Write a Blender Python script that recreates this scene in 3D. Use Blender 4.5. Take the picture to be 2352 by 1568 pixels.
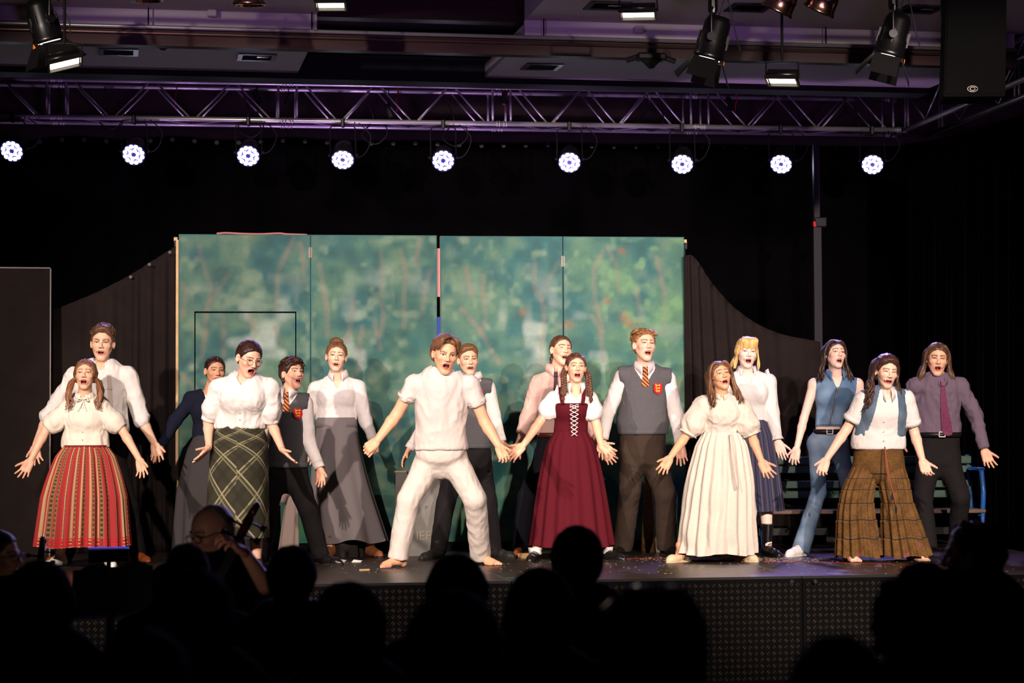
import bpy, math, random, time
import numpy as np
from mathutils import Matrix, Vector
random.seed(7); RNG = np.random.default_rng(7)
for _o in list(bpy.data.objects): bpy.data.objects.remove(_o)
SC = bpy.context.scene; COL = SC.collection
V = lambda *a: np.array(a, float)
def nrm(v): v = np.asarray(v, float); return v/(np.linalg.norm(v)+1e-12)

# ------------------------------------------------------------------ camera
STG = 0.75                                   # stage height above the hall floor
FPX, W, H = 5000.0, 2352.0, 1568.0
YAW, PIT, ROL = math.radians(10.0), math.atan(199/5000), 0.0045
CAM = V(0, 0, STG+1.05)
F0 = V(math.sin(YAW), math.cos(YAW), 0); R0 = V(math.cos(YAW), -math.sin(YAW), 0)
FWD = F0*math.cos(PIT)+V(0,0,1)*math.sin(PIT)
UP0 = np.cross(R0, FWD)
RGT = R0*math.cos(ROL)-UP0*math.sin(ROL); UPC = UP0*math.cos(ROL)+R0*math.sin(ROL)
def at(px, py, d): return CAM+d*(FWD+RGT*((px-W/2)/FPX)-UPC*((py-H/2)/FPX))
def onz(px, py, z=STG):
    r = FWD+RGT*((px-W/2)/FPX)-UPC*((py-H/2)/FPX); return CAM+r*((z-CAM[2])/r[2])
def depth(p): return float(np.dot(np.asarray(p)-CAM, FWD))
cd = bpy.data.cameras.new('camera'); cam = bpy.data.objects.new('camera', cd); COL.objects.link(cam)
M = Matrix(((RGT[0],UPC[0],-FWD[0],CAM[0]),(RGT[1],UPC[1],-FWD[1],CAM[1]),(RGT[2],UPC[2],-FWD[2],CAM[2]),(0,0,0,1)))
cam.matrix_world = M; cd.sensor_fit = 'HORIZONTAL'; cd.sensor_width = 36; cd.lens = FPX/W*36
cd.clip_end = 100; cd.dof.use_dof = True; cd.dof.focus_distance = 16.9; cd.dof.aperture_fstop = 3.2
SC.camera = cam
# ------------------------------------------------------------------ world, exposure, lights
wd = bpy.data.worlds.new('hall_dark'); SC.world = wd; wd.use_nodes = True
wd.node_tree.nodes['Background'].inputs[0].default_value = (0.30, 0.22, 0.40, 1)
wd.node_tree.nodes['Background'].inputs[1].default_value = 0.010
SC.view_settings.view_transform = 'Standard'; SC.view_settings.look = 'None'
SC.view_settings.exposure = 0.0; SC.view_settings.gamma = 1.0; SC.view_settings.use_curve_mapping = False
cy = SC.cycles; cy.max_bounces = 4; cy.diffuse_bounces = 2; cy.glossy_bounces = 2; cy.transmission_bounces = 2; cy.caustics_reflective = False; cy.caustics_refractive = False; cy.use_adaptive_sampling = True; cy.adaptive_threshold = .04
def spot(name, loc, tgt, power, col, size, blend=0.4, rad=0.08):
    l = bpy.data.lights.new(name, 'SPOT'); l.energy = power; l.color = col; l.spot_size = math.radians(size)
    l.spot_blend = blend; l.shadow_soft_size = rad
    o = bpy.data.objects.new(name, l); COL.objects.link(o); o.location = loc
    o.rotation_euler = Vector(np.asarray(tgt)-np.asarray(loc)).to_track_quat('-Z', 'Y').to_euler(); return o
WARM = (1.0, 0.83, 0.745)
def rel(x, d, z): return CAM+R0*x+F0*d+V(0,0,z)       # camera-side coordinates: right, ahead, up
KEY = 4700
spot('front_spot_far_left', rel(-5.2, 7.6, 2.9), rel(-2.5, 17, .25), KEY*.85, WARM, 36, .4, .10)
spot('front_spot_left', rel(-2.4, 7.4, 2.9), rel(-1.0, 17, .3), KEY*.62, WARM, 36, .4, .07)
spot('front_spot_right', rel(2.4, 7.4, 2.9), rel(1.3, 17, .3), KEY*.62, WARM, 36, .4, .07)
spot('front_spot_far_right', rel(4.6, 7.6, 2.9), rel(3.0, 17, .25), KEY*.85, WARM, 36, .4, .10)
spot('violet_wash_left', rel(-1.5, 9.0, 1.2), rel(-0.6, 18.3, 3.4), 280, (.55,.27,1.0), 50, .6, .2)
spot('violet_wash_right', rel(2.0, 9.0, 1.2), rel(1.6, 18.3, 3.3), 140, (.52,.27,1.0), 44, .6, .2)
spot('warm_ceiling_spill', rel(0.5, 8.0, 1.4), rel(0.4, 16.4, 3.6), 34, (1.0,.62,.5), 60, .8, .2)

for _x, _e in ((-4.2,130),(-2.7,190),(-1.2,240),(.3,240),(1.8,120),(3.3,50)):
    spot('violet_truss_fill', rel(_x, 19.45, .2), rel(_x+.2, 20.35, 2.95), _e, (.70,.38,1.0), 48, .4, .12)  # added spots without fixtures, brightening the truss from below

# ------------------------------------------------------------------ materials
def lin(c):
    if max(c) > 1.0: c = [x/255 for x in c]
    return tuple((x/12.92 if x <= .04045 else ((x+.055)/1.055)**2.4) for x in c[:3])
MATS = {}
def mat(name, col, rough=.6, metal=0, spec=.3, emit=0, bump=0, bscale=60, var=0, vscale=8, attr=None, coat=0, sheen=0, ecol=None, bstretch=(1,1,1)):
    if name in MATS: return MATS[name]
    m = bpy.data.materials.new(name); m.use_nodes = True; nt = m.node_tree; b = nt.nodes['Principled BSDF']
    c = lin(col)
    b.inputs['Base Color'].default_value = (*c, 1); b.inputs['Roughness'].default_value = rough
    b.inputs['Metallic'].default_value = metal; b.inputs['Specular IOR Level'].default_value = spec
    if coat: b.inputs['Coat Weight'].default_value = coat
    if sheen: b.inputs['Sheen Weight'].default_value = sheen
    if emit:
        b.inputs['Emission Color'].default_value = (*(lin(ecol) if ecol else c), 1); b.inputs['Emission Strength'].default_value = emit
    tc = nt.nodes.new('ShaderNodeTexCoord'); src = None
    if attr:
        a = nt.nodes.new('ShaderNodeAttribute'); a.attribute_name = attr; src = a.outputs['Color']
        nt.links.new(src, b.inputs['Base Color'])
    mp = nt.nodes.new('ShaderNodeMapping'); mp.inputs['Scale'].default_value = bstretch
    nt.links.new(tc.outputs['Object'], mp.inputs['Vector'])
    if var:
        n = nt.nodes.new('ShaderNodeTexNoise'); n.inputs['Scale'].default_value = vscale; n.inputs['Detail'].default_value = 4
        nt.links.new(mp.outputs[0], n.inputs['Vector'])
        mr = nt.nodes.new('ShaderNodeMapRange'); mr.inputs[1].default_value = .3; mr.inputs[2].default_value = .7
        mr.inputs[3].default_value = 1-var; mr.inputs[4].default_value = 1+var
        nt.links.new(n.outputs[0], mr.inputs[0])
        mx = nt.nodes.new('ShaderNodeMix'); mx.data_type = 'RGBA'; mx.blend_type = 'MULTIPLY'; mx.inputs[0].default_value = 1
        if src: nt.links.new(src, mx.inputs[6])
        else: mx.inputs[6].default_value = (*c, 1)
        nt.links.new(mr.outputs[0], mx.inputs[7]); nt.links.new(mx.outputs[2], b.inputs['Base Color'])
    if bump:
        n2 = nt.nodes.new('ShaderNodeTexNoise'); n2.inputs['Scale'].default_value = bscale; n2.inputs['Detail'].default_value = 3
        nt.links.new(mp.outputs[0], n2.inputs['Vector'])
        bp = nt.nodes.new('ShaderNodeBump'); bp.inputs['Strength'].default_value = bump; bp.inputs['Distance'].default_value = .01
        nt.links.new(n2.outputs[0], bp.inputs['Height']); nt.links.new(bp.outputs[0], b.inputs['Normal'])
    MATS[name] = m; return m
def nodes_of(name, rough=.7, spec=.2):
    m = bpy.data.materials.new(name); m.use_nodes = True; b = m.node_tree.nodes['Principled BSDF']
    b.inputs['Roughness'].default_value = rough; b.inputs['Specular IOR Level'].default_value = spec
    MATS[name] = m; return m, m.node_tree, b

# ------------------------------------------------------------------ objects
def tag(o, label=None, cat=None, group=None, kind=None):
    if label: o['label'] = label
    if cat: o['category'] = cat
    if group: o['group'] = group
    if kind: o['kind'] = kind
    return o
def empty(name, loc=(0,0,0), rz=0, parent=None):
    o = bpy.data.objects.new(name, None); COL.objects.link(o); o.location = loc; o.rotation_euler = (0,0,rz)
    o.empty_display_size = .1
    if parent: o.parent = parent
    return o
def mesh_obj(name, v, f, m, parent=None, smooth=False, cols=None, uv=None):
    me = bpy.data.meshes.new(name); v = np.asarray(v, np.float32)
    if isinstance(f, np.ndarray):
        k = f.shape[1]; n = len(f)
        me.vertices.add(len(v)); me.vertices.foreach_set('co', v.ravel())
        me.loops.add(n*k); me.loops.foreach_set('vertex_index', f.astype(np.int32).ravel())
        me.polygons.add(n); me.polygons.foreach_set('loop_start', np.arange(0, n*k, k, dtype=np.int32))
        me.polygons.foreach_set('loop_total', np.full(n, k, np.int32)); me.update(calc_edges=True)
    else:
        me.from_pydata([tuple(map(float, p)) for p in v], [], [tuple(int(i) for i in q) for q in f])
    if smooth: me.polygons.foreach_set('use_smooth', np.ones(len(me.polygons), bool))
    if cols is not None:
        ca = me.color_attributes.new('Col', 'FLOAT_COLOR', 'POINT')
        c = np.ones((len(v), 4), np.float32); c[:, :3] = cols; ca.data.foreach_set('color', c.ravel())
    if uv is not None:
        li = np.zeros(len(me.loops), np.int32); me.loops.foreach_get('vertex_index', li)
        ul = me.uv_layers.new(name='UV'); ul.data.foreach_set('uv', np.asarray(uv, np.float32)[li].ravel())
    me.validate(); me.update()
    if m: me.materials.append(m)
    o = bpy.data.objects.new(name, me); COL.objects.link(o)
    if parent: o.parent = parent
    return o
def inst(name, o, parent=None, loc=None, rot=None):
    c = bpy.data.objects.new(name, o.data); COL.objects.link(c)
    if parent: c.parent = parent
    if loc is not None: c.location = loc
    if rot is not None: c.rotation_euler = rot
    return c
class MB:
    """collects boxes, tubes, lathes into one mesh"""
    def __init__(s): s.v = []; s.f = []
    def add(s, v, f):
        n = len(s.v); s.v += [tuple(p) for p in v]; s.f += [tuple(i+n for i in q) for q in f]; return s
    def box(s, c, size, ax=None, bev=0):
        c = np.asarray(c, float); hx, hy, hz = [x/2 for x in size]; A = np.eye(3) if ax is None else np.asarray(ax)
        if bev:
            b = min(bev, hx*.9, hy*.9, hz*.9); P = []; idx = {}
            for sx in (-1,1):
                for sy in (-1,1):
                    for sz in (-1,1):
                        for k, q in enumerate(((hx-b,hy-b,hz),(hx-b,hy,hz-b),(hx,hy-b,hz-b))):
                            idx[(sx,sy,sz,k)] = len(P); P.append(c+A.T@V(sx*q[0],sy*q[1],sz*q[2]))
            F = []; I = lambda a,b2,c2,k: idx[(a,b2,c2,k)]
            for g in (-1,1):
                F.append([I(-1,-1,g,0),I(1,-1,g,0),I(1,1,g,0),I(-1,1,g,0)]); F.append([I(-1,g,-1,1),I(1,g,-1,1),I(1,g,1,1),I(-1,g,1,1)]); F.append([I(g,-1,-1,2),I(g,1,-1,2),I(g,1,1,2),I(g,-1,1,2)])
            for g in (-1,1):
                for h in (-1,1):
                    F.append([I(-1,g,h,0),I(1,g,h,0),I(1,g,h,1),I(-1,g,h,1)]); F.append([I(g,-1,h,0),I(g,1,h,0),I(g,1,h,2),I(g,-1,h,2)]); F.append([I(g,h,-1,1),I(g,h,1,1),I(g,h,1,2),I(g,h,-1,2)])
                    for q in (-1,1): F.append([I(g,h,q,0),I(g,h,q,1),I(g,h,q,2)])
            return s.add(P, F)
        P = [c+A.T@V(sx*hx,sy*hy,sz*hz) for sx in (-1,1) for sy in (-1,1) for sz in (-1,1)]
        return s.add(P, [(0,1,3,2),(4,6,7,5),(0,4,5,1),(2,3,7,6),(0,2,6,4),(1,5,7,3)])
    def tube(s, pts, r, n=8, cap=True):
        pts = [np.asarray(p, float) for p in pts]; rs = r if hasattr(r, '__len__') else [r]*len(pts)
        t0 = nrm(pts[1]-pts[0]); u = nrm(np.cross(t0, V(0,0,1) if abs(t0[2]) < .9 else V(1,0,0))); P = []
        for i, p in enumerate(pts):
            t = nrm(pts[min(i+1, len(pts)-1)]-pts[max(i-1, 0)]); u = nrm(u-t*np.dot(u, t)); w = np.cross(t, u)
            for k in range(n):
                a = 2*math.pi*k/n; P.append(p+rs[i]*(math.cos(a)*u+math.sin(a)*w))
        F = [(i*n+k, i*n+(k+1)%n, (i+1)*n+(k+1)%n, (i+1)*n+k) for i in range(len(pts)-1) for k in range(n)]
        if cap: F += [tuple(range(n-1, -1, -1)), tuple((len(pts)-1)*n+k for k in range(n))]
        return s.add(P, F)
    def lathe(s, prof, n=20, M4=None, sx=1, sy=1):
        P = []; F = []
        for r, z in prof:
            for k in range(n):
                a = 2*math.pi*k/n; P.append(V(r*math.cos(a)*sx, r*math.sin(a)*sy, z))
        for i in range(len(prof)-1):
            for k in range(n): F.append((i*n+k, i*n+(k+1)%n, (i+1)*n+(k+1)%n, (i+1)*n+k))
        F += [tuple(range(n-1, -1, -1)), tuple((len(prof)-1)*n+k for k in range(n))]
        if M4 is not None: P = [np.array(M4@Vector(p)) for p in P]
        return s.add(P, F)
    def poly(s, pts, th, nv):
        """extruded outline: pts 3-D loop, th thickness along nv"""
        n = len(pts); nv = np.asarray(nv, float); P = [np.asarray(p) for p in pts]+[np.asarray(p)+nv*th for p in pts]
        F = [tuple(range(n-1, -1, -1)), tuple(range(n, 2*n))]+[(i, (i+1)%n, n+(i+1)%n, n+i) for i in range(n)]
        return s.add(P, F)
    def obj(s, name, m, parent=None, smooth=False):
        return mesh_obj(name, s.v, s.f, m, parent, smooth)
def spline(pts, n):
    pts = [np.asarray(p, float) for p in pts]; P = [2*pts[0]-pts[1]]+pts+[2*pts[-1]-pts[-2]]; out = []
    for j in range(n):
        t = j/(n-1)*(len(pts)-1); i = min(int(t), len(pts)-2); u = t-i; a, b, c, d = P[i:i+4]
        out.append(.5*((2*b)+(-a+c)*u+(2*a-5*b+4*c-d)*u*u+(-a+3*b-3*c+d)*u**3))
    return out
# ------------------------------------------------------------------ noise, distance fields
def vnoise(P):
    P = np.asarray(P, np.float64); I = np.floor(P).astype(np.int64); f = P-I; f = f*f*(3-2*f)
    def hsh(i, j, k):
        n = (i*374761393+j*668265263+k*2147483647) & 0x7fffffff; n = ((n ^ (n >> 13))*1274126177) & 0x7fffffff
        return ((n ^ (n >> 16)) & 0xffff)/65535.0
    r = 0
    for a in (0,1):
        for b in (0,1):
            for c in (0,1):
                w = (f[:,0] if a else 1-f[:,0])*(f[:,1] if b else 1-f[:,1])*(f[:,2] if c else 1-f[:,2])
                r = r+w*hsh(I[:,0]+a, I[:,1]+b, I[:,2]+c)
    return r*2-1
def ridge(P): return 1-2*np.abs(vnoise(P))
class Field:
    def __init__(s, lo, hi, h):
        s.h = h; s.lo = np.asarray(lo, float); n = np.ceil((np.asarray(hi)-s.lo)/h).astype(int)+1
        s.F = np.full(n, .4, np.float32); s.ax = [(s.lo[i]+h*np.arange(n[i])).astype(np.float32) for i in range(3)]
    def _do(s, lo, hi, fn, k, op):
        sl = []
        for i in range(3):
            a = int(max(0, math.floor((lo[i]-s.lo[i])/s.h))); b = int(min(s.F.shape[i], math.ceil((hi[i]-s.lo[i])/s.h)+1))
            if b <= a: return
            sl.append(slice(a, b))
        sl = tuple(sl); X = s.ax[0][sl[0]][:,None,None]; Y = s.ax[1][sl[1]][None,:,None]; Z = s.ax[2][sl[2]][None,None,:]
        d = fn(X, Y, Z); G = s.F[sl]
        sg = 1
        if op == 'cut': G = -G; sg = -1
        if k > 0:
            h = np.clip(.5+.5*(G-d)/k, 0, 1); r = G+(d-G)*h-k*h*(1-h)
        else: r = np.minimum(G, d)
        s.F[sl] = sg*r
    def cone(s, a, b, ra, rb, k=.02, flat=None, q=1, capa=False, capb=False, op='add'):
        a = np.asarray(a, float); b = np.asarray(b, float); ab = b-a; L2 = float(ab@ab)+1e-9; u = ab/math.sqrt(L2)
        R = max(ra, rb)+k+2*s.h; lo = np.minimum(a, b)-R; hi = np.maximum(a, b)+R
        def fn(X, Y, Z):
            x = X-a[0]; y = Y-a[1]; z = Z-a[2]
            al = x*ab[0]+y*ab[1]+z*ab[2]; t = np.clip(al/L2, 0, 1)
            vx = x-t*ab[0]; vy = y-t*ab[1]; vz = z-t*ab[2]; d2 = vx*vx+vy*vy+vz*vz
            if flat is not None:
                c = vx*flat[0]+vy*flat[1]+vz*flat[2]; d2 = d2+c*c*(1/(q*q)-1)
            d = np.sqrt(d2)-(ra+(rb-ra)*t)
            if capb: d = np.maximum(d, al/math.sqrt(L2)-math.sqrt(L2))
            if capa: d = np.maximum(d, -al/math.sqrt(L2))
            return d
        s._do(lo, hi, fn, k, op)
    def ell(s, c, r, A=None, k=.02, op='add'):
        c = np.asarray(c, float); r = np.asarray(r, float); A = np.eye(3) if A is None else np.asarray(A)
        R = max(r)+k+2*s.h
        def fn(X, Y, Z):
            x = X-c[0]; y = Y-c[1]; z = Z-c[2]; k0 = 0; k1 = 0
            for i in range(3):
                w = A[i][0]*x+A[i][1]*y+A[i][2]*z; k0 = k0+(w/r[i])**2; k1 = k1+(w/r[i]**2)**2
            k0 = np.sqrt(k0); return k0*(k0-1)/(np.sqrt(k1)+1e-6)
        s._do(c-R, c+R, fn, k, op)
    def half(s, p, n, k=0.0, lo=None, hi=None):
        """keep only the side that n points to"""
        n = nrm(n); lo = s.lo if lo is None else lo; hi = s.lo+s.h*np.array(s.F.shape) if hi is None else hi
        s._do(lo, hi, lambda X, Y, Z: (X-p[0])*n[0]+(Y-p[1])*n[1]+(Z-p[2])*n[2], k, 'cut')
    def mesh(s):
        F = s.F; I = F < 0; nx, ny, nz = F.shape
        c = I[:-1,:-1,:-1].astype(np.uint8)
        for a, b, d in ((1,0,0),(0,1,0),(0,0,1),(1,1,0),(1,0,1),(0,1,1),(1,1,1)):
            c = c+I[a:nx-1+a, b:ny-1+b, d:nz-1+d]
        act = (c > 0) & (c < 8); ix = np.argwhere(act); N = len(ix)
        idx = np.full(act.shape, -1, np.int32); idx[act] = np.arange(N, dtype=np.int32)
        cor = [(a,b,d) for a in (0,1) for b in (0,1) for d in (0,1)]
        val = {q: F[ix[:,0]+q[0], ix[:,1]+q[1], ix[:,2]+q[2]] for q in cor}
        S = np.zeros((N, 3)); n = np.zeros(N)
        for q in cor:
            for i in range(3):
                if q[i] == 0:
                    q2 = list(q); q2[i] = 1; q2 = tuple(q2); va, vb = val[q], val[q2]; m = (va < 0) != (vb < 0)
                    t = np.where(m, va/(va-vb+1e-12*(va == vb)), 0)
                    P = np.tile(np.array(q, float), (N, 1)); P[:, i] += t; S += P*m[:,None]; n += m
        v = s.lo+s.h*(ix+S/n[:,None]); Q = []
        for i in range(3):
            j, k = [(1,2),(2,0),(0,1)][i]; sa = [slice(None)]*3; sb = [slice(None)]*3; sa[i] = slice(0,-1); sb[i] = slice(1,None)
            A = I[tuple(sa)]; B = I[tuple(sb)]
            for flip, m in ((False, A & ~B), (True, ~A & B)):
                e = np.argwhere(m); e = e[(e[:,j] > 0) & (e[:,k] > 0) & (e[:,j] < act.shape[j]) & (e[:,k] < act.shape[k])]
                g = []
                for dj, dk in ((-1,-1),(0,-1),(0,0),(-1,0)):
                    w = e.copy(); w[:,j] += dj; w[:,k] += dk; g.append(idx[w[:,0],w[:,1],w[:,2]])
                g = np.stack(g, 1); g = g[(g >= 0).all(1)]
                Q.append(g[:, ::-1] if flip else g)
        return v, np.concatenate(Q)
def vnormals(v, f):
    n = np.cross(v[f[:,2]]-v[f[:,0]], v[f[:,3]]-v[f[:,1]]); N = np.zeros_like(v)
    for i in range(3):
        for k in range(f.shape[1]): N[:,i] += np.bincount(f[:,k], n[:,i], len(v))
    return N/(np.linalg.norm(N, axis=1, keepdims=True)+1e-12)
def joinm(parts):
    """[(v,f,c)] -> joined quad arrays"""
    vs, fs, cs, n = [], [], [], 0
    for v, f, c in parts: vs.append(v); fs.append(f+n); cs.append(c); n += len(v)
    return np.concatenate(vs), np.concatenate(fs), np.concatenate(cs)
def tubes_quads(paths, n=5):
    """list of (pts, radii) -> quad arrays"""
    VV = []; FF = []; c = 0
    for pts, rs in paths:
        pts = np.asarray(pts, float); m = len(pts); t = np.gradient(pts, axis=0); t /= np.linalg.norm(t, axis=1, keepdims=True)+1e-9
        ref = V(0,1,0) if abs(t[m//2][1]) < .8 else V(1,0,0); u = np.cross(t, ref); u /= np.linalg.norm(u, axis=1, keepdims=True)+1e-9; w = np.cross(t, u)
        a = 2*math.pi*np.arange(n)/n; rs = np.broadcast_to(np.asarray(rs, float), (m,))
        P = pts[:,None,:]+rs[:,None,None]*(np.cos(a)[None,:,None]*u[:,None,:]+np.sin(a)[None,:,None]*w[:,None,:])
        VV.append(P.reshape(-1,3)); i = np.arange(m-1)[:,None]*n; k = np.arange(n)[None,:]; k2 = (k+1)%n
        FF.append(np.stack([i+k, i+k2, i+n+k2, i+n+k], -1).reshape(-1,4)+c); c += m*n
    return np.concatenate(VV), np.concatenate(FF)
# ------------------------------------------------------------------ people: heads, hands, feet, bodies, clothes
def rotm(yaw, pitch, roll):
    """face looks to -y; yaw>0 turns to +x, pitch>0 lifts the face, roll>0 leans the crown to +x (degrees)"""
    a, b, c = map(math.radians, (yaw, pitch, roll))
    Ry = np.array([[math.cos(c),0,math.sin(c)],[0,1,0],[-math.sin(c),0,math.cos(c)]])
    Rx = np.array([[1,0,0],[0,math.cos(-b),-math.sin(-b)],[0,math.sin(-b),math.cos(-b)]])
    Rz = np.array([[math.cos(a),-math.sin(a),0],[math.sin(a),math.cos(a),0],[0,0,1]])
    return Ry@Rz@Rx
SKIN = mat('skin', (230,180,150), rough=.48, spec=.35, attr='Col', bump=.05, bscale=220)
EYEW = mat('eye_white', (225,215,205), rough=.25, spec=.5)
EYED = mat('eye_iris', (40,28,20), rough=.2, spec=.6)
TEETH = mat('teeth', (238,228,210), rough=.3, spec=.5)
TONGUE = mat('tongue', (190,80,80), rough=.4)
MIC = mat('headset_mic', (196,160,130), rough=.5)
def hair_mat(name, col, rough=.38):
    if name in MATS: return MATS[name]
    m = mat(name, col, rough=rough, spec=.35, var=.45, vscale=40, bump=.4, bscale=130, bstretch=(1,1,.12))
    return m
def build_head(P, h):
    """P person; h dict: R, c(centre), sc, open, mw, eye, skin, hairc, neckp, neckr, smile"""
    R, c, sc = h['R'], h['c'], h['sc']; op = h.get('open', .8); jd = op*.013; fw = h.get('fw', 1.0); fem = h.get('fem', 0)
    loc = lambda p: R.T@(np.asarray(p)-c)/sc
    nb = loc(h['neckp']); nr = h['neckr']/sc
    f = Field((-.105,-.135,-.22), (.105,.125,.125), .0042)
    f.ell((0,.012,.03), (.074*fw,.094,.083), k=0)
    f.ell((0,-.026,-.022), (.060*fw,.060,.080), k=.02)
    f.cone((0,-.012,-.045), (0,-.056,-.090-jd+fem*.004), .050*fw, .021-fem*.002, k=.028)
    for sx in (-1,1):
        f.cone((sx*(.048-fem*.004)*fw,.004,-.040), (sx*.014,-.056,-.094-jd+fem*.004), .015-fem*.003, .015-fem*.002, k=.022)
        f.ell((sx*.041*fw,-.056,-.020), (.022,.022,.017), k=.018)
        f.cone((sx*.012,-.084+fem*.003,.020), (sx*.040*fw,-.073,.023), .009-fem*.002, .008, k=.012)
        f.ell((sx*.031*fw,-.094,.006), (.017,.014,.0105), k=.008, op='cut')
        f.ell((sx*.0765*fw,.012,-.006), (.009,.017,.030), rotm(-sx*22,0,0).T, k=.006)
        f.ell((sx*.082*fw,.004,-.004), (.005,.008,.015), k=.004, op='cut')
    f.cone((0,-.083,.012), (0,-.103,-.024), .0075, .0105, k=.008)
    for sx in (-1,1): f.ell((sx*.0115,-.093,-.029), (.0085,.010,.0075), k=.006)
    mz = -.060-jd*.55; mw = .0235*h.get('mw',1.0); mh = .004+.0150*op
    ring = []
    for i in range(18):
        a = 2*math.pi*i/18; x = mw*1.03*math.cos(a); z = mz+mh*1.0*math.sin(a)+h.get('smile',0)*.006*(math.cos(a)**2)*(1 if True else 0)
        ring.append((x, -.0835+x*x*16+(.004 if math.sin(a) < 0 else 0), z, .0038 if math.sin(a) > 0 else .0048))
    for i in range(18):
        p, q = ring[i], ring[(i+1)%18]; f.cone(p[:3], q[:3], p[3], q[3], k=.005)
    f.ell((0,-.088,mz), (mw*.93,.036,mh*.88), k=.004, op='cut')
    f.cone((0,.022,-.045), nb, .047*h.get('neckw',1), nr, k=.02)
    f.cone((0,-.012,-.075-jd), nb+V(0,-.012,0), .030, nr*.8, k=.03)
    v, q = f.mesh()
    # colours of the skin itself: lips, brows, mouth lining
    sk = np.array(lin(h['skin'])); C = np.tile(sk, (len(v),1)); x, y, z = v.T
    front = y < -.03
    e = np.sqrt((x/mw)**2+((z-mz)/mh)**2); dl = np.abs(e-1)*min(mw, mh)
    lip = np.clip(1-(dl-.0028)/.003, 0, 1)*(front & (y < -.055))*(np.abs(e-1)*mh < .008)
    lc = np.array(lin(h.get('lips', (196,92,88)))); C = C*(1-lip[:,None]*.6)+lc*lip[:,None]*.6
    ins = (e < .97) & (y > -.080+x*x*14) & front; C[ins] = lin((70,14,14))
    ch = np.exp(-(((np.abs(x)-.042)/.02)**2+((z+.024)/.02)**2))*front; C = C*(1-.22*ch[:,None]*np.array([0,1,1]))
    bl = h.get('brow', 0); bc = np.array(lin(h.get('browc', h['hairc'])))
    t = np.clip((np.abs(x)-.012)/.036, 0, 1); bz = .0245+.005*np.sin(t*2.2)+bl*(1-t)*.007-.004*t*t
    bm = (np.abs(z-bz) < (.0048-fem*.0014)*(1.15-t*.5)) & (np.abs(x) > .010) & (np.abs(x) < .050) & (y < -.045); C[bm] = C[bm]*.12+bc*.6
    lash = (np.abs(np.abs(x)-.031*fw) < .0165) & (np.abs(z-.0075-.0018*np.sin((np.abs(x)-.015)*95)+.003*(1-h.get('eye',1))) < .0030) & (y < -.05)
    C[lash] = C[lash]*.12+np.array(lin((40,24,18)))*.8
    vw = (R@(v*sc).T).T+c
    P.body.append((vw, q, C))
    T = lambda p: R@(np.asarray(p)*sc)+c
    # eyes
    eo = h.get('eye', 1)
    if eo > .05:
        for sx in (-1,1):
            m = MB(); m2 = MB(); ce = V(sx*.031*fw, -.0695, .0035)
            for mm, r3, cc in ((m, (.0125,.010,.0062*eo), ce), (m2, (.0066,.0040,.0064*eo), ce+V(h.get('gaze',0)*.004,-.0082,.0004))):
                pr = [(math.sin(a), math.cos(a)) for a in np.linspace(.05, math.pi-.05, 7)]; b = MB(); b.lathe(pr, 10)
                mm.add([T(cc+V(p[0]*r3[0], p[1]*r3[1], p[2]*r3[2])) for p in b.v], b.f)
            o = m.obj('eye', EYEW, P.root, True); m2.obj('iris', EYED, o, True)
    if op > .25:
        th = h.get('teeth', 1)
        if th:
            m = MB(); xs = np.linspace(-.8, .8, 9)*mw; top = [ (X, -.0765+X*X*16, mz+mh*.86*math.sqrt(1-(X/mw)**2)+.001) for X in xs]
            hh = .0055*th; loop = [T(p) for p in top]+[T((p[0], p[1]+.001, p[2]-hh*(1-.4*(p[0]/mw)**2))) for p in top[::-1]]
            m.poly(loop, .006*sc, R@V(0,1,0)); m.obj('teeth', TEETH, P.root, False)
        m = MB(); pr = [(math.sin(a), math.cos(a)) for a in np.linspace(.05, math.pi-.05, 7)]; b = MB(); b.lathe(pr, 10)
        m.add([T(V(p[0]*mw*.62, -.068+p[1]*.012, mz-mh*.62+p[2]*mh*.34)) for p in b.v], b.f); m.obj('tongue', TONGUE, P.root, True)
    # headset microphone
    ms = h.get('mic', -1)
    if ms:
        pts = spline([V(ms*.077*fw,.004,.012), V(ms*.070*fw,-.035,-.022), V(ms*.052*fw,-.072,-.045), V(ms*.036*fw,-.088,-.055)], 10)
        m = MB(); m.tube([T(p) for p in pts], .0016*sc, 5); m.tube([T(pts[-1]), T(pts[-1]+V(-ms*.008,-.004,-.006))], .0035*sc, 6); m.obj('headset_microphone', MIC, P.root, True)
    if h.get('glasses'):
        m = MB(); gm = mat('glasses_wire', (120,96,70), rough=.3, metal=.8)
        for sx in (-1,1):
            m.tube([T((sx*.031*fw+.022*math.cos(a), -.093+abs(.022*math.cos(a)*sx+0)*.1, -.004+.019*math.sin(a))) for a in np.linspace(0, 2*math.pi, 22)], .0014*sc, 5)
            m.tube([T((sx*.053*fw,-.09,.002)), T((sx*.074*fw,-.05,.006)), T((sx*.079*fw,.01,.006))], .0014*sc, 5)
        m.tube([T((-.009,-.096,0)), T((.009,-.096,0))], .0014*sc, 5); m.obj('glasses', gm, P.root, True)
    if h.get('hair'): h['hair'](P, h, T)
    return T
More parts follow.
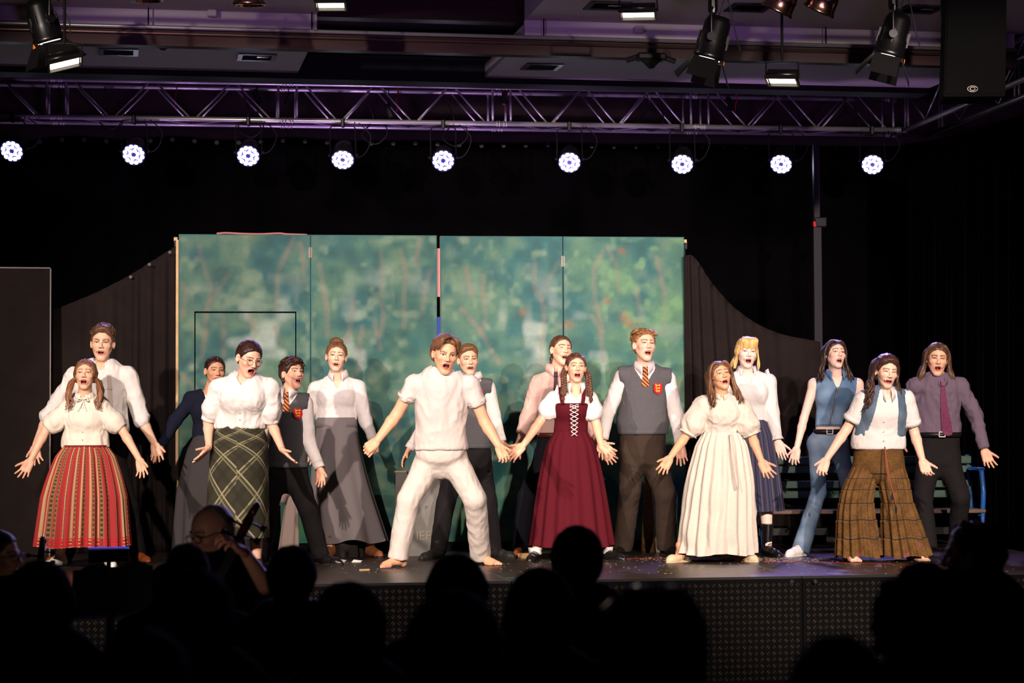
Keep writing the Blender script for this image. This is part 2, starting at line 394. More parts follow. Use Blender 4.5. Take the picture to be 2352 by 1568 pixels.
# ---------------- hair
def shell(h, t=.012, line=(-.02,.73), nape=-.05, ear=True, fringe=0, res=.0058, top=0, part=None, extra=None, amp=.003, freq=(90,14,60), seed=0, sides=0):
    fw = h.get('fw',1.0)
    f = Field((-.14,-.15,-.2), (.14,.18,.2), res)
    f.ell((0,.016,.030), (.074*fw+t,.094+t,.083+t), k=0)
    if sides: 
        for sx in (-1,1): f.cone((sx*.07*fw,.02,.01), (sx*.066*fw,.03,-.05), .02+sides, .012+sides, k=.02)
    if nape < -.04: f.cone((0,.05,-.01), (0,.062,nape), .062, .045, k=.03)
    if top: f.ell((0,-.01,.085), (.07,.085,.035+top), k=.03)
    # face opening
    f.half((0,line[0]-fringe,0), (0,1,line[1]), k=.012)
    f.half((0,0,nape), (0,0,1), k=.02)
    if ear:
        for sx in (-1,1): f.ell((sx*.085,.002,-.018), (.035,.028,.040), k=.008, op='cut')
    if part is not None: f.cone((part,-.10,.075), (part,.03,.125+t), .006, .003, k=.008, op='cut')
    if extra: extra(f)
    v, q = f.mesh(); n = vnormals(v, q)
    v = v+n*(amp*vnoise(v*np.array(freq)+seed))[:,None]; return v, q
def put_hair(P, h, T, parts, name='hair'):
    R, c, sc = h['R'], h['c'], h['sc']; vv, qq, k = [], [], 0
    for v, q in parts: vv.append(v); qq.append(q+k); k += len(v)
    v = np.concatenate(vv); v = (R@(v*sc).T).T+c
    o = mesh_obj(name, v, np.concatenate(qq), hair_mat(h['hairname'], h['hairc']), P.root, True); return o
def locks_long(n, L, wave=0., wf=30., spread=.02, front=.5, xs=(-1,1), r=.011, seed=1, part=0., ymin=-.055, inward=0, flick=0, volume=0., backlen=1.0, fw=1.0):
    """strands from the parting over the side of the skull and down; front: 0 falls behind, 1 in front of the shoulder"""
    g = np.random.default_rng(seed); out = []
    for sx in xs:
        for i in range(n):
            u = (i+.5)/n; y0 = ymin+.13*u; y0 += g.normal(0,.004)
            a = V(part+sx*.004, y0*.8, .112-1.2*max(0,abs(y0*.8-.01)-.01)**1.0*.5)
            b = V(sx*(.050+volume*.5)*fw, y0+.004, .095-.25*u*.1)
            c = V(sx*(.084+volume)*fw, y0*.75+.012, .03)
            d = V(sx*(.089+volume+g.normal(0,.003))*fw, y0*.55+.02, -.045)
            yy = (y0*.4+.03)*(1-front)+(-.045+.07*u)*front
            ll = L*(.80+.25*g.random())*(1 if u < .6 else backlen)
            e = V(sx*(.090+volume+spread*.6*g.random()-inward), yy, -.045-ll*.5); e2 = V(sx*(.088+volume+spread*g.random()-inward*1.6)+sx*flick, yy+g.normal(0,.008), -.045-ll)
            pts = np.array(spline([a,b,c,d,e,e2], 22)); tt = np.linspace(0,1,22); w = np.clip((tt-.45)/.55,0,1)*wave; ph = g.random()*6.3
            pts[:,0] += w*np.sin(-pts[:,2]*wf+ph); pts[:,1] += w*np.cos(-pts[:,2]*wf+ph)*.8
            rr = r*(.8+.4*g.random())*np.where(tt < .85, 1, 1-(tt-.85)/.15*.75); rr[0] *= .5
            out.append((pts, rr))
    return tubes_quads(out, 6)
def locks_on(h, n, y0, y1, fn, r=.007, seed=3, m=9):
    g = np.random.default_rng(seed); out = []
    for i in range(n):
        pts = np.array(spline(fn(g, (i+.5)/n), m)); tt = np.linspace(0,1,m); out.append((pts, r*(.7+.5*g.random())*np.sin(.25+tt*2.7)))
    return tubes_quads(out, 5)
def tube_r(pts, r, n=7, m=24):
    p = np.array(spline(pts, m)); rr = np.interp(np.linspace(0,1,m), np.linspace(0,1,len(r)), r); return tubes_quads([(p, rr)], n)
def braid(pts, r=.012, turns=7, m=60):
    p = np.array(spline(pts, m)); t = np.linspace(0,1,m); d = np.gradient(p, axis=0); d /= np.linalg.norm(d,axis=1,keepdims=True)
    u = np.cross(d, V(0,1,0)); u /= np.linalg.norm(u,axis=1,keepdims=True); w = np.cross(d,u); out = []
    env = np.where(t < .85, 1, 1-(t-.85)/.15*.6)
    for k in range(3):
        a = t*turns*2*math.pi+k*2.094; out.append((p+u*(np.sin(a)*r*.85*env)[:,None]+w*(np.sin(2*a)*r*.5*env)[:,None], r*.72*env))
    return tubes_quads(out, 6)
def hair_pulled(part=0., t=.010, bun=None, tail=None, line=(-.022,.72), amp=.0022):
    def go(P, h, T):
        ps = [shell(h, t, line=line, nape=-.06, ear=True, part=part, amp=amp, freq=(150,10,40))]
        if bun is not None: 
            f = Field((-.1,-.05,-.12), (.1,.2,.24), .006); f.ell(bun[0], bun[1], k=0); v, q = f.mesh(); n = vnormals(v,q); ps.append((v+n*(.003*vnoise(v*V(30,30,140)))[:,None], q))
        if tail: ps += tail
        put_hair(P, h, T, ps)
    return go
def hair_short(t=.016, quiff=.0, fringe=.0, messy=30, seed=4, line=(-.018,.74), nape=-.06, ear=True, lr=.008, fl=.03, sweep=0.3, sides=0, th0=-.80):
    def go(P, h, T):
        ps = [shell(h, t, line=line, nape=nape, ear=ear, fringe=fringe, top=quiff, amp=.005, freq=(45,30,45), seed=seed, sides=sides)]
        if messy:
            def fn(g, u):
                a = -1.25+2.5*g.random(); b = g.random(); R = V(.078+t, .096+t, .086+t+quiff*.6)
                th = th0+(1.05-th0)*b
                p = V(R[0]*math.sin(a)*math.cos(th), .014+R[1]*math.sin(th)*math.cos(a*.5), .03+R[2]*math.cos(th)*math.cos(a)); nn = nrm(p/R/R)
                dr = nrm(V(sweep+.35*g.normal(), -.9+.5*g.normal(), .25+.4*g.normal())); dr = nrm(dr-nn*np.dot(dr,nn))
                return [p-nn*.006-dr*fl*.4, p+nn*.003, p+dr*fl+nn*.001]
            ps.append(locks_on(h, messy, 0, 0, fn, r=lr, seed=seed))
        put_hair(P, h, T, ps)
    return go
# ---------------- hands
def hand(P, w, tip, thumb, palm=1, spread=.17, curl=.25, size=1.0, skin=(230,180,150), tcurl=.2, forearm=None, fist=False):
    """w wrist, tip direction target, thumb direction target (person frame); palm=1: palm toward the camera (-y)"""
    w = np.asarray(w); z = nrm(tip-w); t = thumb-w; t = nrm(t-z*np.dot(t,z)); n = np.cross(z, t)
    if n[1]*palm > 0: n = -n                              # n = palm normal; palm to camera means n.y<0
    s = size*.95; at3 = lambda x, y, zz: w+s*(t*x+n*y+z*zz)
    f = Field(w-V(.22,.22,.22)*1.0, w+V(.22,.22,.22), .0041)
    kn = [(.033,.088),(.0115,.093),(-.011,.089),(-.031,.080)]; L = [.070,.078,.072,.056]; r0 = [.0088,.0090,.0086,.0076]
    if forearm is not None: f.cone(w+nrm(forearm-w)*.06, at3(0,0,.012), .0285*s, .025*s, k=.01, flat=n, q=.82)
    for (x, zz) in kn: f.cone(at3(x*.62,0,.012), at3(x,0,zz-.004), .0165*s, .0125*s, k=.016, flat=n, q=.85)
    f.ell(at3(.026,.007,.040), V(.017,.014,.030)*s, np.stack([t,n,z]), k=.014)
    f.ell(at3(-.024,.006,.042), V(.012,.012,.032)*s, np.stack([t,n,z]), k=.014)
    for i, (x, zz) in enumerate(kn):
        a = spread*(1.6-i)*.75; d = nrm(t*math.sin(a)+z*math.cos(a)); p = at3(x,0,zz)
        cu = curl*(1+.12*i); segs = [.46,.30,.26]; r = r0[i]*s; ang = cu*.5
        for j, fr in enumerate(segs):
            dd = d*math.cos(ang)+n*math.sin(ang); p2 = p+dd*L[i]*fr*s
            f.cone(p, p2, r, r*.90, k=.006 if j else .009); p = p2; r *= .91; ang += cu*(1.05 if fist else .8)
    a = .75 if not fist else .35; d = nrm(t*math.sin(a)+z*math.cos(a)+n*.25); p = at3(.022,.006,.022); r = .0125*s; ang = 0
    for j, l in enumerate((.040,.034,.027)):
        dd = nrm(d*math.cos(ang)+(n*.5+z*.6-t*.35)*math.sin(ang)); p2 = p+dd*l*s; f.cone(p, p2, r, r*.86, k=.010 if j == 0 else .005); p = p2; r *= .86; ang += tcurl
    v, q = f.mesh(); C = np.tile(np.array(lin(skin)), (len(v),1)); C *= np.array([1,.93,.92])
    P.body.append((v, q, C))
# ---------------- person
def armhole(f, sh, sd, x0): f.cone(sh+V(sd*(.105+x0),0,-.012), sh+V(sd*.34,0,-.10), .105, .22, k=.006, op='cut')
class Person:
    def __init__(s, fx, fy, skin=(232,184,156), name='person', z=STG):
        s.w0 = onz(fx, fy, z); s.d0 = depth(s.w0); s.sc = FPX/s.d0
        s.root = empty(name, s.w0, -YAW); s.body = []; s.skin = skin; s.Rw = np.stack([R0, F0, V(0,0,1)])
    def L(s, p, off=0.0):
        """photo point and an offset toward the camera (m) -> person frame"""
        if len(p) == 3: off = p[2]
        return s.Rw@(at(p[0], p[1], s.d0-off)-s.w0)
    def fl(s, p):
        q = s.Rw@(onz(p[0], p[1], s.w0[2])-s.w0); q[2] = 0; return q
    def finish(s, label, cat='person'):
        v, q, C = joinm(s.body); mesh_obj('body', v, q, SKIN, s.root, True, cols=C); tag(s.root, label, cat); return s.root
    def pose(s, neck, sh, el, wr, waist, pel, kn, ft, lean=0., hipw=.076, drop=.036, inset=.020):
        """photo points; sh/el/wr/kn/ft pairs left,right in the photo. waist=(xl,xr,y)"""
        s.neck = s.L(neck, lean); s.sh = [s.L(p, lean) for p in sh]
        c = (s.sh[0]+s.sh[1])/2
        s.sh = [p+nrm(c-p)*inset-V(0,0,drop) for p in s.sh]
        s.el = [s.L(p) for p in el]; s.wr = [s.L(p) for p in wr]
        s.wc = s.L(((waist[0]+waist[1])/2, waist[2]), lean*.45); s.wr2 = (waist[1]-waist[0])/2/s.sc
        s.pel = s.L(pel); ex = nrm(s.sh[1]-s.sh[0]); s.ex = ex; s.hip = [s.pel-V(1,0,0)*hipw, s.pel+V(1,0,0)*hipw]
        s.ft = [s.fl(p) for p in ft]; s.kn = [s.L(p) for p in kn]
        s.an = [p+V(0,0,.085) for p in s.ft]
        s.chest = (s.sh[0]+s.sh[1])/2; s.cw = np.linalg.norm(s.sh[1]-s.sh[0])/2
    def torso(s, f, inf=0., ww=None, hw=None, bust=0, q=.66, low=True, chestk=1.0, up=True):
        """torso shapes into a field"""
        ch = s.chest; ww = (s.wr2-.014 if ww is None else ww)+inf; hw = (.155 if hw is None else hw)+inf; cw = s.cw*chestk
        ey = nrm(np.cross(s.ex, s.wc-ch)); fl = V(0,1,0) if abs(ey[1]) < .5 else ey
        mid = ch*.62+s.wc*.38
        f.cone(ch-V(0,0,.045), mid, cw*.80+inf, (cw*.80+ww)/2*1.0+inf*.5, k=.03, flat=fl, q=q)
        f.cone(mid, s.wc, (cw*.80+ww)/2+inf*.5, ww, k=.03, flat=fl, q=q)
        if low: f.cone(s.wc, s.pel, ww, hw, k=.04, flat=fl, q=q*.90)
        for i in (0,1):
            if up:
                f.cone(s.neck-V(0,0,.032), s.sh[i], .044+inf*.8, .040+inf*.9, k=.035)
            if bust: f.ell(ch*.70+s.wc*.30+V((-1,1)[i]*cw*.42, -(cw*.80*q)*.62-inf*.5, .0), V(.062,.060,.064)*(.72+.22*bust)+inf*.8, k=.075)
    def limbs_body(s, arm=(.040,.034,.0235), leg=(.078,.052,.034), hw=None, ww=None, bust=0, res=.0125, arms=(1,1), legs=True, q=.66):
        pts = [s.neck, *s.sh, *s.el, *s.wr, s.pel, s.wc]+(s.kn+s.an if legs else [])
        lo = np.min(pts,0)-.2; hi = np.max(pts,0)+.2
        f = Field(lo, hi, res); s.torso(f, 0, ww, hw, bust, q)
        for i in (0,1):
            if arms[i]:
                f.ell(s.sh[i], V(.043,.045,.043)*(arm[0]/.04), k=.03)
                f.cone(s.sh[i], s.el[i], arm[0]*1.08, arm[1], k=.02); mid = s.el[i]*.72+s.wr[i]*.28
                f.cone(s.el[i], mid, arm[1], arm[1]*1.04, k=.015); f.cone(mid, s.wr[i], arm[1]*1.03, arm[2], k=.015)
            if legs:
                f.cone(s.hip[i], s.kn[i], leg[0], leg[1], k=.04); m2 = s.kn[i]*.7+s.an[i]*.3+V(0,.012,0)
                f.cone(s.kn[i], m2, leg[1], leg[1]*1.02, k=.02); f.cone(m2, s.an[i], leg[1], leg[2], k=.02)
        v, q = f.mesh(); s.body.append((v, q, np.tile(np.array(lin(s.skin)), (len(v),1))))
    def cloth(s, name, f, m, amp=.004, fr=14, seed=0, parent=None, an=(1,1,.55), amp2=.5, label=None):
        v, q = f.mesh(); n = vnormals(v, q); A = np.array(an)
        w = .5*np.stack([vnoise(v*5+seed), vnoise(v*5+seed+7), vnoise(v*5+seed+13)], 1)
        d = amp*(ridge(v*fr*A+w+seed)*.7+amp2*ridge(v*fr*2.3*A+w*1.5+seed+9))
        v = v+n*d[:,None]; o = mesh_obj(name, v, q, m, parent or s.root, True)
        if label: o['label'] = label
        return o
    def shirt(s, m, slv=(2,2), inf=.012, sinf=(.016,.014), hem=None, bust=0, ww=None, neckr=.062, neckd=.02, name='shirt', puff=0, res=.009, blouse=0., arm=(.042,.036,.026), amp=.010, fr=13, seed=0, arms=(1,1), hw=None, cuff=None, q=.66, vneck=0, up=True, chestk=1.0, an=(1,1,.55), sleeveless=False):
        """slv: sleeve length per arm, 1 = elbow, 2 = wrist"""
        pts = [s.neck, *s.sh, *s.el, *s.wr, s.pel, s.wc]; lo = np.min(pts,0)-.2; hi = np.max(pts,0)+.2
        f = Field(lo, hi, res); s.torso(f, inf, ww, hw, bust, q, low=(hem is None or hem < s.wc[2]-.01), up=up, chestk=chestk)
        if blouse: f.cone(s.wc+V(0,0,.035), s.wc+V(0,0,.02), s.wr2+blouse, s.wr2+blouse, k=.03, flat=V(0,1,0), q=q)
        hz = s.wc[2] if hem is None else hem
        f.half((0,0,hz), (0,0,1))
        for i in (0,1):
            if not arms[i]: continue
            t = slv[i]; a0 = arm[0]+sinf[0]; S0 = s.sh[i]; s.sh[i] = S0+(s.el[i]-S0)*.07-V(0,0,.016)
            f.ell(S0-V(0,0,.004), V(.038,.042,.036)*(arm[0]/.042)+inf, k=.035)
            if t <= 1:
                e = s.sh[i]*(1-t)+s.el[i]*t
                if puff: f.cone(s.sh[i], s.sh[i]*.35+e*.65, a0+puff*.7, a0+puff, k=.02); f.cone(s.sh[i]*.35+e*.65, e, a0+puff, arm[1]+sinf[1], k=.02, capb=True)
                else: f.cone(s.sh[i], e, a0, arm[1]+sinf[1]+(arm[0]-arm[1])*(1-t), k=.02, capb=True)
            else:
                f.cone(s.sh[i], s.el[i], a0+puff*.5, arm[1]+sinf[1]+puff, k=.02); e = s.el[i]*(2-t)+s.wr[i]*(t-1)
                f.cone(s.el[i], e, arm[1]+sinf[1]+puff, (arm[2]*(t-1)+arm[1]*(2-t))+sinf[1]*.6+puff*.2, k=.02, capb=True)
            s.sh[i] = S0
        if sleeveless:
            for i in (0,1):
                armhole(f, s.sh[i], (-1,1)[i], -.022)
        f.cone(s.neck-V(0,.006,neckd), s.neck+V(0,-.01,.16), neckr, neckr*1.15, k=.008, op='cut')
        if vneck: 
            p = s.neck+V(0,-.07,-.01); f.cone(p-V(0,.02,vneck), p+V(0,0,.05), .010, .055, k=.01, op='cut')
        o = s.cloth(name, f, m, amp, fr, seed, an=an)
        if cuff:
            for i in (0,1):
                if not arms[i]: continue
                t = slv[i]
                if t <= 1: e = s.sh[i]*(1-t)+s.el[i]*t; d = nrm(s.el[i]-s.sh[i]); r = arm[1]+sinf[1]+(arm[0]-arm[1])*(1-t)+.003
                else: e = s.el[i]*(2-t)+s.wr[i]*(t-1); d = nrm(s.wr[i]-s.el[i]); r = (arm[2]*(t-1)+arm[1]*(2-t))+sinf[1]*.6+.003
                s.ring('cuff', e, d, r, cuff, m, o)
        return o
    def ring(s, name, e, d, r, w, m, parent, th=.004, flare=1.0, n=26, q=1.0, fl=None, wav=0., nw=9):
        """short tube around direction d ending at e"""
        u = nrm(np.cross(d, V(0,0,1) if abs(d[2]) < .9 else V(1,0,0))) if fl is None else nrm(fl); x = nrm(np.cross(d,u))
        prof = [(r, -w), (r+th, -w), (r*flare+th, .004), (r*flare, .004)]; P = []
        for rr, zz in prof:
            for k in range(n):
                a = 2*math.pi*k/n; ww = 1+wav*math.sin(nw*a)*(1 if zz > 0 else .2); P.append(e+d*zz+(u*math.cos(a)*q+x*math.sin(a))*rr*ww)
        F = [(i*n+k, i*n+(k+1)%n, ((i+1)%4)*n+(k+1)%n, ((i+1)%4)*n+k) for i in range(4) for k in range(n)]
        return mesh_obj(name, P, np.array(F), m, parent, True)
    def vest(s, m, hem, inf=.024, bust=0, ww=None, vn=.115, name='knit_vest', res=.009, seed=3, q=.66):
        pts = [s.neck, *s.sh, s.pel, s.wc]; lo = np.min(pts,0)-.2; hi = np.max(pts,0)+.2
        f = Field(lo, hi, res); s.torso(f, inf, ww, None, bust, q)
        f.half((0,0,hem), (0,0,1))
        for i in (0,1):
            f.ell(s.sh[i]-V(0,0,.0), V(.048,.052,.048)+inf, k=.03)
            armhole(f, s.sh[i], (-1,1)[i], .004)
        f.cone(s.neck-V(0,-.01,.02), s.neck+V(0,-.01,.16), .066, .075, k=.008, op='cut')
        a = s.neck+V(0,-.075,.03); b = s.neck+V(0,-.12,-vn)
        for t in np.linspace(0,1,16):
            p = a*(1-t)+b*t; f.cone(p+V(0,.03,0), p-V(0,.14,0), .082*(1-t)+.006, .082*(1-t)+.006, k=.004, op='cut')
        o = s.cloth(name, f, m, .0035, 11, seed)
        s.ring('rib_hem', V(s.wc[0]*.5+s.pel[0]*.5, s.wc[1]*.5+s.pel[1]*.5, hem+.03) if False else s.at_hem(hem, inf), V(0,0,-1), s.hem_r(hem, ww)+inf+.001, .035, m, o, fl=V(0,1,0), q=q*1.04, n=40)
        return o
    def at_hem(s, hem, inf): 
        t = (s.wc[2]-hem)/max(.01, s.wc[2]-s.pel[2]); t = min(max(t,0),1.2); p = s.wc*(1-t)+s.pel*t; p[2] = hem; return p
    def hem_r(s, hem, ww):
        t = (s.wc[2]-hem)/max(.01, s.wc[2]-s.pel[2]); t = min(max(t,0),1); return (s.wr2-.014 if ww is None else ww)*(1-t)+.155*t
    def trousers(s, m, inf=.014, top=None, leg=(.084,.060,.052), end=(.055,.055), hw=None, ww=None, name='trousers', res=.0108, amp=.005, fr=11, seed=5, flare=0., q=.60):
        pts = [s.wc, s.pel, *s.kn, *s.ft]; lo = np.min(pts,0)-.2; hi = np.max(pts,0)+.22
        f = Field(lo, hi, res); hw = (.155 if hw is None else hw)+inf; ww = (s.wr2-.014 if ww is None else ww)+inf
        f.cone(s.wc, s.pel, ww, hw, k=.03, flat=V(0,1,0), q=q*1.05)
        for i in (0,1):
            f.cone(s.hip[i]-V(0,0,.02), s.kn[i], leg[0]+inf, leg[1]+inf, k=.03)
            f.ell(s.hip[i]+V(0,.02,.0), V(.080,.10,.085)+inf*.6, k=.03)
            e = s.ft[i]+V(0,.012,end[i]); f.cone(s.kn[i], e, leg[1]+inf, leg[2]+inf+flare, k=.02, capb=True)
        f.half((0,0,s.wc[2] if top is None else top), (0,0,-1))
        return s.cloth(name, f, m, amp, fr, seed, an=(1,1,.5))
    def loft(s, name, cs, rs, m, n=120, rows=34, pleats=0, amp=0., pw=1.0, noise=.0, uvs=(1,1), q=.75, wavy=0., parent=None, prof=None, pvar=.35, top0=.0, seed=1, tiers=None, close=False, sharp=1.0):
        """cs: control centres (top..hem), rs: half widths; pleats fade in downward"""
        C = np.array(spline(cs, rows)); Rr = np.interp(np.linspace(0,1,rows), np.linspace(0,1,len(rs)) if prof is None else prof, rs)
        g = np.random.default_rng(seed); th = 2*math.pi*np.arange(n+1)/n; t = np.linspace(0,1,rows)
        ph = sum(g.normal()*pvar*np.sin(k*th+g.random()*6.28) for k in (1,2,3)); w = np.sin(pleats*th+ph*2)
        w = np.sign(w)*np.abs(w)**sharp
        VV = np.zeros((rows, n+1, 3)); UV = np.zeros((rows, n+1, 2))
        for i in range(rows):
            a = amp*(top0+(1-top0)*t[i]**pw); r = Rr[i]*(1+a*w)+a*0
            if tiers:
                for tz in tiers: r = r*(1+.035*math.exp(-((t[i]-tz-.012)/.010)**2)-.03*math.exp(-((t[i]-tz+.01)/.012)**2))
            VV[i,:,0] = C[i,0]+r*np.sin(th); VV[i,:,1] = C[i,1]-r*np.cos(th)*q; VV[i,:,2] = C[i,2]+wavy*t[i]**3*np.sin(5*th+1)*1.0
            UV[i,:,0] = th/(2*math.pi)*uvs[0]; UV[i,:,1] = t[i]*uvs[1]
        v = VV.reshape(-1,3)
        if noise: 
            v[:,:2] += (noise*np.repeat(t,n+1)*ridge(v*V(9,9,4)+seed))[:,None]*nrm(V(1,1,0))[:2]
        i = np.arange(rows-1)[:,None]*(n+1); k = np.arange(n)[None,:]; f = np.stack([i+k, i+n+1+k, i+n+2+k, i+k+1], -1).reshape(-1,4)
        return mesh_obj(name, v, f, m, parent or s.root, True, uv=UV.reshape(-1,2))
    def shoe(s, i, yaw, m, kind='shoe', L=.27, sole=None, lace=None, name='shoe', high=.0, wid=1.0):
        """foot i; yaw: 0 toes to the camera, + toward photo right"""
        a = math.radians(yaw); d = V(math.sin(a), -math.cos(a), 0); x = V(math.cos(a), math.sin(a), 0); o = s.ft[i]
        A = lambda u, fw_, z: o+x*u*wid+d*fw_+V(0,0,z)
        f = Field(o-V(.3,.3,.03), o+V(.3,.3,.34), 0.0074 if kind != 'bare' else .0055); T = L-.07
        if kind == 'bare':
            f.cone(A(0,-.045,.032), A(0,.0,.055), .032, .038, k=.02); f.cone(A(0,.0,.06), A(0,.02,.13), .036, .034, k=.02)
            f.cone(A(0,.01,.055), A(.0,T*.62,.026), .036, .027, k=.02); f.cone(A(.02,T*.5,.02), A(.026,T*.78,.017), .022, .018, k=.02); f.cone(A(-.02,T*.4,.018), A(-.028,T*.66,.015), .02, .015, k=.02)
            for j in range(5):
                u = .030-.0155*j; r = .0125-.0012*j; b = T*(.84-.045*j-.01*j*j*.6); f.cone(A(u,b-.02,.016), A(u*1.05,b+.012-.002*j,r), r, r*.9, k=.006)
            f.half((0,0,0), (0,0,1)); v, q = f.mesh(); C = np.tile(np.array(lin(s.skin)), (len(v),1))*np.array([1,.92,.9]); s.body.append((v, q, C)); return
        low = kind == 'flat'
        if low: s.shoe(i, yaw, None, 'bare', L=L-.03, wid=.86)
        f.cone(A(0,-.045,.034), A(0,.0,.045), .034, .036, k=.02)
        if not low:
            f.cone(A(0,.0,.055), A(0,T*.45,.042), .040, .034, k=.025); f.cone(A(0,-.02,.06), A(0,.0,.105+high), .036, .040+high*.06, k=.02, capb=True)
        f.cone(A(0,T*.2,.030), A(.004,T*.82,.024), .036, .036, k=.02); f.cone(A(.002,T*.75,.022), A(.004,T,.018), .034, .024, k=.02)
        if low: f.ell(A(0,.0,.075), V(.040,.085,.042), np.stack([x,d,V(0,0,1)]), k=.008, op='cut')
        f.half((0,0,.004), (0,0,1)); v, q = f.mesh(); ob = mesh_obj(name, v, q, m, s.root, True)
        b = MB(); out = [(.0,-.082),(.028,-.074),(.036,-.04),(.030,.0),(.038,T*.55),(.040,T*.78),(.026,T+.016),(.004,T+.026),(-.02,T+.014),(-.036,T*.78),(-.034,T*.5),(-.028,0),(-.036,-.04),(-.028,-.074)]
        b.poly([A(u,w_,0.0) for u, w_ in out], .016, V(0,0,1)); b.obj('sole', sole or mat('shoe_sole', (30,24,20), rough=.7), ob)
        if lace:
            b = MB()
            for j in range(4): 
                zz = .092-.013*j+high*.25*(1-j/3); ff = .025+.022*j; b.tube([A(-.022,ff,zz-.006), A(0,ff+.004,zz+.004), A(.022,ff,zz-.006)], .0028, 5)
            b.obj('laces', lace, ob, True)
        return ob
    def front_y(s, x, z, f=None):
        """approximate y of the clothed front of the torso"""
        ch, w = s.chest, s.wc; t = np.clip((ch[2]-z)/(ch[2]-w[2]+1e-6), 0, 1); c = ch*(1-t)+w*t; r = s.cw*.80*(1-t)+s.wr2*t
        u = (x-c[0])/(r+1e-6); return c[1]-r*.66*math.sqrt(max(.05, 1-u*u))
    def strip(s, name, path, wd, m, off=.02, th=.004, parent=None, n=14, lean=None):
        """ribbon laid on the front of the torso: path [(x,z,width_scale)]"""
        P = []; pts = spline([V(p[0], p[1], p[2]) for p in path], n)
        for p in pts:
            for sx in (-1,1):
                x = p[0]+sx*wd*.5*p[2]; P.append(V(x, s.front_y(x, p[1])-off, p[1]))
        P2 = [p+V(0,th,0) for p in P]; k = len(P); F = []
        for i in range(n-1):
            a = 2*i; F += [(a,a+1,a+3,a+2), (k+a,k+a+2,k+a+3,k+a+1), (a,a+2,k+a+2,k+a), (a+1,k+a+1,k+a+3,a+3)]
        F += [(0,k,k+1,1), (2*n-2,2*n-1,k+2*n-1,k+2*n-2)]
        return mesh_obj(name, P, np.array(F), m, parent or s.root, True)
    def collar(s, m, r=.062, h=.050, parent=None, gap=.018, pt=.05, dz=.026, spread=1.0, frill=0., name='collar'):
        """fold-down collar: a ring around the neck open at the front with two points"""
        n = 40; P = []; c = s.neck+V(0,0,dz); rows = [(r*.98, -.01), (r, h*.75), (r*1.10, h*.88), (r*1.28, h*.30), (r*1.42, -h*.30)]
        for (rr, z) in rows:
            for k in range(n):
                a = math.radians(gap*1000/2)+ (2*math.pi-2*math.radians(gap*1000/2))*k/(n-1)   # 0 = front
                fr = max(0, math.cos(a)); ex = pt*fr**6 if z <= h*.35 and rr > r*1.1 else 0
                wv = 1+frill*math.sin(k*2.2)*(1 if rr > r*1.05 else .3)
                P.append(c+V(math.sin(a)*rr*wv*(1+.25*fr**6*(spread-1)), -math.cos(a)*rr*wv*1.02-.004-ex*.75, z-ex*(1.15 if z < 0 else .5)-fr*.016))
        F = [(i*n+k, i*n+k+1, (i+1)*n+k+1, (i+1)*n+k) for i in range(len(rows)-1) for k in range(n-1)]
        o = mesh_obj(name, P, np.array(F), m, parent or s.root, True)
        md = o.modifiers.new('thick', 'SOLIDIFY'); md.thickness = .0025; return o
    def tie(s, m, length, w=.075, off=.03, knot=True, dx=0., z0=-.03, parent=None):
        x, z = s.neck[0], s.neck[2]+z0; L = length
        o = s.strip('necktie', [(x, z, .38), (x+dx*.3, z-L*.45, .72), (x+dx*.9, z-L*.92, 1.0), (x+dx, z-L*1.0, .12)], w, m, off=off, th=.006, n=18, parent=parent)
        b = MB(); y = s.front_y(x, z)-off; pr = [(-.020,.016),(.020,.016),(.012,-.022),(-.012,-.022)]
        b.poly([V(x+p[0], y-.014, z+p[1]+.006) for p in pr], .022, V(0,1,0)); b.obj('tie_knot', m, o); return o
    def badge(s, x, z, w=.07, off=.03):
        red = mat('badge_red', (196,30,34), rough=.6); gold = mat('badge_gold', (236,196,84), rough=.5)
        y = s.front_y(x, z)-off; h = w*1.2; out = [(-.5,.5),(.5,.5),(.5,-.1),(.38,-.36),(.0,-.55),(-.38,-.36),(-.5,-.1)]
        sl = (s.front_y(x+.03, z)-s.front_y(x-.03, z))/.06
        pp = lambda u, t, e=0: V(x+u*w, y+sl*u*w-e, z+t*h)
        b = MB(); b.poly([pp(u, t) for u, t in out], .004, V(0,1,0)); o = b.obj('badge', red, s.root)
        for k, zz in enumerate((.30, .04, -.22)):       # three walking lions
            b = MB(); S = .92-.12*k
            bodyl = [(-.30,.02),(-.18,.07),(.10,.06),(.20,.12),(.30,.10),(.31,.02),(.22,-.01),(.24,-.10),(.18,-.10),(.14,-.02),(-.10,-.02),(-.12,-.10),(-.18,-.10),(-.20,-.02),(-.27,-.10),(-.32,-.10),(-.27,-.02)]
            b.poly([pp(u*S, zz+t*.85, .005) for u, t in bodyl], .003, V(0,1,0))
            b.tube([pp(-.29*S, zz+.02, .004), pp(-.37*S, zz+.09, .004), pp(-.28*S, zz+.13, .004), pp(-.20*S, zz+.11, .004)], .0022, 4)
            b.obj('lion', gold, o)
        return o
    def buttons(s, zs, m, x=None, off=.018, parent=None, r=.0045):
        for z in zs:
            xx = s.neck[0]*.3+s.wc[0]*.7 if x is None else x; b = MB(); y = s.front_y(xx, z)-off
            b.lathe([(.0005,-.001),(r,-.001),(r,.002),(.0005,.003)], 8, Matrix.Translation((xx,y,z))@Matrix.Rotation(math.pi/2,4,'X')); b.obj('button', m, parent or s.root)
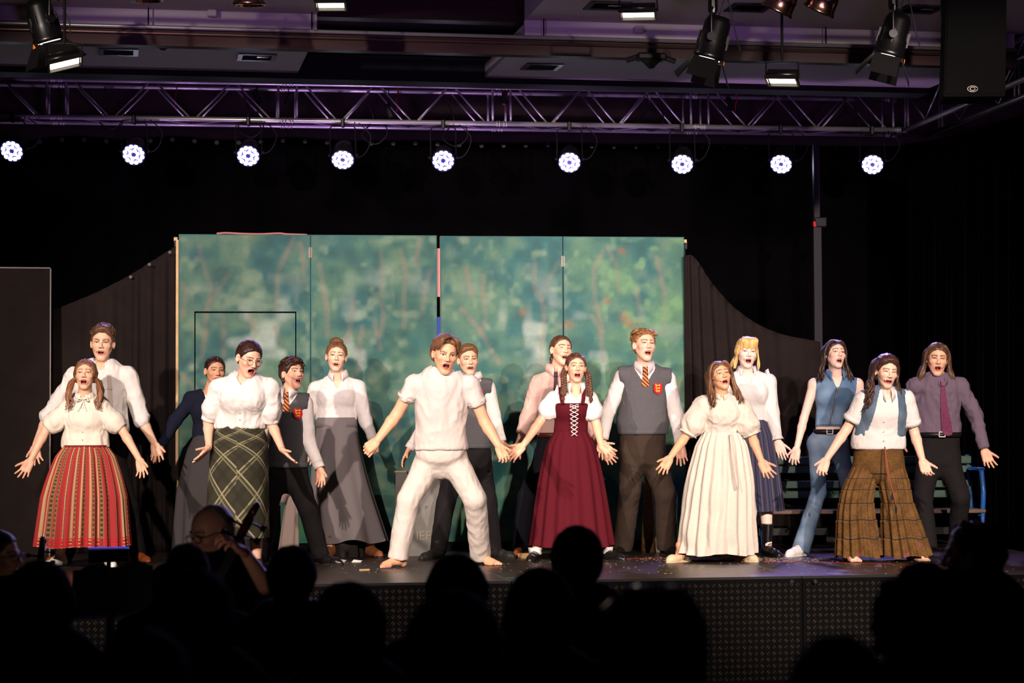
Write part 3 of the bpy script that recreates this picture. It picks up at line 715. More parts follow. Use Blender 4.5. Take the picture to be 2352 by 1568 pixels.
    def belt(s, m, z, r, w=.035, q=.72, buckle=None, c=None):
        c = s.wc if c is None else c; o = s.ring('belt', V(c[0], c[1], z-w/2), V(0,0,-1), r, w, m, s.root, fl=V(0,1,0), q=q, n=40)
        if buckle:
            b = MB(); y = c[1]-r*q-.010; cx = c[0]
            for p, sz in (((cx,y,z+w*.55),(.05,.006,.008)),((cx,y,z-w*.55),(.05,.006,.008)),((cx-.024,y,z),(.008,.006,w)),((cx+.024,y,z),(.008,.006,w))): b.box(p, sz)
            b.obj('buckle', buckle, o)
        return o
    def head(s, top, chin, yaw=0, pitch=0, roll=0, sc=1.0, lean=.03, neckr=.056, **h):
        sc *= 1.04; top = np.array(top, float); chin = np.array(chin, float); d = (top-chin)/np.linalg.norm(top-chin); op = h.get('open', .8)
        cpx = chin+d*(.1125+op*.013)*sc*s.sc*math.cos(math.radians(pitch))
        rr = math.degrees(math.atan2(d[0], -d[1])) if roll is None else roll
        h.update(R=rotm(yaw, pitch, rr), c=s.L(cpx, lean+.02), sc=sc, neckp=s.neck-V(0,0,.03), neckr=neckr, skin=h.get('skin', s.skin))
        s.h = h; s.T = build_head(s, h)
    def hands(s, tips, thumbs, palms=(1,1), spread=(.2,.2), curl=(.25,.25), size=1.0, fist=(False,False), use=(1,1), tdep=(.06,.06), thd=(.04,.04)):
        for i in (0,1):
            if use[i]:
                b = s.sc*0; tp = s.L(tips[i][:2], 0) if len(tips[i]) == 2 else s.L(tips[i]); th = s.L(thumbs[i][:2], 0) if len(thumbs[i]) == 2 else s.L(thumbs[i])
                if len(tips[i]) == 2: tp[1] = s.wr[i][1]-tdep[i]
                if len(thumbs[i]) == 2: th[1] = s.wr[i][1]-thd[i]
                hand(s, s.wr[i], tp, th, palms[i], spread[i], curl[i], size, s.skin, forearm=s.el[i], fist=fist[i])
# ------------------------------------------------------------------ patterned cloth (UV in metres or turns)
class NG:
    def __init__(s, name, rough=.8):
        s.m, s.nt, s.b = nodes_of(name, rough, .15); uvn = s.nt.nodes.new('ShaderNodeUVMap'); sp = s.nt.nodes.new('ShaderNodeSeparateXYZ')
        s.nt.links.new(uvn.outputs[0], sp.inputs[0]); s.u, s.v, s.uv = sp.outputs[0], sp.outputs[1], uvn.outputs[0]
    def math(s, op, a, b=0.0, c=0.0):
        n = s.nt.nodes.new('ShaderNodeMath'); n.operation = op
        for i, x in enumerate((a, b, c)):
            if hasattr(x, 'links') or hasattr(x, 'is_linked'): s.nt.links.new(x, n.inputs[i])
            else: n.inputs[i].default_value = x
        return n.outputs[0]
    def fr(s, x, k=1.0, o=0.0): return s.math('FRACT', s.math('MULTIPLY_ADD', x, k, o))
    def ramp(s, x, stops, const=True):
        n = s.nt.nodes.new('ShaderNodeValToRGB'); n.color_ramp.interpolation = 'CONSTANT' if const else 'LINEAR'; e = n.color_ramp.elements
        for i, (p, c) in enumerate(stops):
            el = e[i] if i < 2 else e.new(p); el.position = p; el.color = (*lin(c), 1)
        s.nt.links.new(x, n.inputs[0]); return n.outputs[0]
    def mix(s, f, a, b, mode='MIX'):
        n = s.nt.nodes.new('ShaderNodeMix'); n.data_type = 'RGBA'; n.blend_type = mode
        for i, x in ((0, f), (6, a), (7, b)):
            if hasattr(x, 'is_linked'): s.nt.links.new(x, n.inputs[i])
            elif isinstance(x, tuple): n.inputs[i].default_value = (*lin(x), 1)
            else: n.inputs[i].default_value = x
        return n.outputs[2]
    def band(s, x, c, w):   # 1 inside |x-c|<w
        return s.math('LESS_THAN', s.math('ABSOLUTE', s.math('SUBTRACT', x, c)), w)
    def noise(s, scale, lo=.3, hi=.7, vec=None):
        n = s.nt.nodes.new('ShaderNodeTexNoise'); n.inputs['Scale'].default_value = scale
        if vec is None: vec = s.uv
        s.nt.links.new(vec, n.inputs['Vector']); r = s.nt.nodes.new('ShaderNodeMapRange'); r.inputs[1].default_value = lo; r.inputs[2].default_value = hi
        s.nt.links.new(n.outputs[0], r.inputs[0]); return r.outputs[0]
    def done(s, col): s.nt.links.new(col, s.b.inputs['Base Color']); return s.m
def m_redskirt():
    g = NG('red_folk_stripe'); x = g.fr(g.u, 29)
    c = g.ramp(x, [(0,(152,46,46)),(.30,(166,132,96)),(.52,(154,46,46)),(.60,(132,92,62)),(.84,(152,46,46))])
    dots = g.math('MULTIPLY', g.band(x, .70, .075), g.math('LESS_THAN', g.fr(g.v, 26), .55)); c = g.mix(dots, c, (52,62,40))
    d2 = g.math('MULTIPLY', g.band(x, .40, .05), g.math('LESS_THAN', g.fr(g.v, 60), .45)); c = g.mix(d2, c, (190,160,110))
    hem = g.math('GREATER_THAN', g.v, .925); hb = g.math('MULTIPLY', hem, g.math('LESS_THAN', g.fr(g.v, 36), .62)); c = g.mix(hb, c, (166,34,38))
    return g.done(c)
def m_tartan():
    g = NG('olive_tartan'); a = g.math('ADD', g.u, g.v); b = g.math('SUBTRACT', g.v, g.u); c = (52,50,38)
    col = None
    for i, x in enumerate((a, b)):
        f = g.fr(x, 4.3, .1*i)
        for cen, w, cc, st in ((.30,.028,(196,182,142),.85),(.44,.024,(168,158,118),.65),(.37,.10,(74,74,56),.5),(.86,.10,(40,38,30),.5)):
            col = g.mix(g.math('MULTIPLY', g.band(f, cen, w), st), col if col is not None else c, cc)
    return g.done(col)
def m_stripeskirt():
    g = NG('blue_stripe_skirt'); x = g.fr(g.u, 26)
    return g.done(g.ramp(x, [(0,(62,66,88)),(.30,(30,32,52)),(.38,(84,86,104)),(.55,(120,62,70)),(.62,(58,62,84)),(.86,(34,36,54))]))
def m_boho():
    g = NG('ochre_print'); c = g.mix(g.noise(9,.35,.65), (96,66,32), (118,84,44))
    vx = g.nt.nodes.new('ShaderNodeTexVoronoi'); vx.inputs['Scale'].default_value = 95; g.nt.links.new(g.uv, vx.inputs['Vector'])
    c = g.mix(g.math('LESS_THAN', vx.outputs['Distance'], .30), c, (66,50,44))
    p = g.math('MULTIPLY', g.math('GREATER_THAN', g.noise(3.2,.56,.68), .5), g.math('GREATER_THAN', g.v, .5)); c = g.mix(g.math('MULTIPLY', p, .6), c, (140,72,88))
    for t in (.20,.36,.52,.68,.84): c = g.mix(g.band(g.v, t, .005), c, (48,42,44))
    return g.done(c)
def m_denim(name='blue_denim', a=(74,104,138), b=(128,154,178)):
    g = NG(name); tc = g.nt.nodes.new('ShaderNodeTexCoord'); c = g.mix(g.noise(5,.3,.75,tc.outputs['Object']), a, b); return g.done(c)
CW = mat('white_cotton', (224,216,210), rough=.85, spec=.1, bump=.45, bscale=16)
CCR = mat('cream_cotton', (222,210,194), rough=.85, spec=.1, bump=.45, bscale=16)
CWT = mat('white_jersey', (204,192,184), rough=.9, spec=.08, bump=.45, bscale=16)
CWD = mat('white_linen', (208,196,182), rough=.9, spec=.08, bump=.5, bscale=20)
CPK = mat('pale_pink_cotton', (216,178,164), rough=.85, spec=.1, bump=.45, bscale=16)
CMV = mat('mauve_cotton', (106,90,104), rough=.8, spec=.12, bump=.45, bscale=16)
BLK = mat('black_trouser_cloth', (30,27,28), rough=.85, spec=.12, bump=.08, bscale=60)
NAVYT = mat('navy_trouser_cloth', (28,28,36), rough=.85, spec=.12, bump=.08)
BRN = mat('brown_trouser_cloth', (58,46,38), rough=.85, spec=.12, bump=.08)
GKN = mat('grey_knit', (86,84,86), rough=.95, spec=.06, var=.10, vscale=120, bump=.3, bscale=180)
NVK = mat('navy_knit', (28,30,44), rough=.95, spec=.06, bump=.25, bscale=180)
GSK = mat('grey_skirt_cloth', (126,117,117), rough=.9, spec=.08, bump=.06)
DSK = mat('charcoal_skirt_cloth', (62,58,58), rough=.92, spec=.06, bump=.08)
MAR = mat('maroon_cloth', (78,15,26), rough=.85, spec=.12, bump=.08)
CORD = mat('white_cord', (220,212,205), rough=.6)
BRL = mat('brown_leather', (152,78,34), rough=.38, spec=.5)
BRS = mat('brown_suede', (134,80,44), rough=.9)
BKL = mat('black_leather', (20,18,18), rough=.28, spec=.5)
BKD = mat('dull_black_leather', (38,36,32), rough=.55, spec=.35)
WSH = mat('white_shoe', (228,222,216), rough=.6); CRF = mat('cream_flat_leather', (206,188,150), rough=.5)
SOCK = mat('white_sock', (214,206,198), rough=.95)
BELTK = mat('black_belt', (20,18,17), rough=.4); BELTB = mat('brown_belt', (88,34,22), rough=.4); STEEL = mat('polished_steel', (190,188,184), rough=.25, metal=1)
BTN = mat('button_pearl', (200,190,180), rough=.4)
TSTR = mat('striped_tie', (120,24,24), rough=.6)
def m_tie():
    m, nt, b = nodes_of('gold_maroon_tie', .6); tc = nt.nodes.new('ShaderNodeTexCoord'); mp = nt.nodes.new('ShaderNodeMapping'); mp.inputs['Rotation'].default_value = (0, .8, 0)
    w = nt.nodes.new('ShaderNodeTexWave'); w.inputs['Scale'].default_value = 14; w.bands_direction = 'X'; nt.links.new(tc.outputs['Object'], mp.inputs[0]); nt.links.new(mp.outputs[0], w.inputs[0])
    r = nt.nodes.new('ShaderNodeValToRGB'); r.color_ramp.interpolation = 'CONSTANT'; e = r.color_ramp.elements; e[0].color = (*lin((112,22,26)),1); e[1].position = .72; e[1].color = (*lin((206,150,50)),1)
    nt.links.new(w.outputs[0], r.inputs[0]); nt.links.new(r.outputs[0], b.inputs['Base Color']); return m
TSTR = m_tie(); TPUR = mat('plum_paisley_tie', (104,38,72), rough=.5, var=.35, vscale=90); TDK = mat('dark_tie', (60,30,38), rough=.6)
OPENH = dict(spread=(.30,.30), curl=(.22,.22))
CAST = {}
def p1():
    p = Person(193,1303,(226,176,146))
    p.pose((195,909),((151,926),(241,926)),((106,986,.05),(281,988,.05)),((70,1058,.14),(321,1056,.14)),(148,246,1024),(196,1066),((150,1195,.03),(238,1195,.03)),((138,1301),(252,1303)),lean=.02)
    p.head((194,824),(198,898),yaw=4,pitch=8,roll=1,sc=.97,open=1.0,mw=1.05,fem=1,hairc=(120,78,50),hairname='hair_auburn',eye=.7,brow=.3,teeth=.8,hair=lambda P,h,T: put_hair(P,h,T,[shell(h,.012,line=(-.030,.66),nape=-.06,ear=False,part=.004,amp=.003,freq=(120,12,50),sides=.006)]+
        [tube_r([V(sx*.080,.015,-.03),V(sx*.105,.01,-.07),V(sx*.115,-.015,-.13),V(sx*.12,-.03,-.19),V(sx*.105,-.04,-.25)],[.014,.026,.024,.018,.006],8) for sx in (-1,1)]+
        [tubes_quads([(np.array(spline([V(sx*.09,.0,-.04),V(sx*(.10+.02*g),-.01-.02*g,-.10),V(sx*(.115+.02*math.sin(i*2)),-.03,-.16),V(sx*(.10+.025*math.cos(i*3)),-.04,-.21),V(sx*(.115+.02*math.sin(i)),-.045,-.26-.02*g)],18)), .009*np.linspace(1,.3,18)) for i,g in enumerate(np.linspace(-.5,1,9))],5) for sx in (-1,1)]))
    p.hands([(53,1112),(340,1103)],[(29,1068),(356,1056)],**OPENH,size=.98,tdep=(.06,.06)); p.limbs_body(bust=1)
    o = p.shirt(CCR,(.92,.92),inf=.014,bust=1,puff=.015,blouse=.010,neckr=.050,neckd=-.01,name='blouse',amp=.009,cuff=.022,hem=p.wc[2]-.012)
    p.collar(CCR,r=.056,h=.034,parent=o,gap=.03,pt=.0,frill=.06,dz=.0,name='frill_collar')
    b = MB(); c = p.neck+V(0,-.075,-.03)
    for sx in (-1,1): b.tube(spline([c,c+V(sx*.03,-.02,.010),c+V(sx*.045,-.015,-.012),c],9),[.003,.008,.008,.006,.006,.006,.005,.004,.003],6); b.tube(spline([c,c+V(sx*.014,-.02,-.05),c+V(sx*.035,-.03,-.09)],6),.005,5)
    b.obj('neck_bow',CCR,o,True); p.buttons(np.linspace(p.neck[2]-.09,p.wc[2]+.05,5),BTN,parent=o,off=.03)
    t = p.wc; hm = p.L((189,1254),.0); R = (293-84)/2/p.sc
    sk = p.loft('skirt',[t,t*.6+hm*.4,hm],[p.wr2+.006,p.wr2+.06,R*.90,R],m_redskirt(),n=264,rows=44,pleats=22,amp=.085,pw=.55,q=.78,prof=[0,.13,.6,1],sharp=.6,wavy=.006,top0=.12)
    p.ring('waistband',V(t[0],t[1],t[2]-.028),V(0,0,-1),p.wr2+.010,.035,mat('dark_red_band',(112,20,26),rough=.8),sk,fl=V(0,1,0),q=.76,n=48)
    for i,y in ((0,-20),(1,15)): p.shoe(i,y,WSH,'sneaker')
    p.finish('woman in cream puff-sleeve blouse and red striped pleated folk skirt, arms spread')
def p2():
    p = Person(232,1292,(232,182,152))
    p.pose((235,846),((165,852),(301,850)),((110,958,-.02),(326,965,.03)),((80,1026,-.02),(356,1020,.06)),(182,290,985),(236,1040),((185,1165,.04),(295,1165,.04)),((148,1293),(316,1291)),lean=.02)
    p.head((235,746),(236,829),yaw=4,pitch=0,roll=2,sc=1.10,open=.75,mw=1.0,hairc=(88,62,44),hairname='hair_brown_quiff',brow=-.9,eye=.6,hair=hair_short(.012,quiff=.014,messy=90,fl=.030,lr=.010,sweep=.5,seed=8,line=(-.014,.80)))
    p.hands([(88,1066),(370,1068)],[(62,1038),(388,1040)],spread=(.3,.25),curl=(.2,.3),size=1.05); p.limbs_body(legs=False,arm=(.046,.040,.027))
    o = p.shirt(CW,(1.05,1.08),inf=.02,hem=p.wc[2]-.03,neckr=.066,neckd=.03,vneck=.06,sinf=(.022,.020),arm=(.046,.041,.028),amp=.010,cuff=.05)
    p.collar(CW,parent=o,gap=.055,r=.066,pt=.05); SB = mat('beige_suspender',(196,178,164),rough=.8)
    for sx in (-1,1):
        so = p.strip('suspender',[(p.neck[0]+sx*.075,p.neck[2]-.05,1),(p.wc[0]+sx*.085,p.chest[2]-.16,1),(p.wc[0]+sx*.085,p.wc[2]-.02,1)],.034,SB,off=.032)
        z = p.neck[2]-.16; b = MB(); b.box((p.neck[0]+sx*.08,p.front_y(p.neck[0]+sx*.08,z)-.036,z),(.04,.006,.014)); b.obj('clip',STEEL,so)
    p.trousers(BLK,hw=.165)
    for i,y in ((0,-25),(1,30)): p.shoe(i,y,BRL,lace=mat('dark_lace',(40,24,14)),L=.29)
    p.finish('tall man in white shirt with rolled sleeves and beige suspenders, behind the red skirt')
def p3():
    p = Person(478,1284,(214,158,124))
    p.pose((482,898),((434,905),(526,908)),((402,966,.05),(560,970,-.1)),((369,1026,.08),(575,1040,-.1)),(447,520,1000),(484,1048),((455,1150),(510,1150)),((440,1284),(512,1284)))
    p.head((494,823),(494,886),yaw=22,pitch=0,roll=2,sc=.98,open=.35,eye=.6,fem=1,hairc=(52,30,24),hairname='hair_dark_brown',hair=hair_pulled(part=.006,t=.009,bun=((0,.12,.0),(.04,.035,.04))),mic=-1)
    p.hands([(352,1058),(580,1075)],[(388,1040),(590,1050)],palms=(-1,1),spread=(.12,.2),curl=(.5,.3),size=.95); p.limbs_body(bust=1)
    p.shirt(CW,(.3,.3),inf=.008,bust=1,neckr=.058,vneck=.05,name='inner_blouse',amp=.002)
    p.shirt(NVK,(1.92,1.92),inf=.018,bust=1,neckr=.064,vneck=.12,name='cardigan',hem=p.wc[2]-.02,amp=.004,blouse=.004,cuff=.04)
    t = p.wc; hm = p.L((484,1262)); R = 88/p.sc
    p.loft('skirt',[t,t*.6+hm*.4,hm],[p.wr2+.004,.19,R*.9,R],DSK,pleats=9,amp=.07,pw=1.2,q=.8,prof=[0,.16,.6,1])
    for i in (0,1): p.shoe(i,-10+20*i,BKL)
    p.finish('woman in navy cardigan and long charcoal skirt, half hidden by the tartan skirt')
def p4():
    p = Person(552,1313,(228,176,148))
    p.pose((560,872),((497,877),(627,877)),((478,968,.06),(624,972,.08)),((480,1028,.18),(648,1032,.20)),(500,604,978),(552,1030),((515,1150),(590,1150)),((520,1313),(590,1311)),lean=.12)
    p.head((566,782),(578,865),yaw=32,pitch=-14,roll=6,sc=1.06,open=1.0,mw=1.1,smile=1,eye=.25,fem=1,lean=.16,hairc=(54,30,26),hairname='hair_dark_brown',glasses=True,mic=0,hair=hair_pulled(part=.028,t=.011,bun=((0,.115,.03),(.04,.035,.04))))
    p.hands([(452,1070),(688,1064)],[(462,1050),(672,1046)],palms=(-1,-1),spread=(.05,.06),curl=(.12,.12),size=1.02,tdep=(.08,.06),thd=(.14,.12)); p.limbs_body(bust=1.2,arm=(.042,.036,.0245))
    o = p.shirt(CW,(.95,.98),inf=.018,bust=1.3,neckr=.060,neckd=.02,vneck=.08,puff=.012,blouse=.012,name='blouse',amp=.010,cuff=.02,hem=p.wc[2]-.015)
    p.collar(CW,parent=o,gap=.06,r=.060,pt=.02,frill=.06,name='frill_collar'); p.buttons(np.linspace(p.neck[2]-.14,p.wc[2]+.05,4),BTN,parent=o,off=.035)
    t = p.wc; hm = p.L((546,1234)); R = 78/p.sc
    p.loft('skirt',[t,t*.72+hm*.28+V(0,-.01,0),hm],[p.wr2+.002,.205,.215,R*.95],m_tartan(),n=100,pleats=3,amp=.04,pw=1,q=.72,prof=[0,.25,.5,1],uvs=(1.15,.86))
    for i in (0,1): p.shoe(i,-10+20*i,BKL)
    p.finish('laughing woman with wire glasses in white blouse and olive tartan long skirt')
def badge_boy(p, hem, x, z): pass
def p5():
    p = Person(672,1296,(226,170,140))
    p.pose((660,905),((627,912),(706,914)),((622,990,-.04),(708,1012,.02)),((640,1050,-.06),(736,1079,.10)),(622,700,1045),(656,1085),((614,1170,.05),(708,1170,.05)),((604,1291),(738,1296)),lean=.04)
    p.head((668,824),(676,895),yaw=38,pitch=12,roll=4,sc=.97,open=.95,mw=.95,eye=.35,hairc=(58,36,28),hairname='hair_dark_brown2',hair=hair_short(.018,messy=120,fl=.038,lr=.010,fringe=.012,th0=-1.15,sweep=.2,seed=11,nape=-.075,sides=.004))
    p.hands([(640,1090),(741,1113)],[(655,1060),(755,1084)],spread=(.2,.16),curl=(.3,.18),size=.97); p.limbs_body(legs=False,arm=(.038,.033,.024),arms=(1,1))
    p.shirt(CW,(1.93,1.93),inf=.012,hem=p.wc[2]-.02,neckr=.058,neckd=.0,sinf=(.020,.018),amp=.004,cuff=.05); p.collar(CW,r=.060,h=.046,pt=.045,gap=.03)
    p.vest(GKN,p.L((656,1072))[2],inf=.026); p.tie(TSTR,.13,.055,off=.028,z0=-.005); q = p.L((688,950)); p.badge(q[0],q[2],.068,off=.045)
    p.trousers(BLK,hw=.15)
    p.shoe(0,-20,BKL); p.shoe(1,50,BKL)
    p.finish('boy in grey knit vest with crest badge and striped tie, beside the tartan skirt')
def p6():
    p = Person(790,1277,(238,192,162))
    p.pose((777,868),((720,880),(828,877)),((706,956,-.02),(840,966,.03)),((716,1030,-.02),(859,1014,.08)),(730,816,960),(774,1010),((760,1130),(822,1130)),((758,1280),(852,1278)))
    p.head((769,785),(776,855),yaw=6,pitch=4,roll=4,sc=1.02,open=.7,mw=.85,eye=.5,brow=.4,fem=1,hairc=(116,78,50),hairname='hair_light_brown',hair=hair_pulled(part=.0,t=.012,bun=((-.005,.055,.118),(.055,.050,.040))))
    p.hands([(720,1075),(862,1050)],[(735,1050),(874,1030)],palms=(1,1),curl=(.3,1.1),spread=(.2,.05),fist=(False,True)); p.limbs_body(bust=1)
    o = p.shirt(CW,(1.9,1.9),inf=.012,bust=1.1,neckr=.062,vneck=.07,hem=p.wc[2]-.015,blouse=.004,sinf=(.018,.016),cuff=.05,amp=.005); p.collar(CW,parent=o,gap=.05,r=.062,pt=.045); p.buttons(np.linspace(p.neck[2]-.13,p.wc[2]+.04,4),BTN,parent=o,off=.028)
    t = p.wc; hm = p.L((806,1241)); R = (889-725)/2/p.sc
    u = p.loft('underskirt',[t-V(0,0,.3),p.L((778,1289))],[.16,.20],mat('black_brown_cloth',(40,35,33),rough=.9),pleats=9,amp=.10,q=.8,n=110)
    sk = p.loft('skirt',[t,t*.55+hm*.45+V(-.03,0,0),hm],[p.wr2+.006,.175,.225,R],GSK,pleats=7,amp=.11,pw=1.1,q=.8,prof=[0,.16,.5,1],wavy=.018,n=150)
    p.ring('waistband',V(t[0],t[1],t[2]-.07),V(0,0,-1),p.wr2+.008,.075,GSK,sk,fl=V(0,1,0),q=.74,n=48,flare=1.06)
    p.shoe(0,-10,BRS,'boot',high=.08); p.shoe(1,25,BRS,'boot',high=.10)
    p.finish('woman with high hair bun in white shirt and flared grey skirt, brown boots')
def p7():
    p = Person(1010,1302,(226,168,132))
    p.pose((1024,875),((946,866),(1084,868)),((912,950,.10),(1113,968,.12)),((866,1012,.18),(1146,1024,.20)),(956,1068,1028),(1014,1046),((938,1148,.06),(1091,1145,.06)),((914,1303),(1104,1297)),lean=.14,hipw=.078)
    p.head((1019,768),(1026,857),yaw=14,pitch=-8,roll=5,sc=1.12,open=1.0,mw=1.0,eye=.85,brow=-.8,lean=.20,gaze=.3,neckr=.064,hairc=(104,70,44),hairname='hair_mid_brown',
        hair=lambda P,h,T: put_hair(P,h,T,[shell(h,.022,line=(-.006,.80),nape=-.07,ear=True,part=-.0+.010,amp=.004,freq=(100,12,45),sides=.004),
          locks_on(h,26,0,0,lambda g,u:[V(.012,-.06-.02*g.random(),.122),V(-.03-.02*u,-.095,.105+.01*g.random()),V(-.052-.022*u,-.094+.02*u,.065),V(-.060-.02*u,-.085+.03*u,.030+.02*g.random())],r=.009,seed=2),
          locks_on(h,20,0,0,lambda g,u:[V(.014,-.06-.02*g.random(),.122),V(.04+.02*u,-.090,.105),V(.062+.016*u,-.080+.02*u,.060),V(.074+.008*u,-.065+.03*u,.02)],r=.009,seed=4)]))
    p.hands([(838,1036),(1160,1054)],[(858,1040),(1166,1030)],palms=(-1,1),curl=(1.15,.45),spread=(.03,.12),fist=(True,False),size=1.08,tdep=(.03,.05)); p.limbs_body(arm=(.050,.043,.030),leg=(.08,.055,.036))
    p.neck = p.neck-V(0,-.01,.03)
    o = p.shirt(CWT,(.50,.52),inf=.016,hem=p.wc[2]-.012,neckr=.092,neckd=.058,sinf=(.020,.018),arm=(.050,.044,.03),amp=.009,fr=11,name='t_shirt',blouse=.006,cuff=.02,chestk=1.04)
    p.trousers(mat('white_trouser_cotton',(208,196,186),rough=.9,spec=.08,bump=.5,bscale=18),inf=.018,leg=(.094,.064,.058),end=(.07,.06),amp=.006,fr=12,hw=.165,top=p.wc[2]+.03)
    for i,y in ((0,-50),(1,50)): p.shoe(i,y,None,'bare',L=.27)
    p.finish('barefoot man in white t-shirt and white trousers, legs wide, at centre stage')
def p8():
    p = Person(1072,1279,(232,180,150))
    p.pose((1084,870),((1040,882),(1127,880)),((985,960,-.02),(1133,952,.02)),((938,1035,.02),(1153,1018,.06)),(1042,1120,1000),(1078,1040),((1024,1154,.04),(1120,1154,.04)),((1006,1283),(1134,1281)))
    p.head((1074,792),(1076,862),yaw=14,pitch=0,roll=-2,sc=1.0,open=.55,smile=1,mw=1.1,eye=.6,mic=1,hairc=(120,84,54),hairname='hair_short_tan',hair=hair_short(.009,messy=50,fl=.014,lr=.006,quiff=.006,seed=21,line=(-.014,.80)))
    p.hands([(922,1068),(1165,1052)],[(934,1040),(1172,1032)],spread=(.2,.2),curl=(.25,.3),size=1.0); p.limbs_body(legs=False,arm=(.040,.034,.024))
    p.shirt(CW,(1.93,1.93),inf=.012,hem=p.wc[2]-.02,neckr=.062,neckd=.0,sinf=(.020,.018),amp=.004,cuff=.05); p.collar(CW,r=.062,h=.044,pt=.045,gap=.03)
    p.vest(GKN,p.L((1078,1028))[2],inf=.026,seed=8); p.tie(TSTR,.13,.055,off=.028,z0=-.005); q = p.L((1101,906)); p.badge(q[0],q[2],.07,off=.045)
    p.trousers(BLK,hw=.15)
    p.shoe(0,-35,BKD,'boot',high=.05,L=.29); p.shoe(1,45,BKD,'boot',high=.05,L=.29)
    p.finish('boy with cropped hair in grey crested vest, behind the man in white')
def p9():
    p = Person(1235,1276,(232,178,148))
    p.pose((1276,852),((1232,868),(1322,872)),((1212,962,.0),(1350,965,-.04)),((1189,1024,.06),(1384,1035,.04)),(1238,1312,994),(1276,1045),((1210,1142,.04),(1322,1142)),((1194,1277),(1330,1277)))
    p.head((1283,774),(1296,840),yaw=22,pitch=10,roll=6,sc=1.02,open=.9,smile=.6,eye=.0,brow=.1,hairc=(84,54,38),hairname='hair_brown_tied',hair=hair_pulled(part=None,t=.010,line=(-.016,.78),tail=[tube_r([V(0,.10,.0),V(-.02,.12,-.05),V(-.035,.10,-.11)],[.02,.024,.006])]))
    p.hands([(1165,1060),(1411,1064)],[(1180,1050),(1408,1038)],spread=(.2,.22),curl=(.35,.3),size=1.05); p.limbs_body(legs=False,arm=(.044,.037,.026))
    o = p.shirt(CPK,(1.55,1.5),inf=.018,hem=p.wc[2]-.02,neckr=.062,neckd=.0,sinf=(.024,.022),amp=.010,cuff=.05); p.collar(CPK,parent=o,r=.063,h=.048,pt=.05,gap=.022); p.tie(TDK,.30,.06,off=.034)
    p.trousers(NAVYT,hw=.16); p.belt(BELTB,p.wc[2]-.015,p.wr2+.012)
    p.shoe(0,-8,BRL,lace=mat('dark_lace',(40,24,14)),L=.29); p.shoe(1,15,BRL,L=.29)
    p.finish('man in pale pink shirt with tied-back hair, behind the maroon dress')
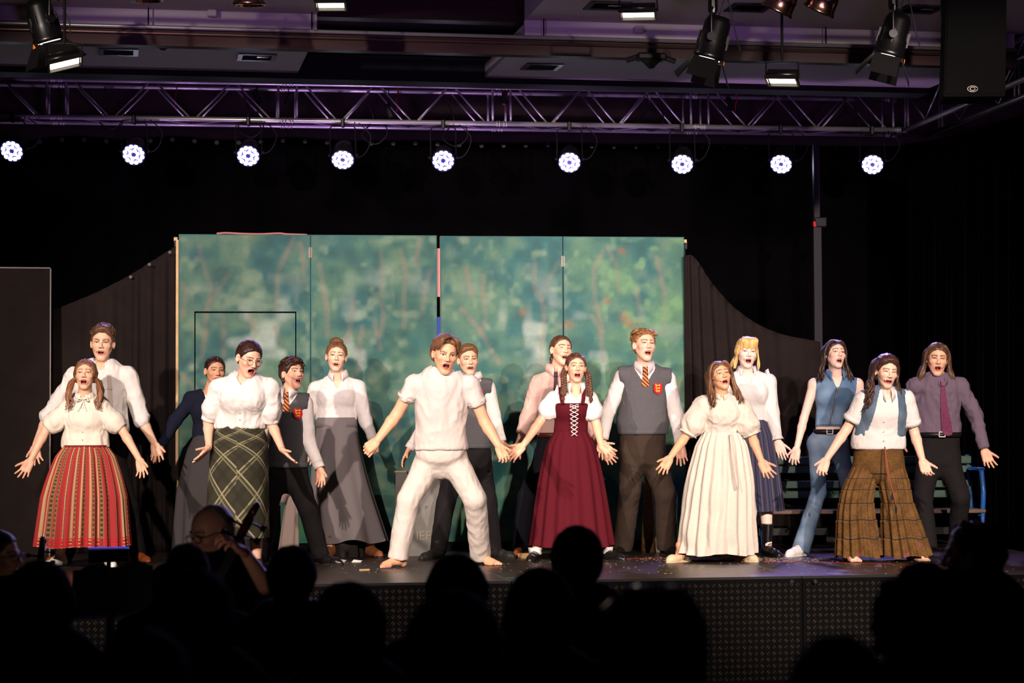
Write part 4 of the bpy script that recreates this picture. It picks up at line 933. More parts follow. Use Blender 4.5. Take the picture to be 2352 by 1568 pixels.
def p10():
    p = Person(1312,1287,(228,172,140))
    p.pose((1322,897),((1270,903),(1358,903)),((1240,968,.04),(1371,978,.05)),((1201,1024,.16),(1380,1020,.12)),(1274,1348,992),(1312,1045),((1280,1150),(1350,1150)),((1230,1289),(1392,1287)),lean=.03)
    HB = [braid([V(sx*.078,.03,-.01),V(sx*.098,.0,-.06),V(sx*.100,-.03,-.13),V(sx*.105,-.05,-.20),V(sx*.110,-.06,-.235)],.017,4.5) for sx in (-1,1)]+[tube_r([V(.110,-.06,-.235),V(.112,-.065,-.26),V(.108,-.065,-.285)],[.012,.017,.005]) ,tube_r([V(-.110,-.06,-.235),V(-.112,-.065,-.26),V(-.108,-.065,-.285)],[.012,.017,.005])]
    p.head((1322,814),(1324,881),yaw=8,pitch=6,roll=2,sc=.96,open=1.1,mw=1.05,eye=.7,fem=1,brow=.2,hairc=(84,50,34),hairname='hair_chestnut',hair=lambda P,h,T: put_hair(P,h,T,[shell(h,.011,line=(-.026,.70),nape=-.06,ear=True,part=.0,amp=.003,freq=(120,12,50))]+HB))
    p.hands([(1150,1070),(1412,1050)],[(1158,1044),(1404,1034)],spread=(.14,.2),curl=(.2,.3),size=1.0); p.limbs_body(bust=1,arm=(.042,.036,.024))
    o = p.shirt(CW,(.62,.62),inf=.012,bust=1,neckr=.064,neckd=.02,vneck=.07,puff=.024,name='blouse',amp=.004,hem=p.wc[2]+.06); p.collar(CW,parent=o,gap=.06,r=.064,pt=.05)
    for i in (0,1):
        d = nrm(p.el[i]-p.sh[i]); e = p.sh[i]*.92+p.el[i]*.08+V(0,0,.035); p.ring('sleeve_frill',e,nrm(V((-1,1)[i],0,.3)),.062,.03,CW,o,flare=1.25,wav=.10,nw=7,n=44)
        e = p.sh[i]*.38+p.el[i]*.62; p.ring('cuff_frill',e,d,.058,.02,CW,o,flare=1.15,wav=.07,nw=8,n=44)
    pts = [p.neck,*p.sh,p.wc,p.pel]; f = Field(np.min(pts,0)-.2,np.max(pts,0)+.2,.009); p.torso(f,.020,None,None,1.05,low=False); zt = p.L((1312,926))[2]; f.half((0,0,zt),(0,0,-1)); f.half((0,0,p.wc[2]-.01),(0,0,1))
    bo = p.cloth('bodice',f,MAR,.002,10)
    for sx in (-1,1):
        zs = p.sh[0][2]; cx0 = p.chest[0]; cy0 = p.chest[1]; pth = spline([V(cx0+sx*.085,cy0+.09,zs+.03),V(cx0+sx*.090,cy0+.02,zs+.078),V(cx0+sx*.092,cy0-.05,zs+.072),V(cx0+sx*.088,cy0-.115,zs+.005),V(cx0+sx*.078,cy0-.135,zt-.01)],16)
        PP = [q+V(dx,0,0) for q in pth for dx in (-.015,.015)]; so = mesh_obj('strap',PP,np.array([(2*i,2*i+1,2*i+3,2*i+2) for i in range(15)]),MAR,bo,True); md = so.modifiers.new('t','SOLIDIFY'); md.thickness = .004
    lb = MB(); zz = np.linspace(zt-.022,p.wc[2]-.03,8); cx = p.wc[0]*.7+p.neck[0]*.3+.012
    Y = lambda x,z: p.front_y(x,z)-.056-.010*max(0,1-abs(z-(zt-.09))/.1)
    for k in range(7):
        a,b = zz[k],zz[k+1]; w = .036-.002*k
        for sx in (-1,1): lb.tube([V(cx-sx*w,Y(cx,a),a),V(cx,Y(cx,(a+b)/2)-.004,(a+b)/2),V(cx+sx*w,Y(cx,b),b)],.0035,5)
    for sx in (-1,1):
        lb.tube([V(cx,Y(cx,zz[0])-.005,zz[0]),V(cx+sx*.03,Y(cx,zz[0])-.012,zz[0]+.012),V(cx+sx*.034,Y(cx,zz[0])-.008,zz[0]-.012),V(cx,Y(cx,zz[0])-.006,zz[0])],.003,5)
    lb.obj('lacing',CORD,bo,True)
    t = p.wc; hm = p.L((1314,1252)); R = (1410-1218)/2/p.sc
    p.loft('skirt',[t,t*.6+hm*.4,hm],[p.wr2+.008,.195,R*.78,R],MAR,pleats=15,amp=.050,pw=.7,q=.8,prof=[0,.16,.55,1],wavy=.008,n=200,top0=.25)
    for i,y in ((0,-15),(1,40)):
        p.shoe(i,y,BKL,lace=BKL); p.ring('sock',p.an[i]+V(0,0,.02),V(0,0,1),.046,.05,SOCK,p.root,flare=1.15,wav=.04,nw=8)
    p.finish('woman with braids in maroon laced dress over white frilled blouse, singing')
def p11():
    p = Person(1480,1277,(238,184,156))
    p.pose((1480,848),((1424,853),(1538,857)),((1395,947,.0),(1552,951,.0)),((1384,1012,.03),(1563,1024,.04)),(1424,1530,975),(1476,1035),((1446,1130,.03),(1528,1138,.03)),((1430,1276),(1532,1276)))
    def curls(P,h,T):
        g = np.random.default_rng(5)
        def ex(f):
            for i in range(420):
                a = g.uniform(-1.5,1.5); th = g.uniform(-1.35,1.9); q = V(.082*math.sin(a)*max(.25,math.cos(th*.62)),.014+.104*math.sin(th),.032+.090*math.cos(th)*math.cos(a*.55))
                if q[1]+.80*q[2] > -.006 and (q[2] > .0 or q[1] > .02): f.ell(q,V(1,1,1)*g.uniform(.007,.012),k=.004)
        put_hair(P,h,T,[shell(h,.013,line=(-.012,.80),nape=-.055,ear=True,amp=.004,freq=(80,80,80),extra=ex,res=.005)])
    p.head((1477,757),(1483,831),yaw=17,pitch=8,roll=3,sc=1.06,open=.9,mw=1.05,smile=.5,eye=.4,mic=1,hairc=(140,96,56),hairname='hair_ginger_curl',hair=curls)
    p.hands([(1376,1060),(1567,1076)],[(1390,1050),(1556,1060)],spread=(.15,.16),curl=(.3,.2),size=1.08); p.limbs_body(legs=False,arm=(.046,.039,.027))
    p.shirt(CW,(1.93,1.93),inf=.014,hem=p.wc[2]-.02,neckr=.064,neckd=.0,sinf=(.024,.022),amp=.004,cuff=.05); p.collar(mat('lilac_shirt',(206,192,190),rough=.85),r=.066,h=.050,pt=.05,gap=.028)
    p.vest(GKN,p.L((1478,996))[2],inf=.028,seed=12); p.tie(TSTR,.14,.06,off=.030,z0=-.005); q = p.L((1509,893)); p.badge(q[0],q[2],.072,off=.045)
    p.trousers(BRN,hw=.168,leg=(.088,.068,.062),inf=.018)
    p.shoe(0,-20,BKL,L=.29); p.shoe(1,30,BKL,L=.29)
    p.finish('tall curly-haired man in grey crested vest and brown trousers')
def p12():
    p = Person(1640,1289,(224,166,130))
    p.pose((1656,914),((1610,917),(1704,920)),((1578,997,.05),(1726,999,.05)),((1538,1052,.16),(1749,1060,.16)),(1616,1700,993),(1650,1050),((1620,1150),(1690,1150)),((1566,1290),(1704,1289)),lean=.05)
    p.head((1649,836),(1660,899),yaw=16,pitch=12,roll=-8,sc=.97,open=.8,mw=1.0,eye=.6,fem=1,brow=1.1,lean=.06,teeth=.5,hairc=(104,70,46),hairname='hair_wavy_brown',hair=lambda P,h,T: put_hair(P,h,T,[shell(h,.013,line=(-.030,.66),nape=-.08,ear=False,amp=.004,freq=(100,12,45),sides=.004),
        locks_long(26,.20,wave=.013,wf=34,spread=.035,front=.75,r=.0105,seed=15,part=.0,volume=.006,ymin=-.06)]))
    p.hands([(1508,1094),(1768,1106)],[(1506,1066),(1779,1080)],spread=(.22,.26),curl=(.22,.22),size=1.0); p.limbs_body(bust=1,arm=(.042,.036,.024))
    o = p.shirt(CWD,(.97,.97),inf=.016,bust=1,neckr=.054,neckd=.0,puff=.032,name='dress_bodice',amp=.011,cuff=.02,hem=p.wc[2]-.01); p.collar(CWD,parent=o,r=.056,h=.026,pt=.02,gap=.022)
    for i in (0,1): e = p.sh[i]*.03+p.el[i]*.97; p.ring('cuff_frill',e,nrm(p.el[i]-p.sh[i]),.062,.02,CWD,o,flare=1.22,wav=.06,nw=8,n=44)
    t = p.wc; hm = p.L((1644,1271)); R = (1735-1552)/2/p.sc
    p.loft('dress_skirt',[t,t*.6+hm*.4,hm],[p.wr2+.008,.20,R*.86,R*1.0],CWD,pleats=20,amp=.055,pw=.35,q=.8,prof=[0,.14,.55,1],noise=.02,wavy=.010,n=220,top0=.45)
    z0 = p.wc[2]-.01; b = MB(); x0 = p.wc[0]+.05; b.tube(spline([V(x0,p.wc[1]-.15,z0),V(x0+.015,p.wc[1]-.21,z0-.2),V(x0+.045,p.wc[1]-.235,z0-.42)],10),.008,5); b.obj('sash_tie',CWD,o,True)
    for i,y in ((0,-50),(1,40)): p.shoe(i,y,CRF,'flat',L=.215,sole=CRF)
    p.finish('woman with loose wavy brown hair in long white puff-sleeve dress, pleading')
def p13():
    p = Person(1730,1276,(250,214,196))
    p.pose((1716,860),((1664,864),(1770,864)),((1660,950,-.05),(1772,948,.0)),((1668,1010,-.05),(1786,1014,.04)),(1690,1760,964),(1730,1015),((1708,1140),(1758,1140)),((1700,1277),(1764,1278)))
    p.head((1713,778),(1718,847),yaw=6,pitch=2,roll=4,sc=1.02,open=1.0,mw=1.0,eye=.4,brow=-.7,fem=1,hairc=(226,178,112),hairname='hair_blonde',browc=(190,140,90),hair=lambda P,h,T: put_hair(P,h,T,[shell(h,.014,line=(-.026,.70),nape=-.06,ear=False,amp=.003,freq=(110,12,50),sides=.003),
        locks_on(h,34,0,0,lambda g,u:[V(-.05+.1*u,-.045,.118),V(-.06+.12*u,-.088,.095),V(-.066+.132*u,-.098+.05*abs(2*u-1)**2,.055),V(-.07+.14*u,-.094+.06*abs(2*u-1)**2,.030-.02*abs(2*u-1))],r=.008,seed=3),
        locks_on(h,12,0,0,lambda g,u:[V((-1 if u<.6 else 1)*.076,-.03,.03),V((-1 if u<.6 else 1)*.084,-.035,-.03),V((-1 if u<.6 else 1)*(.080+.02*g.random()),-.03,-.09),V((-1 if u<.6 else 1)*(.085+.02*g.random()),-.03,-.13)],r=.007,seed=6),
        tube_r([V(-.06,.08,-.03),V(-.085,.08,-.08),V(-.11,.06,-.12)],[.02,.024,.008])]))
    p.hands([(1660,1050),(1802,1070)],[(1680,1035),(1806,1040)],spread=(.1,.06),curl=(.3,.25),palms=(1,-1)); p.limbs_body(bust=1,legs=True,arm=(.039,.033,.022))
    o = p.shirt(CW,(1.92,1.92),inf=.016,bust=1.1,neckr=.064,vneck=.10,hem=p.wc[2]-.015,blouse=.008,sinf=(.020,.022),amp=.005,name='blouse')
    p.collar(CW,parent=o,gap=.07,r=.064,pt=.03,frill=.04,name='frill_collar')
    for i in (0,1):
        p.ring('cuff_frill',p.el[i]*.08+p.wr[i]*.92,nrm(p.wr[i]-p.el[i]),.036,.03,CW,o,flare=1.35,wav=.06,nw=8,n=40)
        p.ring('shoulder_frill',p.sh[i]+V((-1,1)[i]*.005,0,.03),nrm(V((-1,1)[i],0,.15)),.055,.02,CW,o,flare=1.18,wav=.06,nw=9,n=44)
    t = p.wc; hm = p.L((1738,1173)); R = 62/p.sc
    p.loft('skirt',[t,t*.6+hm*.4,hm],[p.wr2+.006,.17,R*.9,R],m_stripeskirt(),pleats=12,amp=.06,pw=.8,q=.8,prof=[0,.22,.6,1],n=180)
    for i,y in ((0,-10),(1,20)): p.shoe(i,y,BKL,'boot',high=.16,lace=BKL,L=.26)
    p.finish('blonde woman with fringe in white blouse and blue striped skirt, black boots')
def p14():
    p = Person(1880,1272,(244,200,180))
    DN = m_denim()
    p.pose((1920,866),((1864,872),(1975,872)),((1846,962,.02),(1990,965,-.02)),((1830,1030,.08),(2000,1030,-.02)),(1872,1932,978),(1902,1018),((1880,1130,.06),(1950,1120,.02)),((1838,1276),(1968,1272)),hipw=.085)
    p.head((1914,787),(1923,849),yaw=16,pitch=12,roll=4,sc=1.0,open=.95,mw=.95,smile=.4,eye=.7,fem=1,brow=.5,mic=0,hairc=(54,34,30),hairname='hair_dark_wave',hair=lambda P,h,T: put_hair(P,h,T,[shell(h,.012,line=(-.028,.68),nape=-.08,ear=False,amp=.003,freq=(110,12,45),part=.0,sides=.0),
        locks_long(22,.17,wave=.012,wf=30,spread=.055,front=.25,r=.0115,seed=25,volume=.004,ymin=-.045)]))
    p.hands([(1815,1074),(2000,1075)],[(1806,1046),(2010,1050)],spread=(.2,.2),curl=(.3,.3)); p.limbs_body(legs=False,bust=1,arm=(.041,.034,.023),hw=.110,leg=(.058,.042,.032))
    f0 = p.shirt(DN,(.1,.1),inf=.012,bust=1.05,arms=(0,0),sleeveless=True,neckr=.064,vneck=.09,hem=p.wc[2]-.005,name='denim_top',amp=.003,up=True)
    p.collar(DN,parent=f0,gap=.06,r=.066,h=.046,pt=.06,spread=1.6)
    b = MB(); cx = p.wc[0]*.55+p.neck[0]*.45
    for z in np.linspace(p.neck[2]-.10,p.wc[2]+.01,22):
        for dx in (-.014,.014): 
            xx = p.neck[0]+(p.wc[0]-p.neck[0])*np.clip((p.neck[2]-z)/(p.neck[2]-p.wc[2]),0,1)+dx; b.lathe([(.0005,0),(.0038,0),(.0005,.003)],6,Matrix.Translation((xx,p.front_y(xx,z)-.036,z))@Matrix.Rotation(math.pi/2,4,'X'))
    for x in np.linspace(p.wc[0]-p.wr2*.85,p.wc[0]+p.wr2*.85,18): b.lathe([(.0005,0),(.0038,0),(.0005,.003)],6,Matrix.Translation((x,p.front_y(x,p.wc[2])-.020,p.wc[2]+.012))@Matrix.Rotation(math.pi/2,4,'X'))
    o = b.obj('rhinestones',STEEL,f0); o['kind'] = 'stuff'
    b = MB(); 
    zs = np.linspace(p.neck[2]-.09,p.wc[2]+.01,10); b.tube([V(p.neck[0]+(p.wc[0]-p.neck[0])*(p.neck[2]-z)/(p.neck[2]-p.wc[2]),p.front_y(p.neck[0],z)-.034,z) for z in zs],.004,5); b.obj('zip',STEEL,f0)
    p.trousers(m_denim('jeans_denim',(66,92,124),(148,166,184)),inf=.008,ww=p.wr2-.006,leg=(.070,.052,.050),flare=.016,end=(.03,.03),hw=.132,amp=.003,name='jeans',top=p.wc[2]-.03)
    p.belt(BELTK,p.wc[2]-.045,p.wr2+.012,w=.036,buckle=STEEL)
    for i,y in ((0,-40),(1,20)): p.shoe(i,y,WSH,'sneaker',sole=WSH,L=.26)
    p.finish('dark-haired woman in sleeveless studded denim top and blue jeans')
def p15():
    p = Person(2022,1288,(240,194,168))
    p.pose((2036,906),((1978,905),(2086,903)),((1944,986,.05),(2100,992,.05)),((1897,1056,.16),(2119,1058,.15)),(1962,2074,1022),(2018,1058),((1975,1150,.05),(2060,1150,.05)),((1949,1289),(2098,1288)),lean=.08,hipw=.090)
    p.head((2032,813),(2040,891),yaw=10,pitch=-6,roll=6,sc=1.03,open=.65,smile=1,mw=1.15,eye=.0,fem=1,lean=.12,hairc=(66,42,34),hairname='hair_dark_curl',hair=lambda P,h,T: put_hair(P,h,T,[shell(h,.014,line=(-.026,.70),nape=-.08,ear=True,amp=.004,freq=(90,14,45),top=.006),
        locks_long(26,.27,wave=.022,wf=52,spread=.05,front=.95,r=.010,seed=35,volume=.004,ymin=-.02,backlen=.9)]))
    p.hands([(1873,1096),(2120,1094)],[(1864,1070),(2147,1080)],spread=(.12,.12),curl=(.45,.55),size=1.05); p.limbs_body(bust=1.2,arm=(.046,.038,.026),hw=.175)
    o = p.shirt(CW,(.72,.78),inf=.022,bust=1.3,neckr=.060,neckd=.0,vneck=.03,sinf=(.030,.028),blouse=.014,hem=p.wc[2]-.03,amp=.005,cuff=.03); p.collar(CW,parent=o,r=.064,h=.050,pt=.06,gap=.03)
    p.buttons(np.linspace(p.neck[2]-.14,p.wc[2]+.04,4),BTN,parent=o,off=.045)
    b = MB(); c = p.neck+V(.0,-.100,-.062)
    for sx in (-1,1): b.poly([c,c+V(sx*.045,0,.022),c+V(sx*.052,0,.0),c+V(sx*.045,0,-.022)],.014,V(0,1,0))
    b.box(c+V(0,.003,0),(.018,.022,.02)); b.obj('bow_tie',mat('dusty_rose_bow',(128,84,84),rough=.7),o)
    pts = [p.neck,*p.sh,p.wc,p.pel]; f = Field(np.min(pts,0)-.22,np.max(pts,0)+.2,.009); p.torso(f,.032,None,.175,1.3)
    f.half((0,0,p.wc[2]+.07),(0,0,1)); 
    for i in (0,1): armhole(f,p.sh[i],(-1,1)[i],-.004)
    f.cone(p.neck-V(0,-.01,.02),p.neck+V(0,0,.16),.066,.075,k=.008,op='cut')
    for t in np.linspace(0,1,28):
        c0 = p.neck*(1-t)+p.wc*t; f.cone(c0-V(0,.03,0),c0-V(0,.30,0),.070+.055*t,.072+.055*t,k=.004,op='cut')
    p.cloth('denim_waistcoat',f,m_denim('washed_denim',(62,80,100),(110,128,146)),.003,12)
    BH = m_boho(); t = p.wc
    pe = Field(t-V(.4,.4,.4),t+V(.4,.4,.2),.010); pe.cone(t+V(0,0,.03),p.pel,p.wr2-.002,.195,k=.03,flat=V(0,1,0),q=.74)
    for i in (0,1): pe.cone(p.hip[i],p.hip[i]-V((1,-1)[i]*.01,0,.05),.105,.105,k=.02)
    pe.half((0,0,t[2]+.02),(0,0,-1)); v,q = pe.mesh(); uv = np.stack([v[:,0]*1.0,(t[2]-v[:,2])*.9],1)
    w = mesh_obj('wide_trousers',v,q,BH,p.root,True,uv=uv)
    for i,(mx,hx,mr,hr) in enumerate(((1967,1972,38,52),(2060,2082,35,56))):
        hm = p.L((hx,1277)); md = p.L((mx,1150),.03); h0 = p.hip[i]-V(0,0,.03)
        p.loft('trouser_leg',[h0,md,hm],[.108,.122,mr/p.sc,hr/p.sc],BH,n=132,rows=60,pleats=15,amp=.095,pw=.7,q=.95,parent=w,uvs=(1.1,1.0),tiers=(.2,.36,.52,.68,.84),top0=.2,wavy=.012,seed=3+i,prof=[0,.25,.5,1])
    b = MB(); x0 = p.wc[0]+.015; y0 = p.wc[1]-.19
    b.tube(spline([V(x0,y0,t[2]-.01),V(x0+.012,y0-.03,t[2]-.2),V(x0+.05,y0-.03,t[2]-.36)],10),.005,5); b.tube(spline([V(x0,y0,t[2]-.01),V(x0+.02,y0-.035,t[2]-.2),V(x0+.075,y0-.04,t[2]-.46)],10),.005,5); b.obj('drawstring',mat('orange_cord',(150,84,60),rough=.8),w,True)
    b = MB(); b.lathe([(.003,0),(.010,-.03),(.008,-.06)],8,Matrix.Translation((x0+.05,y0-.03,t[2]-.36))); b.lathe([(.003,0),(.010,-.03),(.008,-.06)],8,Matrix.Translation((x0+.075,y0-.04,t[2]-.46))); b.obj('tassel',mat('navy_tassel',(30,34,50),rough=.9),w)
    for i,y in ((0,15),(1,25)): p.shoe(i,y,None,'bare',L=.25)
    p.finish('barefoot laughing woman in white shirt, denim waistcoat and wide ochre tiered trousers')
def p16():
    p = Person(2160,1273,(234,178,146))
    p.pose((2158,874),((2096,872),(2213,874)),((2080,950,-.08),(2241,956,.03)),((2062,1012,-.06),(2261,1034,.08)),(2108,2204,993),(2155,1048),((2120,1144,.05),(2206,1142,.05)),((2134,1277),(2198,1270)),lean=.05)
    p.head((2156,788),(2149,862),yaw=-4,pitch=-4,roll=4,sc=1.05,open=1.0,mw=1.0,eye=.25,mic=1,lean=.08,hairc=(88,62,46),hairname='hair_long_straight',hair=lambda P,h,T: put_hair(P,h,T,[shell(h,.013,line=(-.022,.74),nape=-.08,ear=False,amp=.003,freq=(120,10,30),part=.004,sides=.002),
        locks_long(28,.155,wave=.003,wf=20,spread=.05,front=.55,r=.012,seed=45,volume=.004,ymin=-.04)]))
    p.hands([(2058,1060),(2270,1082)],[(2070,1040),(2288,1056)],spread=(.2,.24),curl=(.3,.28),size=1.06); p.limbs_body(legs=False,arm=(.046,.038,.027))
    o = p.shirt(CMV,(1.9,1.93),inf=.016,hem=p.wc[2]-.02,neckr=.064,neckd=.0,sinf=(.022,.020),amp=.010,cuff=.05); p.collar(CMV,parent=o,r=.065,h=.048,pt=.05,gap=.025)
    p.tie(TPUR,.42,.085,off=.036,dx=.045)
    p.trousers(BLK,hw=.16,inf=.016); p.belt(BELTK,p.wc[2]-.015,p.wr2+.012,buckle=STEEL)
    p.shoe(0,-15,BKL,L=.29); p.shoe(1,20,BKL,L=.29)
    p.finish('long-haired man in mauve shirt, plum tie and black trousers')
# ------------------------------------------------------------------ setting: hall, stage, ceiling
def mstruct(o): o['kind'] = 'structure'; return o
M_BLACK = mat('stage_black', (14,13,14), rough=.95, spec=.05, var=.15, vscale=3)
M_WALL = mat('dim_wall_plaster', (112,96,88), rough=.9, var=.06, vscale=2)
M_CEIL = mat('white_ceiling_paint', (206,196,192), rough=.9, bump=.05, bscale=90)
M_WOOD = mat('dark_red_wood', (44,13,10), rough=.5, spec=.25, var=.35, vscale=5, bstretch=(.4,6,6))
M_ALU = mat('aluminium', (176,172,172), rough=.34, metal=.65, bump=.03, bscale=60)
M_DECK = mat('phenolic_deck', (46,34,29), rough=.36, spec=.45, var=.16, vscale=5, bump=.05, bscale=160)
M_STEELD = mat('dark_steel', (26,25,26), rough=.5, metal=.3)
YE = 14.82; SX0, SX1 = -3.64, 8.84
b = MB(); b.box((2.5, 9, -.05), (20, 30, .1)); mstruct(b.obj('floor', mat('hall_floor_dark', (36,28,26), rough=.6)))
b = MB(); b.box((2.5, 23.2, 3), (20, .2, 6.2)); mstruct(b.obj('wall_back', M_WALL))
b = MB(); b.box((-6.6, 9, 3), (.2, 30, 6.2)); mstruct(b.obj('wall_left', M_WALL))
b = MB(); b.box((11.6, 9, 3), (.2, 30, 6.2)); mstruct(b.obj('wall_right', M_WALL))
# stage platform: deck panels with aluminium edge rails, checker-plate fascia
st = mstruct(empty('stage_platform', (0,0,0)))
b = MB(); b.box(((SX0+SX1)/2, (YE+23)/2+.05, (STG-.12)/2), (SX1-SX0-.1, 23-YE-.15, STG-.12)); b.obj('substructure', M_BLACK, st)
ys = [YE, 15.85, 16.62, 17.30, 18.30, 19.4, 20.5, 23.0]; xs = [SX0+2.08*i for i in range(7)]
for j in range(len(ys)-1):
    for i in range(6):
        q = MB(); g = .007; q.box(((xs[i]+xs[i+1])/2, (ys[j]+ys[j+1])/2, STG-.03), (2.08-g, ys[j+1]-ys[j]-g, .06), bev=.002); q.obj('deck_panel', M_DECK, st)
for j, y in enumerate(ys[:-1]):
    q = MB(); q.box(((SX0+SX1)/2, y+(.006 if j == 0 else 0), STG-.022), (SX1-SX0, .012 if j == 0 else .0068, .042)); q.obj('edge_rail', M_STEELD if j == 0 else M_ALU, st)
for x in xs[1:-1]:
    q = MB(); q.box((x, (YE+23)/2, STG-.022), (.0068, 23-YE, .040)); q.obj('edge_rail', M_ALU, st)
M_PLATE = mat('black_checker_plate', (9,8,8), rough=.8, metal=.0, spec=.04)
M_TREAD = mat('glint_toned_tread', (60,52,46), rough=.35, metal=.0, spec=.6)  # treads coloured lighter than the plate to stand for glints
tread = None
for i in range(6):
    cx = (xs[i]+xs[i+1])/2
    q = MB(); q.box((cx, YE-.012, (STG-.012)/2), (2.074, .012, STG-.022)); pl = q.obj('fascia_plate', M_PLATE, st)
    if tread is None:
        vv, ff = [], []; cs = .0435; nx, nz = int(2.05/cs), int((STG-.035)/cs)
        for a in range(nx):
            for c in range(nz):
                X = -1.02+a*cs+cs/2; Z = .018+c*cs+cs/2; sgn = 1 if (a+c)%2 == 0 else -1
                for o in (-.0062, .0062):
                    d = nrm(V(1,0,sgn*1.1)); n_ = V(-d[2],0,d[0]); p0 = V(X,0,Z)+n_*o*1.15; L_, w_ = .0155, .0042; k = len(vv)
                    vv += [p0-d*L_, p0+n_*w_, p0+d*L_, p0-n_*w_, p0-d*L_*.55+V(0,-.0032,0), p0+d*L_*.55+V(0,-.0032,0)]
                    ff += [(k,k+4,k+1,k+1) if 0 else (k,k+1,k+4), (k+1,k+2,k+5), (k+1,k+5,k+4), (k+2,k+3,k+5), (k+3,k,k+4), (k+3,k+4,k+5)]
        tread = mesh_obj('tread_pattern', vv, ff, M_TREAD, pl); tread.location = (cx, YE-.0185, 0); tread['kind'] = 'stuff'
    else:
        t2 = inst('tread_pattern', tread, pl, (cx, YE-.0185, 0)); t2['kind'] = 'stuff'
for px, py in ((1818,1335),(1872,1335)):
    q = MB(); p = at(px, py, depth(V(4.7,YE,0.7))-.03); q.lathe([(.004,-.01),(.014,-.01),(.014,.01),(.004,.01)], 10, Matrix.Translation(p)@Matrix.Rotation(math.pi/2,4,'X')); q.obj('fascia_latch', M_STEELD, st)
# tape marks and litter on the deck
def tape(name, p0, p1, w, col, label):
    a, c = onz(*p0), onz(*p1); d = nrm(c-a); n_ = V(-d[1], d[0], 0)*w/2; z = V(0,0,.0015)
    q = MB(); q.poly([a+n_, a-n_, c-n_, c+n_], .0012, V(0,0,1)); tag(q.obj('floor_tape', mat('tape_'+name, col, rough=.6)), label, 'tape', 'spike tape on the stage floor')
tape('red', (1420,1283), (1565,1281), .018, (190,28,30), 'red tape strip on the floor by the brown trousers')
tape('red', (1752,1289), (2050,1294), .014, (190,28,30), 'long red tape line in front of the jeans and ochre trousers')
tape('red', (2070,1296), (2300,1305), .014, (190,28,30), 'red tape line at the right of the stage floor')
tape('green', (1160,1327), (1181,1326), .02, (40,130,60), 'short green tape mark near the stage edge')
tape('blue', (880,1306), (905,1305), .016, (44,60,150), 'short blue tape mark by the barefoot man')
g = np.random.default_rng(9); q = MB()
for i in range(900):
    u = g.random()
    px, py = (g.normal(1640,90), 1279+g.random()*8) if u < .45 else ((g.normal(1800,60), 1281+g.random()*10) if u < .7 else (g.uniform(760,2330), 1284+g.random()*34))
    p = onz(px, py); a = g.random()*6.3; s_ = g.uniform(.003,.010); q.poly([p+V(math.cos(a+k)*s_, math.sin(a+k)*s_*.5, .001) for k in (0,1.7,3.1,4.6)], .0012, V(0,0,1))
tag(q.obj('confetti', mat('straw_confetti', (176,150,110), rough=.8)), 'scattered pale straw flakes on the stage floor', 'litter', kind='stuff')
for px, py, l in ((757,1293,'curled white paper scrap beside the black shoe'),(783,1290,'small white paper scrap under the grey skirt'),(819,1291,'tiny white paper scrap left of the brown boot')):
    p = onz(px, py); q = MB(); q.poly([p+V(-.04,0,.001), p+V(.03,-.02,.001), p+V(.045,.01,.012), p+V(-.02,.02,.02)], .001, V(0,0,1)); tag(q.obj('paper_scrap', mat('white_paper', (214,206,200), rough=.8)), l, 'paper')
a = onz(837,1310); q = MB(); q.box(a+V(0,0,.006), (.08,.012,.012), ax=rotm(20,0,0).T); tag(q.obj('wood_splinter', mat('pale_wood', (196,160,110), rough=.7)), 'pale wood splinter on the floor before the barefoot man', 'wood')
a = at(1236,1282,17.62); a[2] = STG+.02; q = MB(); q.box(a, (.34,.06,.04)); tag(q.obj('wood_batten', mat('pine_batten', (190,150,104), rough=.7, var=.2, vscale=6, bstretch=(1,12,12))), 'pine batten on the floor behind the brown shoe', 'batten')
# ---------------- ceiling
P0 = at(728,75,17.0); y0, zB = P0[1], P0[2]; zA = zB+.145; xl = P0[0]; xr = at(1205,92, depth(V(at(1205,92,17.3)[0], y0, zB)))[0]
ce = mstruct(empty('ceiling', (0,0,0)))
XE = at(2066,218,20.98)[0]-.10
for (x0, x1) in ((-6.5, xl), (xr, 11.5)):
    q = MB(); q.box(((x0+x1)/2, (y0-6)/2, zA+.1), (x1-x0, y0+6, .2)); q.obj('ceiling_slab', M_CEIL, ce)
    x1 = min(x1, XE)
    q = MB(); q.box(((x0+x1)/2, y0+.02, (zA+zB)/2+.0), (x1-x0, .04, zA-zB)); q.obj('ceiling_fascia', M_CEIL, ce)
    q = MB(); q.box(((x0+x1)/2, y0+1.0, zB+.06), (x1-x0, 1.95, .12)); q.obj('ceiling_soffit', M_CEIL, ce)
q = MB(); q.box((2.5, 9, 6.05), (20, 30, .1)); q.obj('upper_ceiling', mat('dark_upper_ceiling', (30,20,20), rough=.9), ce)
for yy, zz in ((y0-1.9, 5.45), (y0-.75, 5.30), (y0+.35, 5.2)):
    q = MB(); q.box(((xl+xr)/2, yy, zz), (xr-xl+.3, .16, .26)); q.obj('roof_beam', M_WOOD, ce)
for xx in (xl+.45, (xl+xr)/2, xr-.35):
    q = MB(); q.box((xx, y0-1.2, 5.62), (.18, 4.0, .22)); q.obj('roof_beam', M_WOOD, ce)
q = MB(); q.box(((XE-6.5)/2, y0+.02, zB-.075), (XE+6.5, .12, .13)); mstruct(q.obj('trim_1', M_WOOD))
q = MB(); q.box(((XE-6.5)/2, y0+2.1, zB+.06), (XE+6.5, .3, .22)); mstruct(q.obj('trim_2', mat('black_beam', (16,12,13), rough=.8)))
q = empty('curtain_rail', (2.5, y0-.08, zB-.005)); tag(q, 'long thin metal curtain rail under the ceiling', 'rail')
